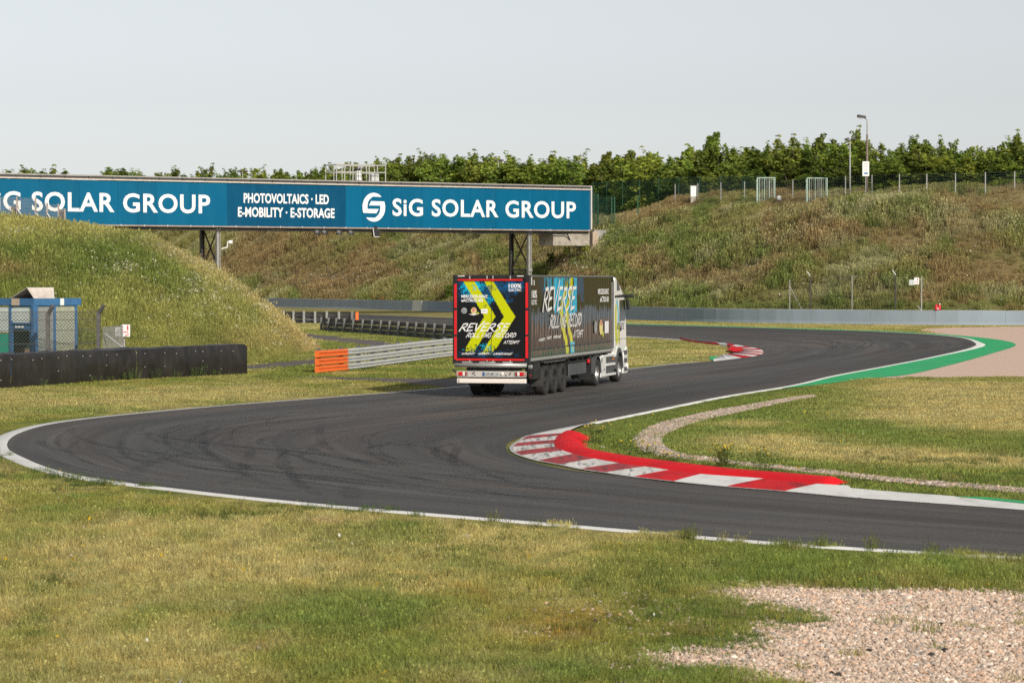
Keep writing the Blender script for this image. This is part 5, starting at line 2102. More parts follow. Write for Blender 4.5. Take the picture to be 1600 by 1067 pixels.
# ---- fences on the crest of the hill
crest_u = [(1054, 20), (1090, 20), (1127, 20), (1164, 20), (1201, 20), (1239, 20), (1279, 20), (1320, 20), (1362.5, 20), (1405, 20), (1449, 20), (1494, 20), (1539, 20), (1585, 20), (1632, 20), (1680, 20)]
q = [hill_find(u, w)[0] for u, w in crest_u]
vt = np.interp([u for u, w in crest_u], [1054, 1127, 1164, 1239, 1320, 1405, 1494, 1585, 1680], [288, 285, 284, 281, 275, 272, 270.5, 268, 265])
t = thing('wire_fence', 'long grey-posted wire fence along the top of the hillside before the trees', 'fence', q[0])
O = np.array(q[0])
tz = [P(u, v, a[1])[2] for (u, w), v, a in zip(crest_u, vt, q)]
for a, z in zip(q, tz):
    MB().bar((a[0], a[1], a[2] - .3), (a[0], a[1], z), .06, 6).build('post', M('crest_post', (.36, .36, .35), .7), t, O)
DW = M('dark_wire', (.05, .085, .075), .6, var=.1)
for i in range(len(q) - 1):
    a, b_ = q[i], q[i + 1]
    mb = MB()
    for k in range(9):
        f_ = k / 8
        mb.bar((a[0], a[1], a[2] * (1 - f_) + tz[i] * f_ - .05), (b_[0], b_[1], b_[2] * (1 - f_) + tz[i + 1] * f_ - .05), .012, 3)
    nv = 14
    for k in range(1, nv):
        f_ = k / nv
        c0 = a * (1 - f_) + b_ * f_
        mb.bar((c0[0], c0[1], c0[2]), (c0[0], c0[1], tz[i] * (1 - f_) + tz[i + 1] * f_), .010, 3)
    mb.build('wire_mesh', DW, t, O, kind='stuff')

gu = [(926, 23.5), (947, 23.5), (972, 23.5), (1000, 23.5), (1030, 23.5), (1060, 23.5), (1093, 23.5), (1126, 23.5), (1160, 23.5), (1195, 23.5)]
q = [hill_find(u, w)[0] for u, w in gu]
t = thing('green_fence', 'tall dark green mesh fence behind the grey-posted fence near the bridge end', 'fence', q[0])
O = np.array(q[0])
tz = [P(u, v, a[1])[2] for (u, w), v, a in zip(gu, np.interp([g[0] for g in gu], [926, 1000, 1060, 1195], [284, 281, 277, 274]), q)]
for a, z in zip(q, tz):
    MB().bar((a[0], a[1], a[2] - .3), (a[0], a[1], z), .05, 6).build('post', GREENF, t, O)
for i in range(len(q) - 1):
    a, b_ = q[i], q[i + 1]
    mb = MB()
    for k in range(13):
        f_ = k / 12
        mb.bar((a[0], a[1], a[2] * (1 - f_) + tz[i] * f_ - .05), (b_[0], b_[1], b_[2] * (1 - f_) + tz[i + 1] * f_ - .05), .014, 3)
    nv = 16
    for k in range(1, nv):
        f_ = k / nv
        c0 = a * (1 - f_) + b_ * f_
        mb.bar((c0[0], c0[1], c0[2]), (c0[0], c0[1], tz[i] * (1 - f_) + tz[i + 1] * f_), .012, 3)
    mb.build('wire_mesh', GREENF, t, O, kind='stuff')
gu = [(928, 15), (934, 14.5), (956, 14.5), (959.5, 14.7), (995.6, 16)]
q = [hill_find(u, w)[0] for u, w in gu]
t = thing('green_fence', 'low dark green mesh fence on the slope right of the blue board', 'fence', q[0])
O = np.array(q[0])
tops = [P(u, v, a[1])[2] for (u, w), v, a in zip(gu, (302, 303, 307, 307, 306), q)]
for a, z in zip(q, tops):
    MB().bar((a[0], a[1], a[2] - .3), (a[0], a[1], z), .08, 6).build('post', GREENF, t, O)
for i in (0, 1, 2):
    link_mesh(t, O, q[i][:2], q[i + 1][:2], min(q[i][2], q[i + 1][2]), min(tops[i], tops[i + 1]), (.22, .22), .012, mat=GREENF, square=True)

# ---- wire fence and gabions on top of the left mound
def ridge_at(u):
    tt_ = np.linspace(0, 1, 800)
    r_ = mound_xyz(tt_, np.full_like(tt_, 1.12))
    uu_, _ = proj(r_[:, 0], r_[:, 1], r_[:, 2])
    return r_[int(np.argmin(np.abs(uu_ - u)))]


fence_m = thing('mesh_fence', 'rusty wire mesh fence with leaning struts on top of the grassy mound', 'fence', ridge_at(27))
O = np.array(fence_m.location)
WEATH = M('weathered_post', (.34, .30, .27), .8, var=.2, scale=4)
MESHM = M('rusty_mesh', (.27, .26, .25), .7, var=.15)
fu = [(-45, 303), (27, 307), (56, 309), (74, 317), (91, 318.5), (101, 326)]
q = [ridge_at(u) for u, v in fu]
for (u, v), a in zip(fu, q):
    z = P(u, v, a[1])[2]
    MB().box((a[0], a[1], (a[2] - .4 + z) / 2), (.08, .08, z - a[2] + .4)).build('post', WEATH, fence_m, O)
for i in range(len(q) - 1):
    a, b_ = q[i], q[i + 1]
    z1 = P(fu[i + 1][0], fu[i + 1][1] + 1, b_[1])[2]
    link_mesh(fence_m, O, a[:2], b_[:2], min(a[2], b_[2]) - .3, z1, (.075, .075), .0065, mat=MESHM, square=True)
for u, v, u2, v2 in ((27, 327, 41, 346), (57, 334, 68, 350), (74, 334, 86, 352)):
    a = ridge_at(u)
    MB().bar(tuple(P(u, v, a[1] - .1)), tuple(P(u2, v2, a[1] - .5)), .028, 6).build('strut', WHITEP, fence_m, O)
# gabion-like wire baskets with stones
for (u0, u1, v0, v1, lb) in ((15, 27, 322, 345, 'brown wire basket leaning at the left fence post on the mound'), (91, 101, 327, 352, 'brown wire basket at the right end of the fence on the mound')):
    a = ridge_at((u0 + u1) / 2)
    d = a[1] + .25
    p0, p1 = P(u0, v1, d), P(u1, v0, d)
    t = thing('wire_basket', lb, 'basket', (p0[0], d, p0[2] - .2))
    w_, h_ = p1[0] - p0[0], p1[2] - p0[2] + .2
    mb = MB()
    for x in np.linspace(0, w_, 5):
        mb.bar((x, 0, 0), (x, 0, h_), .012, 4).bar((x, .4, 0), (x, .4, h_), .012, 4)
    for z in np.linspace(0, h_, 8):
        mb.bar((0, 0, z), (w_, 0, z), .012, 4).bar((0, .4, z), (w_, .4, z), .012, 4).bar((0, 0, z), (0, .4, z), .012, 4).bar((w_, 0, z), (w_, .4, z), .012, 4)
    mb.build('basket_wire', MESHM, t)
    mb = MB()
    r_ = random.Random(5)
    for k in range(16):
        x, y, z = r_.uniform(.08, w_ - .08), r_.uniform(.08, .32), r_.uniform(.05, h_ * .9)
        mb.box((x, y, z), (r_.uniform(.1, .2), r_.uniform(.1, .2), r_.uniform(.06, .14)), r_.uniform(0, 3), bev=.03)
    mb.build('fill', M('basket_fill', (.22, .18, .14), .9, var=.3, scale=8), t, kind='stuff')
# ================================================================== LAMPS, CABINETS, TREES
LAMPD = M('lamp_dark', (.07, .07, .07), .5, .2)
POLEB = M('lamp_pole', (.20, .15, .12), .6, .1, var=.15, scale=2)
q, _ = hill_find(1355, 20.8)
d = q[1]
t = thing('street_lamp', 'tall brown street lamp with one dark head reaching left over the hilltop', 'street lamp', q)
zt_ = P(1355, 190, d)[2] - q[2]
MB().bar((0, 0, -.2), (0, 0, zt_ * .83), .13, 8, .10).build('pole', POLEB, t, smooth_=True)
z2 = P(1353, 186.5, d)[2] - q[2]
MB().bar((0, 0, zt_ * .83), (0, 0, zt_ - .1), .075, 8, .05).tube([(0, 0, zt_ - .1), (-.05, 0, z2 - .02), (-.25, 0, z2 + .12), (-.4, 0, z2 + .16)], .05).build('arm', STEELGREY, t)
x0 = (1341 - 1355) / FPX * d
x1 = (1352 - 1355) / FPX * d
m_ = Matrix.Rotation(R(9), 4, 'Y')
MB().box(((x0 + x1) / 2 - .02, 0, z2 + .26), (x1 - x0 + .2, .32, .26), bev=.08, m=m_).build('lamp_head', LAMPD, t, smooth_=True)
MB().box(((x0 + x1) / 2 - .2, 0, z2 + .12), (.45, .22, .1), bev=.03, m=m_).build('lamp_glass', M('lamp_glass', (.4, .4, .38), .2), t)


def floodlight(u, vtop, w, label, vbase=None, two=True, zb=None):
    q, _ = hill_find(u, w)
    d = q[1]
    t = thing('floodlight_mast', label, 'floodlight', q, group='floodlight masts on the hilltop')
    z = P(u, vtop, d)[2] - q[2]
    MB().bar((0, 0, -.3), (0, 0, z), .11, 8, .06).build('pole', POSTL, t, smooth_=True)
    k = d / FPX
    for sx in (-1, 1):
        MB().box((sx * 5 * k, -.15, z - 1.0 * k * 0 + .05), (7 * k, .35, 2.6 * k), bev=.04, m=Matrix.Rotation(R(14 * sx), 4, 'Y')).build('lamp_head', M('flood_head', (.10, .085, .075), .5, var=.2), t)
    MB().bar((-6 * k, 0, z - .1), (6 * k, 0, z - .1), .05).build('cross_arm', DARKST, t)
    return t


floodlight(1327, 218, 21, 'thin grey floodlight mast left of the street lamp')
floodlight(779.5, 251, 17, 'grey floodlight mast standing above the right half of the blue board')
floodlight(566, 264, 17, 'floodlight mast behind the railed platform on the bridge')
floodlight(379, 268, 16, 'leftmost floodlight mast with its two heads just above the bridge roof')

q, _ = hill_find(1352, 19.6)
d = q[1]
t = thing('notice_board', 'white notice board on a post in front of the street lamp', 'sign', q)
k = d / FPX
z0, z1 = P(1352, 275.5, d)[2] - q[2], P(1352, 252.5, d)[2] - q[2]
MB().bar((0, 0, -.2), (0, 0, z0 + .1), .045).build('post', POSTL, t)
MB().box((0, -.05, (z0 + z1) / 2), (10.5 * k, .05, z1 - z0)).build('sign_board', WHITEP, t)
mb = MB()
for j, (wd, zz) in enumerate(((.7, .86), (.55, .74), (.6, .62), (.4, .5), (.5, .4))):
    mb.box((0, -.08, z0 + (z1 - z0) * zz), (10 * k * wd, .01, .06))
mb.build('print_line', M('faint_print', (.52, .52, .54), .6), t)
MB().box((.02, -.08, z0 + (z1 - z0) * .19), (5.5 * k, .012, .16)).build('print_block', M('blue_print', (.03, .16, .32), .6), t)

q, _ = hill_find(1083, 19.3)
d = q[1]
k = d / FPX
t = thing('switch_cabinet', 'white upright switch cabinet by the grey fence on the hilltop', 'cabinet', q, R(8))
MB().box((0, 0, P(1083, 291, d)[2] - q[2] - .95 + .35), (9 * k, .35, 1.2), bev=.02).build('cabinet_body', WHITEP, t)
MB().box((0, 0, P(1083, 290.5, d)[2] - q[2] - .02), (10 * k, .42, .06)).build('cabinet_lid', LIGHTTRIM, t)
MB().box((0, 0, .1), (8.5 * k, .3, 1.0)).build('plinth', CONC_R, t)
q, _ = hill_find(1218, 19.4)
t = thing('concrete_block', 'small pale round-topped marker low in the grass beside the caged gate', 'marker', q)
MB().lathe([(.01, .0), (.27, .0), (.27, .35), (.2, .48), (.02, .52)], 12, 'z').build('marker_body', LIGHTTRIM, t, smooth_=True)
for uc, wd, lb in ((1196.5, 27, 'pale green caged gate in the hilltop fence, nearer the white cabinet'), (1277.5, 31, 'pale green caged gate in the hilltop fence, nearer the street lamp')):
    q, _ = hill_find(uc, 19.5)
    d = q[1]
    k = d / FPX
    t = thing('cage_gate', lb, 'gate', q, group='caged gates along the hilltop fence')
    z = P(uc, 278 if uc < 1250 else 278.5, d)[2] - q[2]
    W_ = wd * k
    for x in (-W_ / 2, W_ / 2):
        for y in (0, .9):
            MB().bar((x, y, -.2), (x, y, z), .05, 6).build('gate_post', TEALG, t)
    MB().bar((-W_ / 2, 0, z), (W_ / 2, 0, z), .05).bar((-W_ / 2, .9, z), (W_ / 2, .9, z), .05).bar((-W_ / 2, 0, z), (-W_ / 2, .9, z), .05).bar((W_ / 2, 0, z), (W_ / 2, .9, z), .05).build('top_rail', TEALG, t)
    for j, x in enumerate(np.linspace(-W_ / 2, W_ / 2, 11)[1:-1]):
        MB().bar((x, .02 * (j % 2), -.1), (x, .02 * (j % 2), z - .02), .022 + .012 * (j % 3 == 0), 4).build('bar', M('bar_paint', (.38, .40, .38), .5) if j % 3 else TEALG, t)

# ---- trees
BARK = M('bark', (.10, .08, .06), .9, var=.3, scale=6)


def leaf_mat(name, c):
    m = bpy.data.materials.new(name)
    m.use_nodes = True
    n, l = m.node_tree.nodes, m.node_tree.links
    b = n['Principled BSDF']
    b.inputs['Roughness'].default_value = .55
    b.inputs['Specular IOR Level'].default_value = .25
    geo = n.new('ShaderNodeNewGeometry')
    oi = n.new('ShaderNodeObjectInfo')
    cr = n.new('ShaderNodeValToRGB')
    e = cr.color_ramp.elements
    e[0].color = (c[0] * .55, c[1] * .62, c[2] * .6, 1)
    e[1].color = (c[0] * 1.6, c[1] * 1.4, c[2] * 1.15, 1)
    l.new(geo.outputs['Random Per Island'], cr.inputs[0])
    hs_ = n.new('ShaderNodeHueSaturation')
    mr = n.new('ShaderNodeMapRange')
    mr.inputs['To Min'].default_value = .70
    mr.inputs['To Max'].default_value = 1.3
    l.new(oi.outputs['Random'], mr.inputs['Value'])
    l.new(mr.outputs[0], hs_.inputs['Value'])
    mh = n.new('ShaderNodeMapRange')
    mh.inputs['To Min'].default_value = .475
    mh.inputs['To Max'].default_value = .515
    mm_ = n.new('ShaderNodeMath')
    mm_.operation = 'FRACT'
    m10 = n.new('ShaderNodeMath')
    m10.operation = 'MULTIPLY'
    m10.inputs[1].default_value = 7.3
    l.new(oi.outputs['Random'], m10.inputs[0])
    l.new(m10.outputs[0], mm_.inputs[0])
    l.new(mm_.outputs[0], mh.inputs['Value'])
    l.new(mh.outputs[0], hs_.inputs['Hue'])
    l.new(cr.outputs[0], hs_.inputs['Color'])
    l.new(hs_.outputs[0], b.inputs['Base Color'])
    tr = n.new('ShaderNodeBsdfTranslucent')
    l.new(hs_.outputs[0], tr.inputs['Color'])
    ms = n.new('ShaderNodeMixShader')
    ms.inputs[0].default_value = .42
    l.new(b.outputs[0], ms.inputs[1])
    l.new(tr.outputs[0], ms.inputs[2])
    l.new(ms.outputs[0], n['Material Output'].inputs['Surface'])
    return m


LEAF = leaf_mat('leaves', (.235, .32, .06))
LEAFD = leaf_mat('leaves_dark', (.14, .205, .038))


def tree_meshes(seed, kind, leaf=LEAF, nleaf=3600, lsize=.33):
    """unit tree, 7 m tall: (crown mesh, trunk mesh)"""
    r = np.random.default_rng(seed)
    Ht = 7.0
    tk = MB()
    lumps = []          # centre, radius
    nstem = {'bush': 5, 'round': 3, 'spire': 1, 'loose': 4}[kind]
    wid = {'bush': 2.3, 'round': 2.0, 'spire': 1.35, 'loose': 2.0}[kind]
    for sidx in range(nstem):
        a = r.uniform(0, 2 * PI)
        lean = wid * (.55 if nstem > 1 else .05) * r.uniform(.4, 1)
        hh = Ht * (r.uniform(.72, 1.0) if sidx else .93)
        p = [Vector((0, 0, -.4))]
        nseg = 5
        for k in range(1, nseg + 1):
            f = k / nseg
            p.append(Vector((math.cos(a) * lean * f ** 1.2 + r.normal(0, .12), math.sin(a) * lean * f ** 1.2 + r.normal(0, .12), hh * f)))
        for k in range(nseg):
            f0, f1 = k / nseg, (k + 1) / nseg
            tk.bar(p[k], p[k + 1], .14 * (1 - f0) + .02, 6, .14 * (1 - f1) + .02)
        # branches
        for k in range(9):
            f = r.uniform(.12, .95)
            base = p[0].lerp(p[-1], f)
            i_ = min(int(f * nseg), nseg - 1)
            base = p[i_].lerp(p[i_ + 1], f * nseg - i_)
            an = r.uniform(0, 2 * PI)
            reach = wid * (1.0 - .52 * f) * r.uniform(.45, 1.0) * (.62 if nstem > 1 else 1)
            tip = base + Vector((math.cos(an) * reach, math.sin(an) * reach, reach * r.uniform(.15, .7)))
            tk.bar(base, tip, .045, 4, .012)
            lumps.append((tip, r.uniform(.45, .8) * (1.1 - .38 * f)))
            lumps.append((base.lerp(tip, .55), r.uniform(.4, .7) * (1.1 - .35 * f)))
        lumps.append((p[-1], .38))
        lumps.append((p[-1] - Vector((0, 0, .5)), .5))
        # leader shoots
        for k in range(2):
            tip = p[-1] + Vector((r.normal(0, .3), r.normal(0, .3), r.uniform(.4, 1.2)))
            tk.bar(p[-1], tip, .02, 4, .008)
            lumps.append((tip, .2))
            lumps.append((p[-1].lerp(tip, .65), .26))
            lumps.append((p[-1].lerp(tip, .3), .34))
    # skirt so that no bare stem shows
    for k in range({'bush': 16, 'round': 10, 'spire': 9, 'loose': 8}[kind]):
        an = r.uniform(0, 2 * PI)
        rr = wid * r.uniform(.2, .95)
        lumps.append((Vector((math.cos(an) * rr, math.sin(an) * rr, r.uniform(.3, 2.2))), r.uniform(.5, .85)))
    wts = np.array([q[1] ** 2 for q in lumps])
    wts /= wts.sum()
    idx = r.choice(len(lumps), nleaf, p=wts)
    cen = np.array([tuple(q[0]) for q in lumps])[idx]
    rad = np.array([q[1] for q in lumps])[idx]
    dr_ = r.normal(0, 1, (nleaf, 3))
    dr_ /= np.linalg.norm(dr_, axis=1, keepdims=True)
    pos = cen + dr_ * (rad * r.uniform(.35, 1.08, nleaf))[:, None]
    pos[:, 2] = np.maximum(pos[:, 2], .02)
    # leaf sprays: bent quads facing roughly outward/upward
    nrm = dr_ * .7 + r.normal(0, .55, (nleaf, 3)) + np.array([0, 0, .35])
    nrm /= np.linalg.norm(nrm, axis=1, keepdims=True)
    ax = np.cross(nrm, r.normal(0, 1, (nleaf, 3)))
    ax /= np.linalg.norm(ax, axis=1, keepdims=True)
    ay = np.cross(nrm, ax)
    sz = lsize * r.uniform(.55, 1.25, nleaf)[:, None]
    v0 = pos - ax * sz * .5
    v1 = pos - ay * sz * .32 + nrm * sz * .12
    v2 = pos + ax * sz * .55
    v3 = pos + ay * sz * .32 + nrm * sz * .12
    vs = np.stack([v0, v1, v2, v3], 1).reshape(-1, 3)
    me = bpy.data.meshes.new('tree_crown')
    me.vertices.add(len(vs))
    me.vertices.foreach_set('co', vs.astype(np.float32).ravel())
    me.loops.add(nleaf * 4)
    me.loops.foreach_set('vertex_index', np.arange(nleaf * 4, dtype=np.int32))
    me.polygons.add(nleaf)
    me.polygons.foreach_set('loop_start', np.arange(0, nleaf * 4, 4, dtype=np.int32))
    me.update(calc_edges=True)
    me.materials.append(leaf)
    tm_ = bpy.data.meshes.new('tree_trunk')
    tm_.from_pydata(tk.v, [], tk.f)
    tm_.materials.append(BARK)
    return me, tm_


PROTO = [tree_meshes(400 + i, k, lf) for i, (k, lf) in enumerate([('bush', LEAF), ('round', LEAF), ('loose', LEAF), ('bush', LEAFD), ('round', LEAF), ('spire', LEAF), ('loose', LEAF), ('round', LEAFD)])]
SKY_U = [0, 15, 25, 45, 66, 90, 110, 150, 172, 200, 215, 225, 240, 253, 265, 285, 320, 364, 385, 410, 434, 444, 490, 515, 532, 551, 570, 590, 610, 631, 650, 673, 690, 712, 743, 759, 777, 790, 806, 825, 858, 870, 887, 910, 948, 965, 983, 1000, 1015, 1035, 1058, 1080, 1095, 1116, 1135, 1150, 1169, 1183, 1200, 1211, 1236, 1255, 1285, 1310, 1331, 1345, 1366, 1390, 1404, 1435, 1455, 1483, 1511, 1535, 1554, 1579, 1599, 1640, 1700]
SKY_V = [276, 275, 268, 264, 266, 270, 276, 276, 264, 263, 268, 276, 270, 272, 276, 264, 262, 266, 264, 263, 268, 264, 263, 259, 262, 255, 258, 249, 248, 252, 246, 238, 243, 243, 244, 242, 242, 248, 245, 248, 246, 252, 248, 242, 238, 246, 237, 246, 236, 242, 232, 250, 236, 208, 228, 238, 231, 229, 226, 222, 219, 232, 209, 224, 207, 226, 222, 232, 226, 211, 226, 220, 232, 230, 224, 213, 212, 215, 210]


def plant_tree(u, vtop, w, proto, label, group, wscale=1.0):
    q, s_ = hill_find(u, w)
    zt_ = P(u, vtop, q[1])[2]
    hgt = zt_ - q[2]
    if hgt < 1.0:
        hgt = 1.0
    sc = hgt / 7.25
    t = thing('tree', label, 'tree', (q[0], q[1], q[2] - .1), random.uniform(0, 6.28), group)
    cr_, tk_ = PROTO[proto]
    for nm, me in (('crown', cr_), ('trunk', tk_)):
        o = link(nm, me, None, t)
        k = max(sc, .7) * wscale * 1.25
        o.scale = (k * random.uniform(.9, 1.15), k * random.uniform(.9, 1.15), sc)
    return t


GT = 'trees in the hilltop row behind the fence'
GTL = 'bushy green tree in the dense row along the hilltop behind the fence'
GB = 'trees seen over the roof of the bridge'
GBL = 'bushy green tree whose top shows over the roof of the blue bridge'
special = {1116: 'tall pointed tree rising above the hilltop row near the white cabinet', 1285: 'broad dark round tree just left of the thin floodlight mast', 1331: 'tall green tree directly behind the thin floodlight mast', 1435: 'tall leafy tree right of the street lamp', 1579: 'tall tree near the right edge of the photo', 948: 'slim tree just right of the bridge end', 673: 'tallest tree over the middle of the blue board'}
LETTERS = [(21, 'G of the left SiG'), (62, 'S of the left SOLAR'), (88, 'O of the left SOLAR'), (115, 'L of the left SOLAR'), (142, 'A of the left SOLAR'), (168, 'R of the left SOLAR'), (205, 'G of the left GROUP'), (234, 'R of the left GROUP'),
           (265, 'O of the left GROUP'), (295, 'U of the left GROUP'), (320, 'P of the left GROUP'), (387, 'P of PHOTOVOLTAICS'), (410, 'O of PHOTOVOLTAICS'), (440, 'L of PHOTOVOLTAICS'), (468, 'S of PHOTOVOLTAICS'), (496, 'word LED'),
           (584, 'white round emblem'), (619, 'S of the right SiG'), (653, 'G of the right SiG'), (690, 'S of the right SOLAR'), (712, 'O of the right SOLAR'), (735, 'L of the right SOLAR'), (757, 'A of the right SOLAR'), (776, 'R of the right SOLAR'),
           (803, 'G of the right GROUP'), (827, 'R of the right GROUP'), (848, 'O of the right GROUP'), (872, 'U of the right GROUP'), (893, 'P of the right GROUP')]
MARKS = [(925, 'the right end of the blue board'), (1000, 'the green fence right of the board'), (1054, 'the first grey fence post'), (1083, 'the white cabinet'), (1127, 'the third grey fence post'), (1164, 'the fourth grey fence post'), (1196, 'the left caged gate'), (1239, 'the post between the two caged gates'), (1277, 'the right caged gate'),
         (1327, 'the thin floodlight mast'), (1355, 'the street lamp'), (1405, 'the second fence post right of the street lamp'), (1449, 'the third fence post right of the street lamp'), (1494, 'the fourth fence post right of the street lamp'), (1539, 'the fifth fence post right of the street lamp'), (1585, 'the sixth fence post right of the street lamp')]
used_labels = set()


def tree_label(u):
    if u in special:
        return special[u]
    tone = 'bushy green treetop'
    if u < 925:
        o = sorted(LETTERS, key=lambda a: abs(a[0] - u))[0]
        lab = '%s over the bridge roof, above the %s' % (tone, o[1])
        if lab in used_labels:
            lab = 'green treetop over the roof, %s of that above the %s' % ('right' if u > o[0] else 'left', o[1])
    else:
        o = sorted(MARKS, key=lambda a: abs(a[0] - u))[0]
        pos = 'straight behind' if abs(o[0] - u) < 7 else ('just right of' if u > o[0] else 'just left of')
        lab = 'leafy hilltop tree %s %s' % (pos, o[1])
    if lab in used_labels:
        return GTL if u > 925 else GBL
    used_labels.add(lab)
    return lab


kinds_seq = [0, 2, 1, 6, 4, 3, 2, 0, 1, 7, 6, 4]
for i, (u, v) in enumerate(zip(SKY_U, SKY_V)):
    if v >= 275 and u < 300:
        continue
    pr_ = 5 if u in (1116, 948, 983, 1169, 1511) else (7 if u in (1285, 712, 190) else kinds_seq[i % 12])
    if u in (1331, 1211, 1236):
        pr_ = 4
    w_ = 29 + (i % 3) * 2.5
    if u < 900:
        w_ = 20 + (i % 3) * 2
    plant_tree(u, v, w_, pr_, tree_label(u), None if u in special else (GT if u > 925 else GB), 1.5 if u < 300 else (1.3 if u < 900 else 1.1))
# fill between and behind
k = 0
for u in [28, 36, 55, 60, 72, 84, 168, 180, 190, 208, 236, 246] + list(np.arange(283, 1700, 13.0)):
    vs_ = np.interp(u, SKY_U, SKY_V)
    v = vs_ + random.uniform(4, 26) if u > 900 else vs_ + random.uniform(4, 14)
    plant_tree(u, v, (33 if u > 900 else 27) + random.uniform(-3, 6) if k % 2 else (27 if u > 900 else 19) + random.uniform(-.5, 2), [0, 3, 2, 1, 7, 0][k % 6], GTL if u > 925 else GBL, GT if u > 925 else GB, random.uniform(1.1, 1.6))
    k += 1
# undergrowth in the shade of the row
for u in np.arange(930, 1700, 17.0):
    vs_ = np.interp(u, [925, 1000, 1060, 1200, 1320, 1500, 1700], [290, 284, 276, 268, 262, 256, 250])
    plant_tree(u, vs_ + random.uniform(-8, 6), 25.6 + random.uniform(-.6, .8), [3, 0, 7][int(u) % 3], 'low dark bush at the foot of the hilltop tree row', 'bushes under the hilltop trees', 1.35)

# shrubs round the abutment and other rank plants
def shrub(u, w, hgt, proto, label, wsc=1.0):
    q, _ = hill_find(u, w)
    t = thing('shrub', label, 'shrub', (q[0], q[1], q[2] - .1), random.uniform(0, 6))
    cr_, tk_ = PROTO[proto]
    for nm, me in (('crown', cr_), ('trunk', tk_)):
        o = link(nm, me, None, t)
        o.scale = (hgt / 5 * wsc, hgt / 5 * wsc, hgt / 7.25)
    return t


shrub(916, 9.3, 1.9, 0, 'bright green shrub growing at the foot of the bridge abutment')
shrub(860, 8.2, 2.2, 3, 'dark shrub in the shade under the right end of the bridge')
shrub(885, 9.6, 1.8, 3, 'dark shrub close left of the bridge abutment', 1.2)
shrub(818, 5.0, 1.6, 3, 'dark low shrub between the right bridge columns')
shrub(937, 5.0, 1.2, 1, 'pale leafy shrub low on the slope right of the abutment')
shrub(705, 3.5, 1.8, 7, 'dark shrub low on the slope left of the lorry roof', 1.4)

# weeds: single tall plants
WEED = M('weed_green', (.10, .15, .03), .7, var=.2)
WEEDY = M('weed_yellow', (.55, .42, .03), .7, var=.2)


def weed(x, y, hgt, n, label, yellow=True, spread=.3, group=None):
    r = random.Random(int(x * 97 + y * 13))
    t = thing('weed', label, 'weed', (x, y, 0), group=group)
    mb, fl = MB(), MB()
    for k in range(n):
        a, rr = r.uniform(0, 6.28), spread * math.sqrt(r.uniform(0, 1))
        b0 = Vector((math.cos(a) * rr * .6, math.sin(a) * rr * .6, 0))
        h = hgt * r.uniform(.6, 1)
        tp = b0 + Vector((math.cos(a) * rr * .8, math.sin(a) * rr * .8, h))
        mb.bar(b0, tp, .006, 3, .003)
        for j in range(9):
            f = r.uniform(.1, .95)
            c = b0.lerp(tp, f)
            an = r.uniform(0, 6.28)
            l_ = .09 * r.uniform(.5, 1.3)
            dx, dy = math.cos(an) * l_, math.sin(an) * l_
            mb.add([c, c + Vector((dx * .5 - dy * .18, dy * .5 + dx * .18, .03)), c + Vector((dx, dy, .03)), c + Vector((dx * .5 + dy * .18, dy * .5 - dx * .18, .03))], [(0, 1, 2, 3)])
        if yellow and r.random() < .5:
            c = tp
            fl.box(c, (.035, .035, .025), r.uniform(0, 3))
    mb.build('stem_leaves', WEED, t)
    if fl.v:
        fl.build('blossom', WEEDY, t)


for u, v, h_, n_, lb in ((1135, 733, .55, 26, 'tall weed with yellow blossom behind the red kerb, left of its neighbour'), (1196, 741, .6, 14, 'thin tall weed behind the red kerb, right of the yellow one'), (932, 694, .55, 16, 'leafy weed at the upper end of the red kerb'), (1004, 714, .35, 12, 'low weed between the red kerb and the gravel strip'), (1055, 724, .3, 10, 'small weed on the grass above the red kerb'), (978, 706, .35, 9, 'small weed left of the gravel bend')):
    g = G(u, v)
    weed(g[0], g[1], h_, n_, lb)
ORD = ['first', 'second', 'third', 'fourth', 'fifth', 'sixth', 'seventh', 'eighth', 'ninth', 'tenth']
WL_ = sorted(((211, 594, .5, 14), (201, 594.5, .35, 8), (245, 592, .45, 8), (275, 590.5, .3, 6), (306, 589, .45, 14), (319, 588, .6, 12), (335, 587.6, .3, 8), (150, 598, .3, 6), (178, 596, .25, 6), (65, 603.8, .25, 6)))
for i_, (u, v, h_, n_) in enumerate(WL_):
    g = G(u, v)
    weed(g[0], g[1] - .15, h_, n_, 'green weed at the foot of the black barrier, %s from the left' % ORD[i_], False, .25, 'weeds along the foot of the black barrier')
# ================================================================== THE LORRY
TH = R(-13.6)
TX, TY = (768 - 800) / 48.0, 89.8
truck = thing('articulated_lorry', 'articulated lorry with black printed trailer and white cab driving away on the track', 'lorry', (TX, TY, .012), TH)
# local axes: x right, y forward, z up


def side_px(u, v):
    """photo pixel -> (y, z) on the right trailer side"""
    k = (u - 800) / FPX
    y = (k * 89.5 - .58) / (.235 - .972 * k)
    return y, 3.83 - .03 - (v - HOR) * (89.5 + .972 * y) / FPX


def rear_px(u, v):
    return (u - 768) / 46.7, (620.5 - v) / 48.0


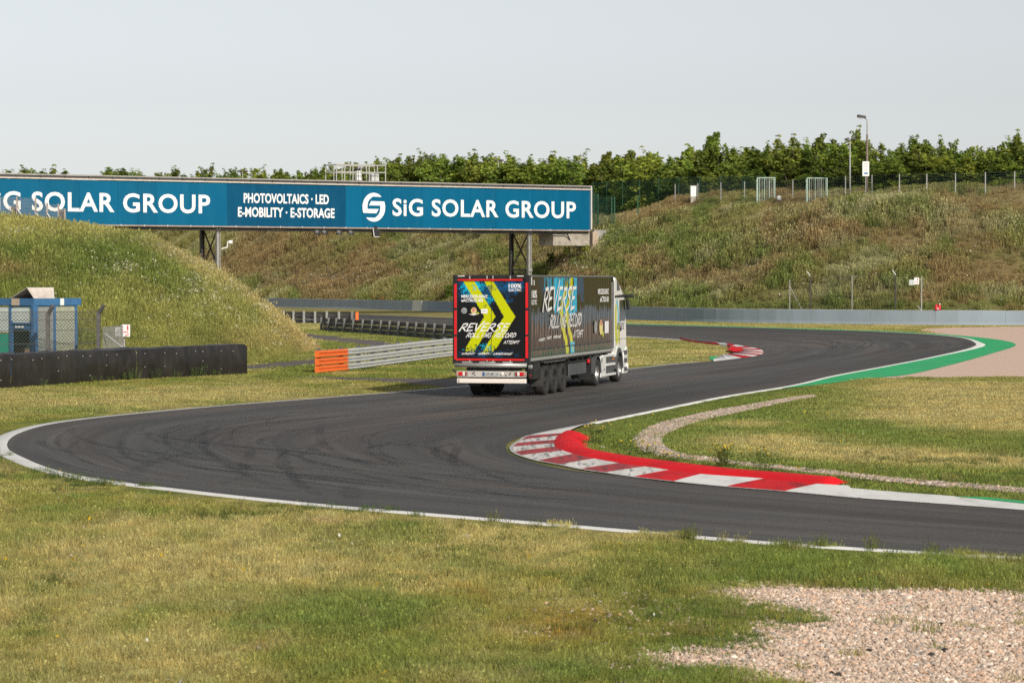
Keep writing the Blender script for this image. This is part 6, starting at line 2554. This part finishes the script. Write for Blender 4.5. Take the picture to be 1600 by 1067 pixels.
TYRE = M('tyre', (.022, .021, .020), .8, var=.25, scale=6, dirt=.3, dirtcol=(.07, .065, .06))
RIMB = M('rim_dark', (.035, .034, .033), .5, .3, var=.2)
RIMS = M('rim_alloy', (.55, .54, .52), .3, .7, var=.1)
CHAS = M('chassis_black', (.018, .018, .018), .55, var=.25, scale=3)
FRAMEB = M('frame_black', (.016, .016, .017), .4, var=.2)
TAPE = M('red_reflector', (.66, .012, .015), .35, var=.05)
ALU = M('aluminium', (.52, .52, .50), .38, .55, var=.1)
BARG = M('bar_grey', (.50, .47, .43), .5, .0, var=.08)
BUMPW = M('bumper_cream', (.80, .73, .66), .45, var=.03)
CABW = M('cab_white', (.82, .82, .80), .28, var=.03, coat=.4)
DGLASS = M('dark_glass', (.012, .014, .016), .08, var=.1, spec=.6)
GREYP = M('grey_plastic', (.075, .08, .085), .5, var=.15)
LAMPR = M('tail_red', (.62, .01, .015), .2, var=.03)
LAMPW = M('tail_white', (.80, .74, .68), .25, var=.03)
PRINT = attr_mat('door_print', 'print', rough=.35, spec=.3)
CURT = attr_mat('curtain_print', 'print', rough=.045, spec=.36)
TXT = M('print_white', (.82, .81, .80), .4, var=.02)

LIME = np.array([.52, .56, .0])
CYAN = np.array([.0, .47, .74])
BLUE = np.array([.004, .10, .26])
NAVY = np.array([.006, .025, .06])
BLK = np.array([.008, .008, .009])


def cells(a, b, sx, sy, seed):
    return vnoise(np.floor(a / sx) + .0, np.floor(b / sy) + .0, seed)


def rear_paint(x, z):
    u, v = 768 + 46.7 * x, 620.5 - 48.0 * z
    c = np.tile(BLK, (len(u), 1))

    def b(u0, v0, su, sv):
        return np.exp(-((u - u0) / su) ** 2 - ((v - v0) / sv) ** 2)
    blot = .6 * fbm(u * .16, v * .16, 501, 4) + .4 * cells(u, v, .9, .9, 502)
    nav = b(795, 446, 24, 17) + b(728, 446, 18, 16) + b(757, 458, 20, 18) + .55 * b(745, 552, 40, 9) + .4 * b(785, 552, 22, 6)
    k = blot < .25 + .42 * np.clip(nav, 0, 1)
    k &= nav > .1
    c[k] = NAVY * .6 + BLUE * .4
    k = (blot < .16 + .45 * np.clip(b(800, 444, 20, 13) + .8 * b(727, 445, 14, 12), 0, 1)) & (nav > .15)
    c[k] = BLUE
    cy = 1.0 * b(748, 446, 11, 12) + .75 * b(728, 447, 15, 12) + .85 * b(767, 467, 8, 9) + .5 * b(735, 458, 10, 8) + .5 * b(752, 540, 9, 6) + .6 * b(762, 541, 9, 7) + .45 * b(722, 545, 8, 6) + .3 * b(780, 540, 14, 8)
    k = (cells(u, v, 1.1, 1.1, 503) * .55 + .45 * blot) < .62 * np.clip(cy, 0, 1)
    c[k] = CYAN
    pts = np.stack([u + .8 * (cells(u, v, 1.3, 1.3, 505) - .5), v], 1)
    for poly, tear in (([(722, 436), (739.4, 436), (774.5, 493.6), (741, 549), (724, 549), (757, 493.6)], 1), ([(755.3, 436), (769, 436), (805.4, 494), (770, 553), (752, 553), (787.6, 494)], 2)):
        k = in_poly(pts[:, 0], pts[:, 1], np.array(poly, float))
        tearm = .9 * b(767, 449, 9, 7) * (tear == 2) + .75 * b(742, 450, 8, 7) * (tear == 1) + .55 * b(757, 477, 5, 5) + 1.1 * smooth(v, 530, 550) + .25 * b(785, 460, 10, 12)
        bl = .5 * cells(u, v, 1.4, 1.2, 506 + tear) + .5 * fbm(u * .3, v * .25, 509 + tear, 3)
        k &= bl > .08 + .50 * tearm
        c[k] = LIME
    return c


def side_paint(y, z):
    d = 89.5 + .972 * y
    u = 800 + FPX * (.58 + .235 * y) / d
    v = HOR - (z + .03 - 3.83) * FPX / d
    c = np.tile(BLK, (len(u), 1))
    st = fbm(u * .5, v * .03, 520, 4)
    st2 = fbm(u * .9, v * .05, 521, 3)

    def band(u0, u1, vend, col, thr, soft=10):
        k = (u > u0) & (u < u1) & (v < vend + 26 * (st - .5)) & (st2 > thr)
        c[k] = col
    band(842, 912, 458, NAVY, .42)
    band(900, 913, 466, BLUE * .55, .40)
    band(852, 868, 451, CYAN * .55 + BLUE * .3, .36)
    band(868, 902.5, 488, CYAN, .30)
    k = (u > 880) & (u < 893) & (v < 450) & (st2 < .5)
    c[k] = BLK
    k = (u > 874) & (u < 884) & (v > 465) & (v < 492) & (st2 < .52)
    c[k] = NAVY
    vv = np.array([430, 450, 483, 500, 510, 520, 533, 545, 560])
    p1 = np.array([891, 885, 878, 880, 881, 883, 886, 887, 888])
    p2 = np.array([895, 893, 887, 888, 890, 892, 895, 896, 897])
    for pc, hw, a in ((p1, 2.6, 0), (p2, 2.4, 1)):
        cu = np.interp(v, vv, pc)
        w_ = hw * (.75 + .5 * fbm(v * .2 + a * 50, v * 0, 530, 2)) * (1 - .45 * smooth(v, 520, 548))
        k = (np.abs(u - cu + .8 * (st - .5)) < w_)
        if a == 0:
            k &= (v > 437) & ~((v < 452) & (st2 < .55))
        c[k] = LIME * np.array([1.05, 1.0, 1])
    k = (u > 893) & (u < 899) & (v > 533) & (st2 > .4)
    c[k] = CYAN
    k = (u > 886) & (u < 890) & (v > 541)
    c[k] = LIME
    return c


# ---- trailer box
Z0, Z1 = 1.19, 3.97
MB().box((0, 6.82, Z1 - .02), (2.5, 13.5, .06)).build('trailer_roof', ALU, truck)
MB().box((0, 13.56, (Z0 + Z1) / 2), (2.5, .1, Z1 - Z0)).build('front_wall', FRAMEB, truck)
MB().box((-1.25, 6.8, (Z0 + Z1) / 2), (.04, 13.4, Z1 - Z0)).build('curtain_left', FRAMEB, truck)
MB().box((0, 6.8, Z0 - .02), (2.46, 13.4, .1)).build('trailer_floor', CHAS, truck)
# rear doors (printed)
for sx in (-1, 1):
    nx, nz = 88, 192
    xs_ = np.linspace(-1.14, -.006, nx) if sx < 0 else np.linspace(.006, 1.14, nx)
    zs_ = np.linspace(1.27, 3.86, nz)
    V = np.zeros((nz, nx, 3))
    V[..., 0] = xs_[None]
    V[..., 2] = zs_[:, None]
    V[..., 1] = -.02
    me = grid_mesh('rear_door', V)
    set_col(me, 'print', rear_paint(V[..., 0].ravel(), V[..., 2].ravel()))
    link('rear_door', me, PRINT, truck)
MB().box((0, -.015, 2.56), (.014, .02, 2.6)).build('door_seal', FRAMEB, truck)
mb = MB()
for sx in (-1, 1):
    MB().box((sx * 1.215, .04, (Z0 + Z1) / 2 - .03), (.15, .2, Z1 - Z0 + .1), bev=.012).build('rear_post', FRAMEB, truck)
MB().box((0, .04, 3.925), (2.3, .18, .13), bev=.01).build('rear_header', FRAMEB, truck)
MB().box((0, .04, 1.2), (2.3, .18, .12)).build('rear_sill', FRAMEB, truck)
for sx in (-1, 1):
    for z0, z1 in ((1.24, 1.98), (2.05, 2.84), (2.92, 3.70)) if sx < 0 else ((1.30, 2.0), (2.06, 2.84), (2.92, 3.74)):
        MB().box((sx * 1.195, -.068, (z0 + z1) / 2), (.085, .012, z1 - z0)).build('reflective_tape', TAPE, truck)
MB().box((-.04, -.06, 3.83), (2.18, .012, .055)).build('reflective_tape', TAPE, truck)
MB().box((-.03, -.06, 1.24), (2.3, .012, .062)).build('reflective_tape', TAPE, truck)
for x in (-.72, -.14, .06, .64):
    MB().bar((x, -.055, 3.86), (x, -.055, 3.97), .022, 8).build('lock_rod_end', ALU, truck)
    MB().bar((x, -.055, 1.12), (x, -.055, 1.22), .022, 8).box((x - .08, -.075, 1.155), (.34, .03, .035)).build('lock_handle', ALU, truck)
for x in (-1.0, .98):
    MB().box((x, -.06, 3.955), (.22, .03, .028)).build('marker_lamp', LAMPW, truck)
# prints on the doors


def dfn(u0, u1, v0, v1):
    (xa_, za_), (xb_, zb_) = rear_px(u0, v1), rear_px(u1, v0)
    return lambda a, b: np.stack([xa_ + (xb_ - xa_) * a, np.full_like(a, -.0262), za_ + (zb_ - za_) * b], 1)


text_obj('lettering', 'MERCEDES-BENZ', dfn(721, 762.3, 460, 464.8), TXT, truck, .03, label='white words MERCEDES-BENZ on the rear doors')
text_obj('lettering', 'eACTROS 600', dfn(721, 755, 466.2, 471), TXT, truck, .03, label='white words eACTROS 600 on the rear doors')
text_obj('lettering', '100%', dfn(795, 815, 442.6, 449.2), TXT, truck, .03, label='white 100% on the right rear door')
text_obj('lettering', 'ELECTRIC', dfn(795, 815, 450.6, 454.4), TXT, truck, .02, label='white word ELECTRIC on the right rear door')
brush_obj('lettering', 'REVERSE', dfn(720.5, 797, 505, 516.5), TXT, truck, .20, .5, label='white brush word REVERSE on the rear doors')
brush_obj('lettering', 'ROLLING RECORD', dfn(730, 807, 519.5, 526.3), TXT, truck, .22, .6, label='white brush words ROLLING RECORD on the rear doors')
brush_obj('lettering', 'ATTEMPT', dfn(788, 812, 531.5, 536.3), TXT, truck, .22, .6, label='white brush word ATTEMPT on the rear doors')
for s_, a, b_ in (('+LONGEVITY', 721.3, 742), ('+SAFETY', 747.2, 765), ('+DRIVER RANGE', 771, 800)):
    text_obj('lettering', s_, dfn(a, b_, 550.2, 553.6), TXT, truck, .02, shear=.15, label='small white slogan along the foot of the rear doors')


def disc(name, mat, fn, n=20, a0=0.0, rx=.5, rz=.5, cx=.5, cz=.5, star=0.0, label=None):
    an = np.linspace(0, 2 * PI, n, endpoint=False)
    k = 1 + star * (np.arange(n) % 2)
    v = fn(cx + rx * k * np.cos(an), cz + rz * k * np.sin(an))
    me = bpy.data.meshes.new(name)
    me.from_pydata([tuple(p) for p in v], [], [tuple(range(n))])
    return link(name, me, mat, truck, label=label)


LG1 = M('badge_silver', (.36, .38, .39), .35, .3, var=.35, scale=9)
LG2 = M('badge_cream', (.75, .62, .25), .5, var=.15, scale=9)
LG3 = M('badge_rose', (.62, .25, .20), .5, var=.15, scale=9)
LG4 = M('badge_white', (.80, .78, .80), .5, var=.03)
LG5 = M('badge_lime', (.45, .50, .05), .5, var=.1)


def layer(fn, dy):
    return lambda a, b: fn(a, b) + np.array([0, dy, 0])


disc('badge', LG1, dfn(720.6, 730, 480, 489.4), label='round silver badge')
disc('badge', LG2, dfn(736.5, 744.5, 480.2, 489.2), 22, star=.25, label='round sun badge')
disc('badge_centre', LG3, layer(dfn(737.5, 743, 480.3, 487), -.003), 16)
disc('badge_tail', LG5, layer(dfn(745, 749, 486.8, 490.6), -.002), 12)
MB().prism([(rear_px(732, 0)[0], rear_px(0, 490)[1]), (rear_px(746, 0)[0], rear_px(0, 489.4)[1]), (rear_px(746, 0)[0], rear_px(0, 490.5)[1]), (rear_px(740, 0)[0], rear_px(0, 492)[1])], -.0285, -.024, 'y').build('badge_tail', TXT, truck)
q0, q1 = rear_px(752, 489), rear_px(762, 482)
MB().box(((q0[0] + q1[0]) / 2, -.026, (q0[1] + q1[1]) / 2), (q1[0] - q0[0], .006, q1[1] - q0[1])).build('badge', LG4, truck, label='white rectangular badge')
MB().box(((q0[0] + q1[0]) / 2, -.03, (q0[1] + q1[1]) / 2), ((q1[0] - q0[0]) * .6, .003, .02)).build('badge_line', GREYT, truck)

# ---- right curtain with vertical ripples
ny, nz = 420, 92
ys_ = np.linspace(.16, 13.42, ny)
zs_ = np.linspace(1.30, 3.93, nz)
V = np.zeros((nz, ny, 3))
V[..., 1] = ys_[None]
V[..., 2] = zs_[:, None]
rip = np.sin(ys_ * 2 * PI / .38 + 1.1 * np.sin(ys_ * 1.3)) * .5 + .35 * np.sin(ys_ * 2 * PI / .83 + .6)
amp = .004 + .011 * smooth(3.9 - zs_, .7, 2.3)
amp = amp * np.where(zs_ < 1.55, .15, 1)
V[..., 0] = 1.255 + amp[:, None] * rip[None] + .012 * (fbm(ys_[None] * .5 + zs_[:, None] * 0, zs_[:, None] * .6 + ys_[None] * 0, 540, 3) - .5)
me = grid_mesh('curtain_side', V)
set_col(me, 'print', side_paint(V[..., 1].ravel(), V[..., 2].ravel()))
link('curtain_side', me, CURT, truck, smooth_=True)
MB().box((1.262, 6.8, 1.57), (.03, 13.3, .022)).build('curtain_hem', GREYP, truck)
MB().box((1.27, 6.8, 1.235), (.05, 13.4, .10), bev=.01).build('side_rail', ALU, truck)
MB().box((1.25, 6.8, 3.945), (.06, 13.5, .045)).build('top_rail', GREYP, truck)
MB().box((1.255, 13.5, 2.6), (.06, .12, 2.7)).build('front_post', FRAMEB, truck)
MB().box((1.27, 13.43, 2.5), (.02, .03, 2.5)).build('curtain_edge', ALU, truck)


def sfn(u0, u1, v0, v1):
    (ya, za_), (yb, zb_) = side_px(u0, (v0 + v1) / 2), side_px(u1, (v0 + v1) / 2)
    um = (u0 + u1) / 2
    zl, zh = side_px(um, v1)[1], side_px(um, v0)[1]
    return lambda a, b: np.stack([np.full_like(a, 1.281), ya + (yb - ya) * a, zl + (zh - zl) * b], 1)


brush_obj('lettering', 'REVERSE', sfn(850, 900, 449.5, 483), TXT, truck, .19, .45, label='white brush word REVERSE on the trailer side')
brush_obj('lettering', 'ROLLING RECORD', sfn(860, 909, 490.5, 509.5), TXT, truck, .2, .5, label='white brush words ROLLING RECORD on the trailer side')
brush_obj('lettering', 'ATTEMPT', sfn(896.5, 911.5, 515.5, 526), TXT, truck, .2, .5, label='white brush word ATTEMPT on the trailer side')
text_obj('lettering', '100%', sfn(830.8, 839, 452.6, 465), TXT, truck, .03, label='white 100% on the trailer side')
text_obj('lettering', 'ELECTRIC', sfn(830.6, 839, 467.6, 475.2), TXT, truck, .02, label='white word ELECTRIC on the trailer side')
text_obj('lettering', 'MERCEDES-BENZ', sfn(934.2, 951, 450.5, 459), TXT, truck, .03, label='white words MERCEDES-BENZ on the trailer side')
text_obj('lettering', 'eACTROS 600', sfn(937.5, 951, 462.2, 471), TXT, truck, .03, label='white words eACTROS 600 on the trailer side')
for s_, a, b_, v_ in (('+LONGEVITY', 841.7, 852, 529.6), ('+SAFETY', 854.4, 862, 526.8), ('+DRIVER RANGE', 864.5, 876.5, 525.2)):
    text_obj('lettering', s_, sfn(a, b_, v_ - 2.3, v_ + 2.3), TXT, truck, .03, shear=.12, label='small white slogan low on the trailer side')
disc('badge', LG1, sfn(928.6, 933, 500, 521), label='silver badge on the trailer side')
disc('badge', LG2, sfn(936.8, 941.8, 499, 522), 22, star=.12, label='sun badge on the trailer side')
disc('badge_centre', LG3, layer(sfn(937.8, 941, 498.5, 510), 0) if False else (lambda a, b, f=sfn(938, 941, 499, 508): f(a, b) + np.array([.003, 0, 0])), 16)
disc('badge_tail', LG5, sfn(941, 943.6, 516, 526), 12)
f_ = sfn(945, 951, 501, 519.5)
p_ = f_(np.array([0, 1.]), np.array([0, 1.]))
MB().box((1.281, (p_[0][1] + p_[1][1]) / 2, (p_[0][2] + p_[1][2]) / 2), (.006, p_[1][1] - p_[0][1], p_[1][2] - p_[0][2])).build('badge', LG4, truck, label='white badge on the trailer side')
MB().box((1.281, .27, 3.79), (.008, .09, .26)).build('corner_mark', TXT, truck)
MB().box((1.281, .62, 3.74), (.008, .07, .17)).build('corner_mark', TXT, truck)

# ---- rear bumper assembly
MB().bar((-1.2, -.1, 1.06), (1.2, -.1, 1.06), .072, 12).build('bumper_tube', ALU, truck, smooth_=True)
MB().box((0, .4, 1.0), (1.7, .7, .25)).build('rear_crossmember', CHAS, truck)
MB().box((0, .0, .765), (2.32, .1, .2), bev=.012).build('light_bar', BARG, truck)
for sx in (-1, 1):
    x0 = sx * .98
    MB().box((x0, -.054, .775), (.42, .02, .14), bev=.008).build('lamp_tray', M('lamp_tray', (.30, .27, .25), .5), truck)
    tl = MB().box((x0 + sx * (.04), -.07, .775), (.13, .03, .12), bev=.01).build('tail_light', LAMPR, truck)
    MB().box((x0 - sx * .065, -.07, .775), (.075, .031, .12), bev=.008).build('tail_light_segment', LAMPW, tl)
    MB().box((x0 - sx * .135, -.07, .775), (.05, .03, .12), bev=.008).build('tail_light_segment', M('tail_dark', (.30, .01, .02), .25), tl)
    MB().box((x0 + sx * .155, -.068, .775), (.07, .02, .10), bev=.008).build('tail_light_segment', M('tail_orange', (.55, .30, .22), .3), tl)
    MB().bar((sx * 1.14, .0, .8), (sx * 1.30, -.05, .90), .03, 6).build('side_marker', BLACKP, truck)
for x, z in ((-.62, .79), (-.55, .74), (-.57, .82), (.42, .78), (.62, .76), (.65, .81), (.5, .73)):
    MB().box((x, -.056, z), (.04, .02, .04)).build('bracket', GREYP, truck)
pl_ = MB().box((.0, -.062, .775), (.56, .014, .125), bev=.004).build('number_plate', M('plate', (.52, .54, .55), .4), truck)
MB().box((-.245, -.071, .775), (.06, .008, .118)).build('plate_band', M('plate_blue', (.01, .08, .30), .4), pl_)
text_obj('lettering', 'GER MB 124', lambda a, b: np.stack([-.20 + .45 * a, np.full_like(a, -.0705), .735 + .08 * b], 1), BLACKP, pl_, .01)
MB().lathe([(.001, -.028), (.05, -.024), (.062, .0), (.055, .02)], 16, 'x').build('reverse_lamp', LAMPW, truck, smooth_=True).matrix_local = Matrix.Translation((.37, -.06, .775)) @ Matrix.Rotation(PI / 2, 4, 'Z')
MB().box((.0, .02, .545), (2.32, .12, .155), bev=.02).build('underrun_bumper', BUMPW, truck)
MB().box((-1.09, -.042, .54), (.05, .01, .09)).build('bumper_plate', M('plate_dull', (.42, .36, .32), .5), truck)
for x in (-.55, .55):
    MB().box((x, .35, .8), (.12, .7, .5)).build('bumper_bracket', CHAS, truck)
# chassis
for x in (-.55, .55):
    MB().box((x, 6.6, 1.02), (.16, 12.8, .28)).build('chassis_beam', CHAS, truck)
for y in (2.0, 3.2, 4.5, 6.5, 8.0):
    MB().box((0, y, 1.0), (2.3, .12, .16)).build('cross_beam', CHAS, truck)
# wheels


def wheel(y, x, rimmat, name, dual=False, w=.30, r=.50, alloy=False):
    sgn = 1 if x > 0 else -1
    h = w / 2
    t_ = MB().lathe([(r * .58, -h * .9), (r * .9, -h), (r * .985, -h * .8), (r, -h * .5), (r, h * .5), (r * .985, h * .8), (r * .9, h), (r * .62, h * .92), (r * .58, h * .7)], 36, 'x').build(name, TYRE, truck, smooth_=True)
    t_.location = (x, y, r - .01)
    if not alloy:
        rm = MB().lathe([(r * .60, h * .72), (r * .56, h * .55), (r * .44, h * .5), (r * .40, h * .2), (r * .26, h * .25), (r * .23, h * .8), (.01, h * .85)], 30, 'x').build('rim', rimmat, t_, smooth_=True)
    else:
        rm = MB().lathe([(r * .61, h * .88), (r * .57, h * .60), (r * .50, h * .45), (r * .42, -h * .1), (r * .30, -h * .2), (r * .24, h * .05), (r * .2, h * .5), (.01, h * .55)], 30, 'x').build('rim', rimmat, t_, smooth_=True)
    bolts = MB()
    holes = MB()
    for k in range(10):
        a = 2 * PI * k / 10
        bolts.bar((h * .2, math.cos(a) * r * .33, math.sin(a) * r * .33), (h * .5, math.cos(a) * r * .33, math.sin(a) * r * .33), .016, 6)
        a += PI / 10
        xx_ = h * (.43 if not alloy else .22)
        holes.bar((xx_, math.cos(a) * r * .47, math.sin(a) * r * .47), (xx_ + .03, math.cos(a) * r * .47, math.sin(a) * r * .47), .032, 8)
    bolts.build('wheel_nuts', ALU if alloy else RIMB, t_)
    holes.build('vent_holes', BLACKP, t_)
    if sgn < 0:
        t_.rotation_euler = (0, 0, PI)
    return t_


for y in (2.5, 3.82, 5.13):
    for x in (1.09, -1.09):
        wheel(y, x, RIMB, 'trailer_wheel', w=.36)
    MB().bar((-1, y, .5), (1, y, .5), .07, 8).build('axle', CHAS, truck)
MB().box((1.08, 1.72, .62), (.42, .04, .62), bev=.01).build('mudflap', M('rubber_flap', (.035, .033, .032), .7, var=.2), truck)
MB().box((-1.0, 1.72, .62), (.42, .04, .62), bev=.01).build('mudflap', M('rubber_flap', (.03, .03, .03), .7), truck)
MB().box((1.12, 1.3, .86), (.2, .9, .55)).build('storage_box', CHAS, truck)
MB().lathe([(.01, 0), (.07, .0), (.08, .1), (.01, .14)], 10, 'x', (1.16, .35, 1.0)).build('hose_coupling', ALU, truck)
MB().box((1.14, 3.8, 1.125), (.3, 4.1, .06), bev=.02).build('mudguard', CHAS, truck)
MB().box((1.235, 3.85, 1.10), (.03, 3.3, .06)).build('mudguard_trim', ALU, truck)
MB().box((1.14, .72, .70), (.03, .05, .05)).build('side_lamp', LAMPR, truck)
# side guard boards behind the wheels
MB().box((1.2, 7.6, .72), (.04, 2.9, .40), bev=.01).build('side_guard', GREYP, truck)
MB().box((1.2, 7.6, .98), (.05, 2.9, .04)).build('side_guard_rail', CHAS, truck)
MB().box((.85, 7.4, .75), (.6, 2.4, .5)).build('pallet_box', CHAS, truck)
for x in (-.8, .8):
    MB().box((x, 9.25, .75), (.14, .16, .8)).box((x, 9.25, .36), (.3, .34, .05)).build('landing_leg', CHAS, truck)
MB().box((0, 9.0, 1.0), (2.2, .3, .3)).build('cross_beam', CHAS, truck)
MB().box((1.2, 9.55, .93), (.05, .3, .14), bev=.01).build('side_lamp', LAMPR, truck, label='bright red lamp between trailer and tractor wheels')
MB().box((.9, 9.75, .7), (.7, .06, .9)).build('mudflap', CHAS, truck)

# ---- tractor unit
YR, YF = 10.75, 14.9
for x in (1.0, -1.0):
    wheel(YR, x, RIMS, 'drive_wheel', w=.56, alloy=True)
    wheel(YF, x + (.08 if x > 0 else -.08), RIMS, 'front_wheel', w=.33, alloy=True)
MB().bar((-1, YR, .5), (1, YR, .5), .12, 8).bar((-1, YF, .5), (1, YF, .5), .09, 8).build('axle', CHAS, truck)
for x in (-.45, .45):
    MB().box((x, 12.6, .88), (.12, 5.6, .26)).build('tractor_beam', CHAS, truck)
MB().box((0, 11.0, 1.08), (1.1, 1.3, .1)).build('fifth_wheel', CHAS, truck)
for x in (.98, -.98):
    arc = [(YR + .62 * math.cos(a), .5 + .62 * math.sin(a)) for a in np.linspace(R(-5), R(185), 16)]
    arc2 = [(YR + .57 * math.cos(a), .5 + .57 * math.sin(a)) for a in np.linspace(R(185), R(-5), 16)]
    MB().prism(arc + arc2, x - .31, x + .31, 'x').build('mudguard', GREYP, truck)


def cab_section(y0, y1, prof, x=1.24):
    return prof


# cab shell: side outline (y,z) extruded, with tapered front corners
side = [(13.98, 1.28), (13.98, 3.86), (14.10, 3.95), (14.35, 3.93), (15.35, 3.52), (15.75, 3.30), (15.95, 3.20), (16.28, 2.30), (16.32, 1.5), (16.32, .45), (15.62, .45), (15.60, .75), (15.50, 1.02), (15.28, 1.22), (14.9, 1.30), (14.5, 1.22), (14.3, 1.05), (14.2, .95), (13.98, .95)]
bm = bmesh.new()
A_ = [bm.verts.new((1.24, p[0], p[1])) for p in side]
fa = bm.faces.new(A_)
ex = bmesh.ops.extrude_face_region(bm, geom=[fa])
for v_ in [g for g in ex['geom'] if isinstance(g, bmesh.types.BMVert)]:
    v_.co.x = -1.24
bmesh.ops.recalc_face_normals(bm, faces=bm.faces)
ed = [e for e in bm.edges if abs(abs(e.verts[0].co.x) - 1.24) < 1e-3 and abs(e.verts[0].co.x - e.verts[1].co.x) < 1e-3 and min(e.verts[0].co.z, e.verts[1].co.z) > 1.25 and max(e.verts[0].co.y, e.verts[1].co.y) > 14.05]
bmesh.ops.bevel(bm, geom=ed, offset=.10, segments=3, affect='EDGES', profile=.5)
me = bpy.data.meshes.new('cab')
bm.to_mesh(me)
bm.free()
cabo = link('cab', me, CABW, truck)
MB().box((0, 13.96, 2.5), (2.1, .05, 2.3)).build('cab_rear_wall', GREYP, truck)
# side deflector coloured dark as the shaded gap, gap rubber, roof fairing window
MB().box((1.20, 13.80, 2.55), (.05, .36, 2.55), bev=.015).build('gap_shade_deflector', GREYP, truck)
MB().box((1.08, 13.70, 2.5), (.16, .12, 2.7)).build('deflector_rubber', CHAS, truck)
MB().prism([(14.42, 3.42), (14.42, 3.80), (14.55, 3.80), (15.05, 3.45)], 1.235, 1.247, 'x').build('fairing_window', GREYP, truck)
MB().prism([(14.02, 3.17), (15.95, 3.17), (16.35, 3.12), (16.4, 3.22), (15.9, 3.29), (14.02, 3.25)], 1.0, 1.255, 'x').build('sun_visor', BLACKP, truck)
MB().box((1.36, 16.25, 3.22), (.36, .12, .1), bev=.03).build('camera_arm', BLACKP, truck)
MB().prism([(16.0, 3.05), (16.2, 3.1), (16.45, 2.72), (16.25, 2.70)], 1.26, 1.34, 'x').build('mirror_arm', BLACKP, truck)
MB().prism([(15.02, 2.28), (14.98, 3.00), (15.05, 3.08), (15.88, 3.08), (16.08, 2.38), (15.95, 2.28)], 1.236, 1.25, 'x').build('side_window', DGLASS, truck)
MB().prism([(14.92, 2.2), (14.90, 3.1), (14.93, 3.1), (14.95, 2.2)], 1.24, 1.249, 'x').prism([(14.95, 1.38), (14.92, 2.2), (14.95, 2.2), (14.98, 1.38)], 1.24, 1.249, 'x').build('door_gap', GREYP, truck)
MB().box((1.25, 15.12, 1.98), (.03, .22, .14), bev=.01).build('door_handle', BLACKP, truck)
MB().prism([(14.05, 1.60), (16.3, 1.60), (16.3, 1.612), (14.05, 1.612)], 1.24, 1.248, 'x').build('body_crease', GREYP, truck)
# print on the cab
def curve_band(pts, w, mat, name, x=1.246):
    p = catmull(np.array(pts, float), 6)
    n_ = edge_normals(p)
    a, b_ = p - n_ * np.linspace(*w, len(p))[:, None] / 2, p + n_ * np.linspace(*w, len(p))[:, None] / 2
    mb = MB()
    vs = [(x, q[0], q[1]) for q in a] + [(x, q[0], q[1]) for q in b_]
    N_ = len(p)
    mb.add(vs, [(i, i + 1, N_ + i + 1, N_ + i) for i in range(N_ - 1)])
    mb.build(name, mat, truck)


LIMEM = M('print_lime', (.55, .58, .04), .35, var=.12, scale=5)
CYANM = M('print_cyan', (.10, .52, .66), .35, var=.25, scale=6)
curve_band([(14.3, 2.9), (14.22, 2.4), (14.3, 1.9), (14.5, 1.45)], (.26, .44), LIMEM, 'cab_print')
curve_band([(14.85, 2.2), (14.8, 1.9), (14.9, 1.6), (14.9, 1.45)], (.30, .2), LIMEM, 'cab_print', 1.2465)
curve_band([(14.4, 3.08), (14.62, 2.8), (14.72, 2.45), (14.7, 2.2)], (.2, .16), CYANM, 'cab_print', 1.247)
brush_obj('lettering', 'REVERSE', lambda a, b: np.stack([np.full_like(a, 1.252), 14.45 + 1.45 * a, 1.98 + .22 * b], 1), GREYP, truck, .16, .3, label='dark brush word REVERSE on the cab side')
# wheel arch trim, steps, bumper
arc = [(YF + .64 * math.cos(a), .5 + .74 * math.sin(a)) for a in np.linspace(R(0), R(180), 18)]
arc2 = [(YF + .56 * math.cos(a), .5 + .62 * math.sin(a)) for a in np.linspace(R(180), R(0), 18)]
MB().prism(arc + arc2, .95, 1.275, 'x').build('wheel_arch', GREYP, truck)
MB().prism([(15.6, .3), (16.4, .3), (16.42, 1.1), (16.3, 1.3), (15.65, 1.05)], 1.1, 1.262, 'x').build('bumper_corner', CABW, truck)
for z in (.45, .78, 1.08):
    MB().box((1.262, 16.0, z), (.03, .55, .16)).build('entry_step', GREYP, truck)
MB().box((1.25, 16.3, .55), (.12, .14, .18), bev=.02).build('headlight', LAMPW, truck)
# side skirt with steps
MB().box((1.2, 11.95, .66), (.08, 1.0, .78), bev=.02).build('side_skirt', CABW, truck)
MB().box((1.2, 12.95, 1.03), (.1, 2.2, .09), bev=.02).build('skirt_rail', CABW, truck)
MB().prism([(14.15, 1.0), (14.15, 1.08), (14.5, 1.36), (14.6, 1.33), (14.3, .98)], 1.05, 1.25, 'x').build('skirt_end', CABW, truck)
MB().box((1.2, 13.35, .70), (.08, 1.75, .10), bev=.02).build('skirt_step', CABW, truck)
MB().box((1.2, 12.9, .33), (.09, 2.8, .09), bev=.02).build('skirt_step', CABW, truck)
MB().box((1.16, 13.2, .70), (.05, 2.0, .72)).build('battery_cover', GREYP, truck)
MB().box((.6, 12.8, .65), (1.0, 2.6, .7)).build('battery_pack', CHAS, truck)
MB().box((-.9, 12.6, .65), (.6, 2.8, .75)).build('battery_pack', CHAS, truck)
MB().box((1.207, 13.95, .88), (.08, .1, .05)).build('side_lamp', M('amber', (.6, .16, .03), .3), truck)
for y, z, s_ in ((11.7, .92, .13), (11.62, .84, .09), (12.15, .55, .10), (11.62, .5, .05), (11.9, .5, .05)):
    MB().box((1.243, y, z), (.006, s_, s_)).build('skirt_print', GREYP, truck)
MB().box((.3, 13.75, 1.3), (1.4, .3, .5)).build('coupling_panel', CHAS, truck)
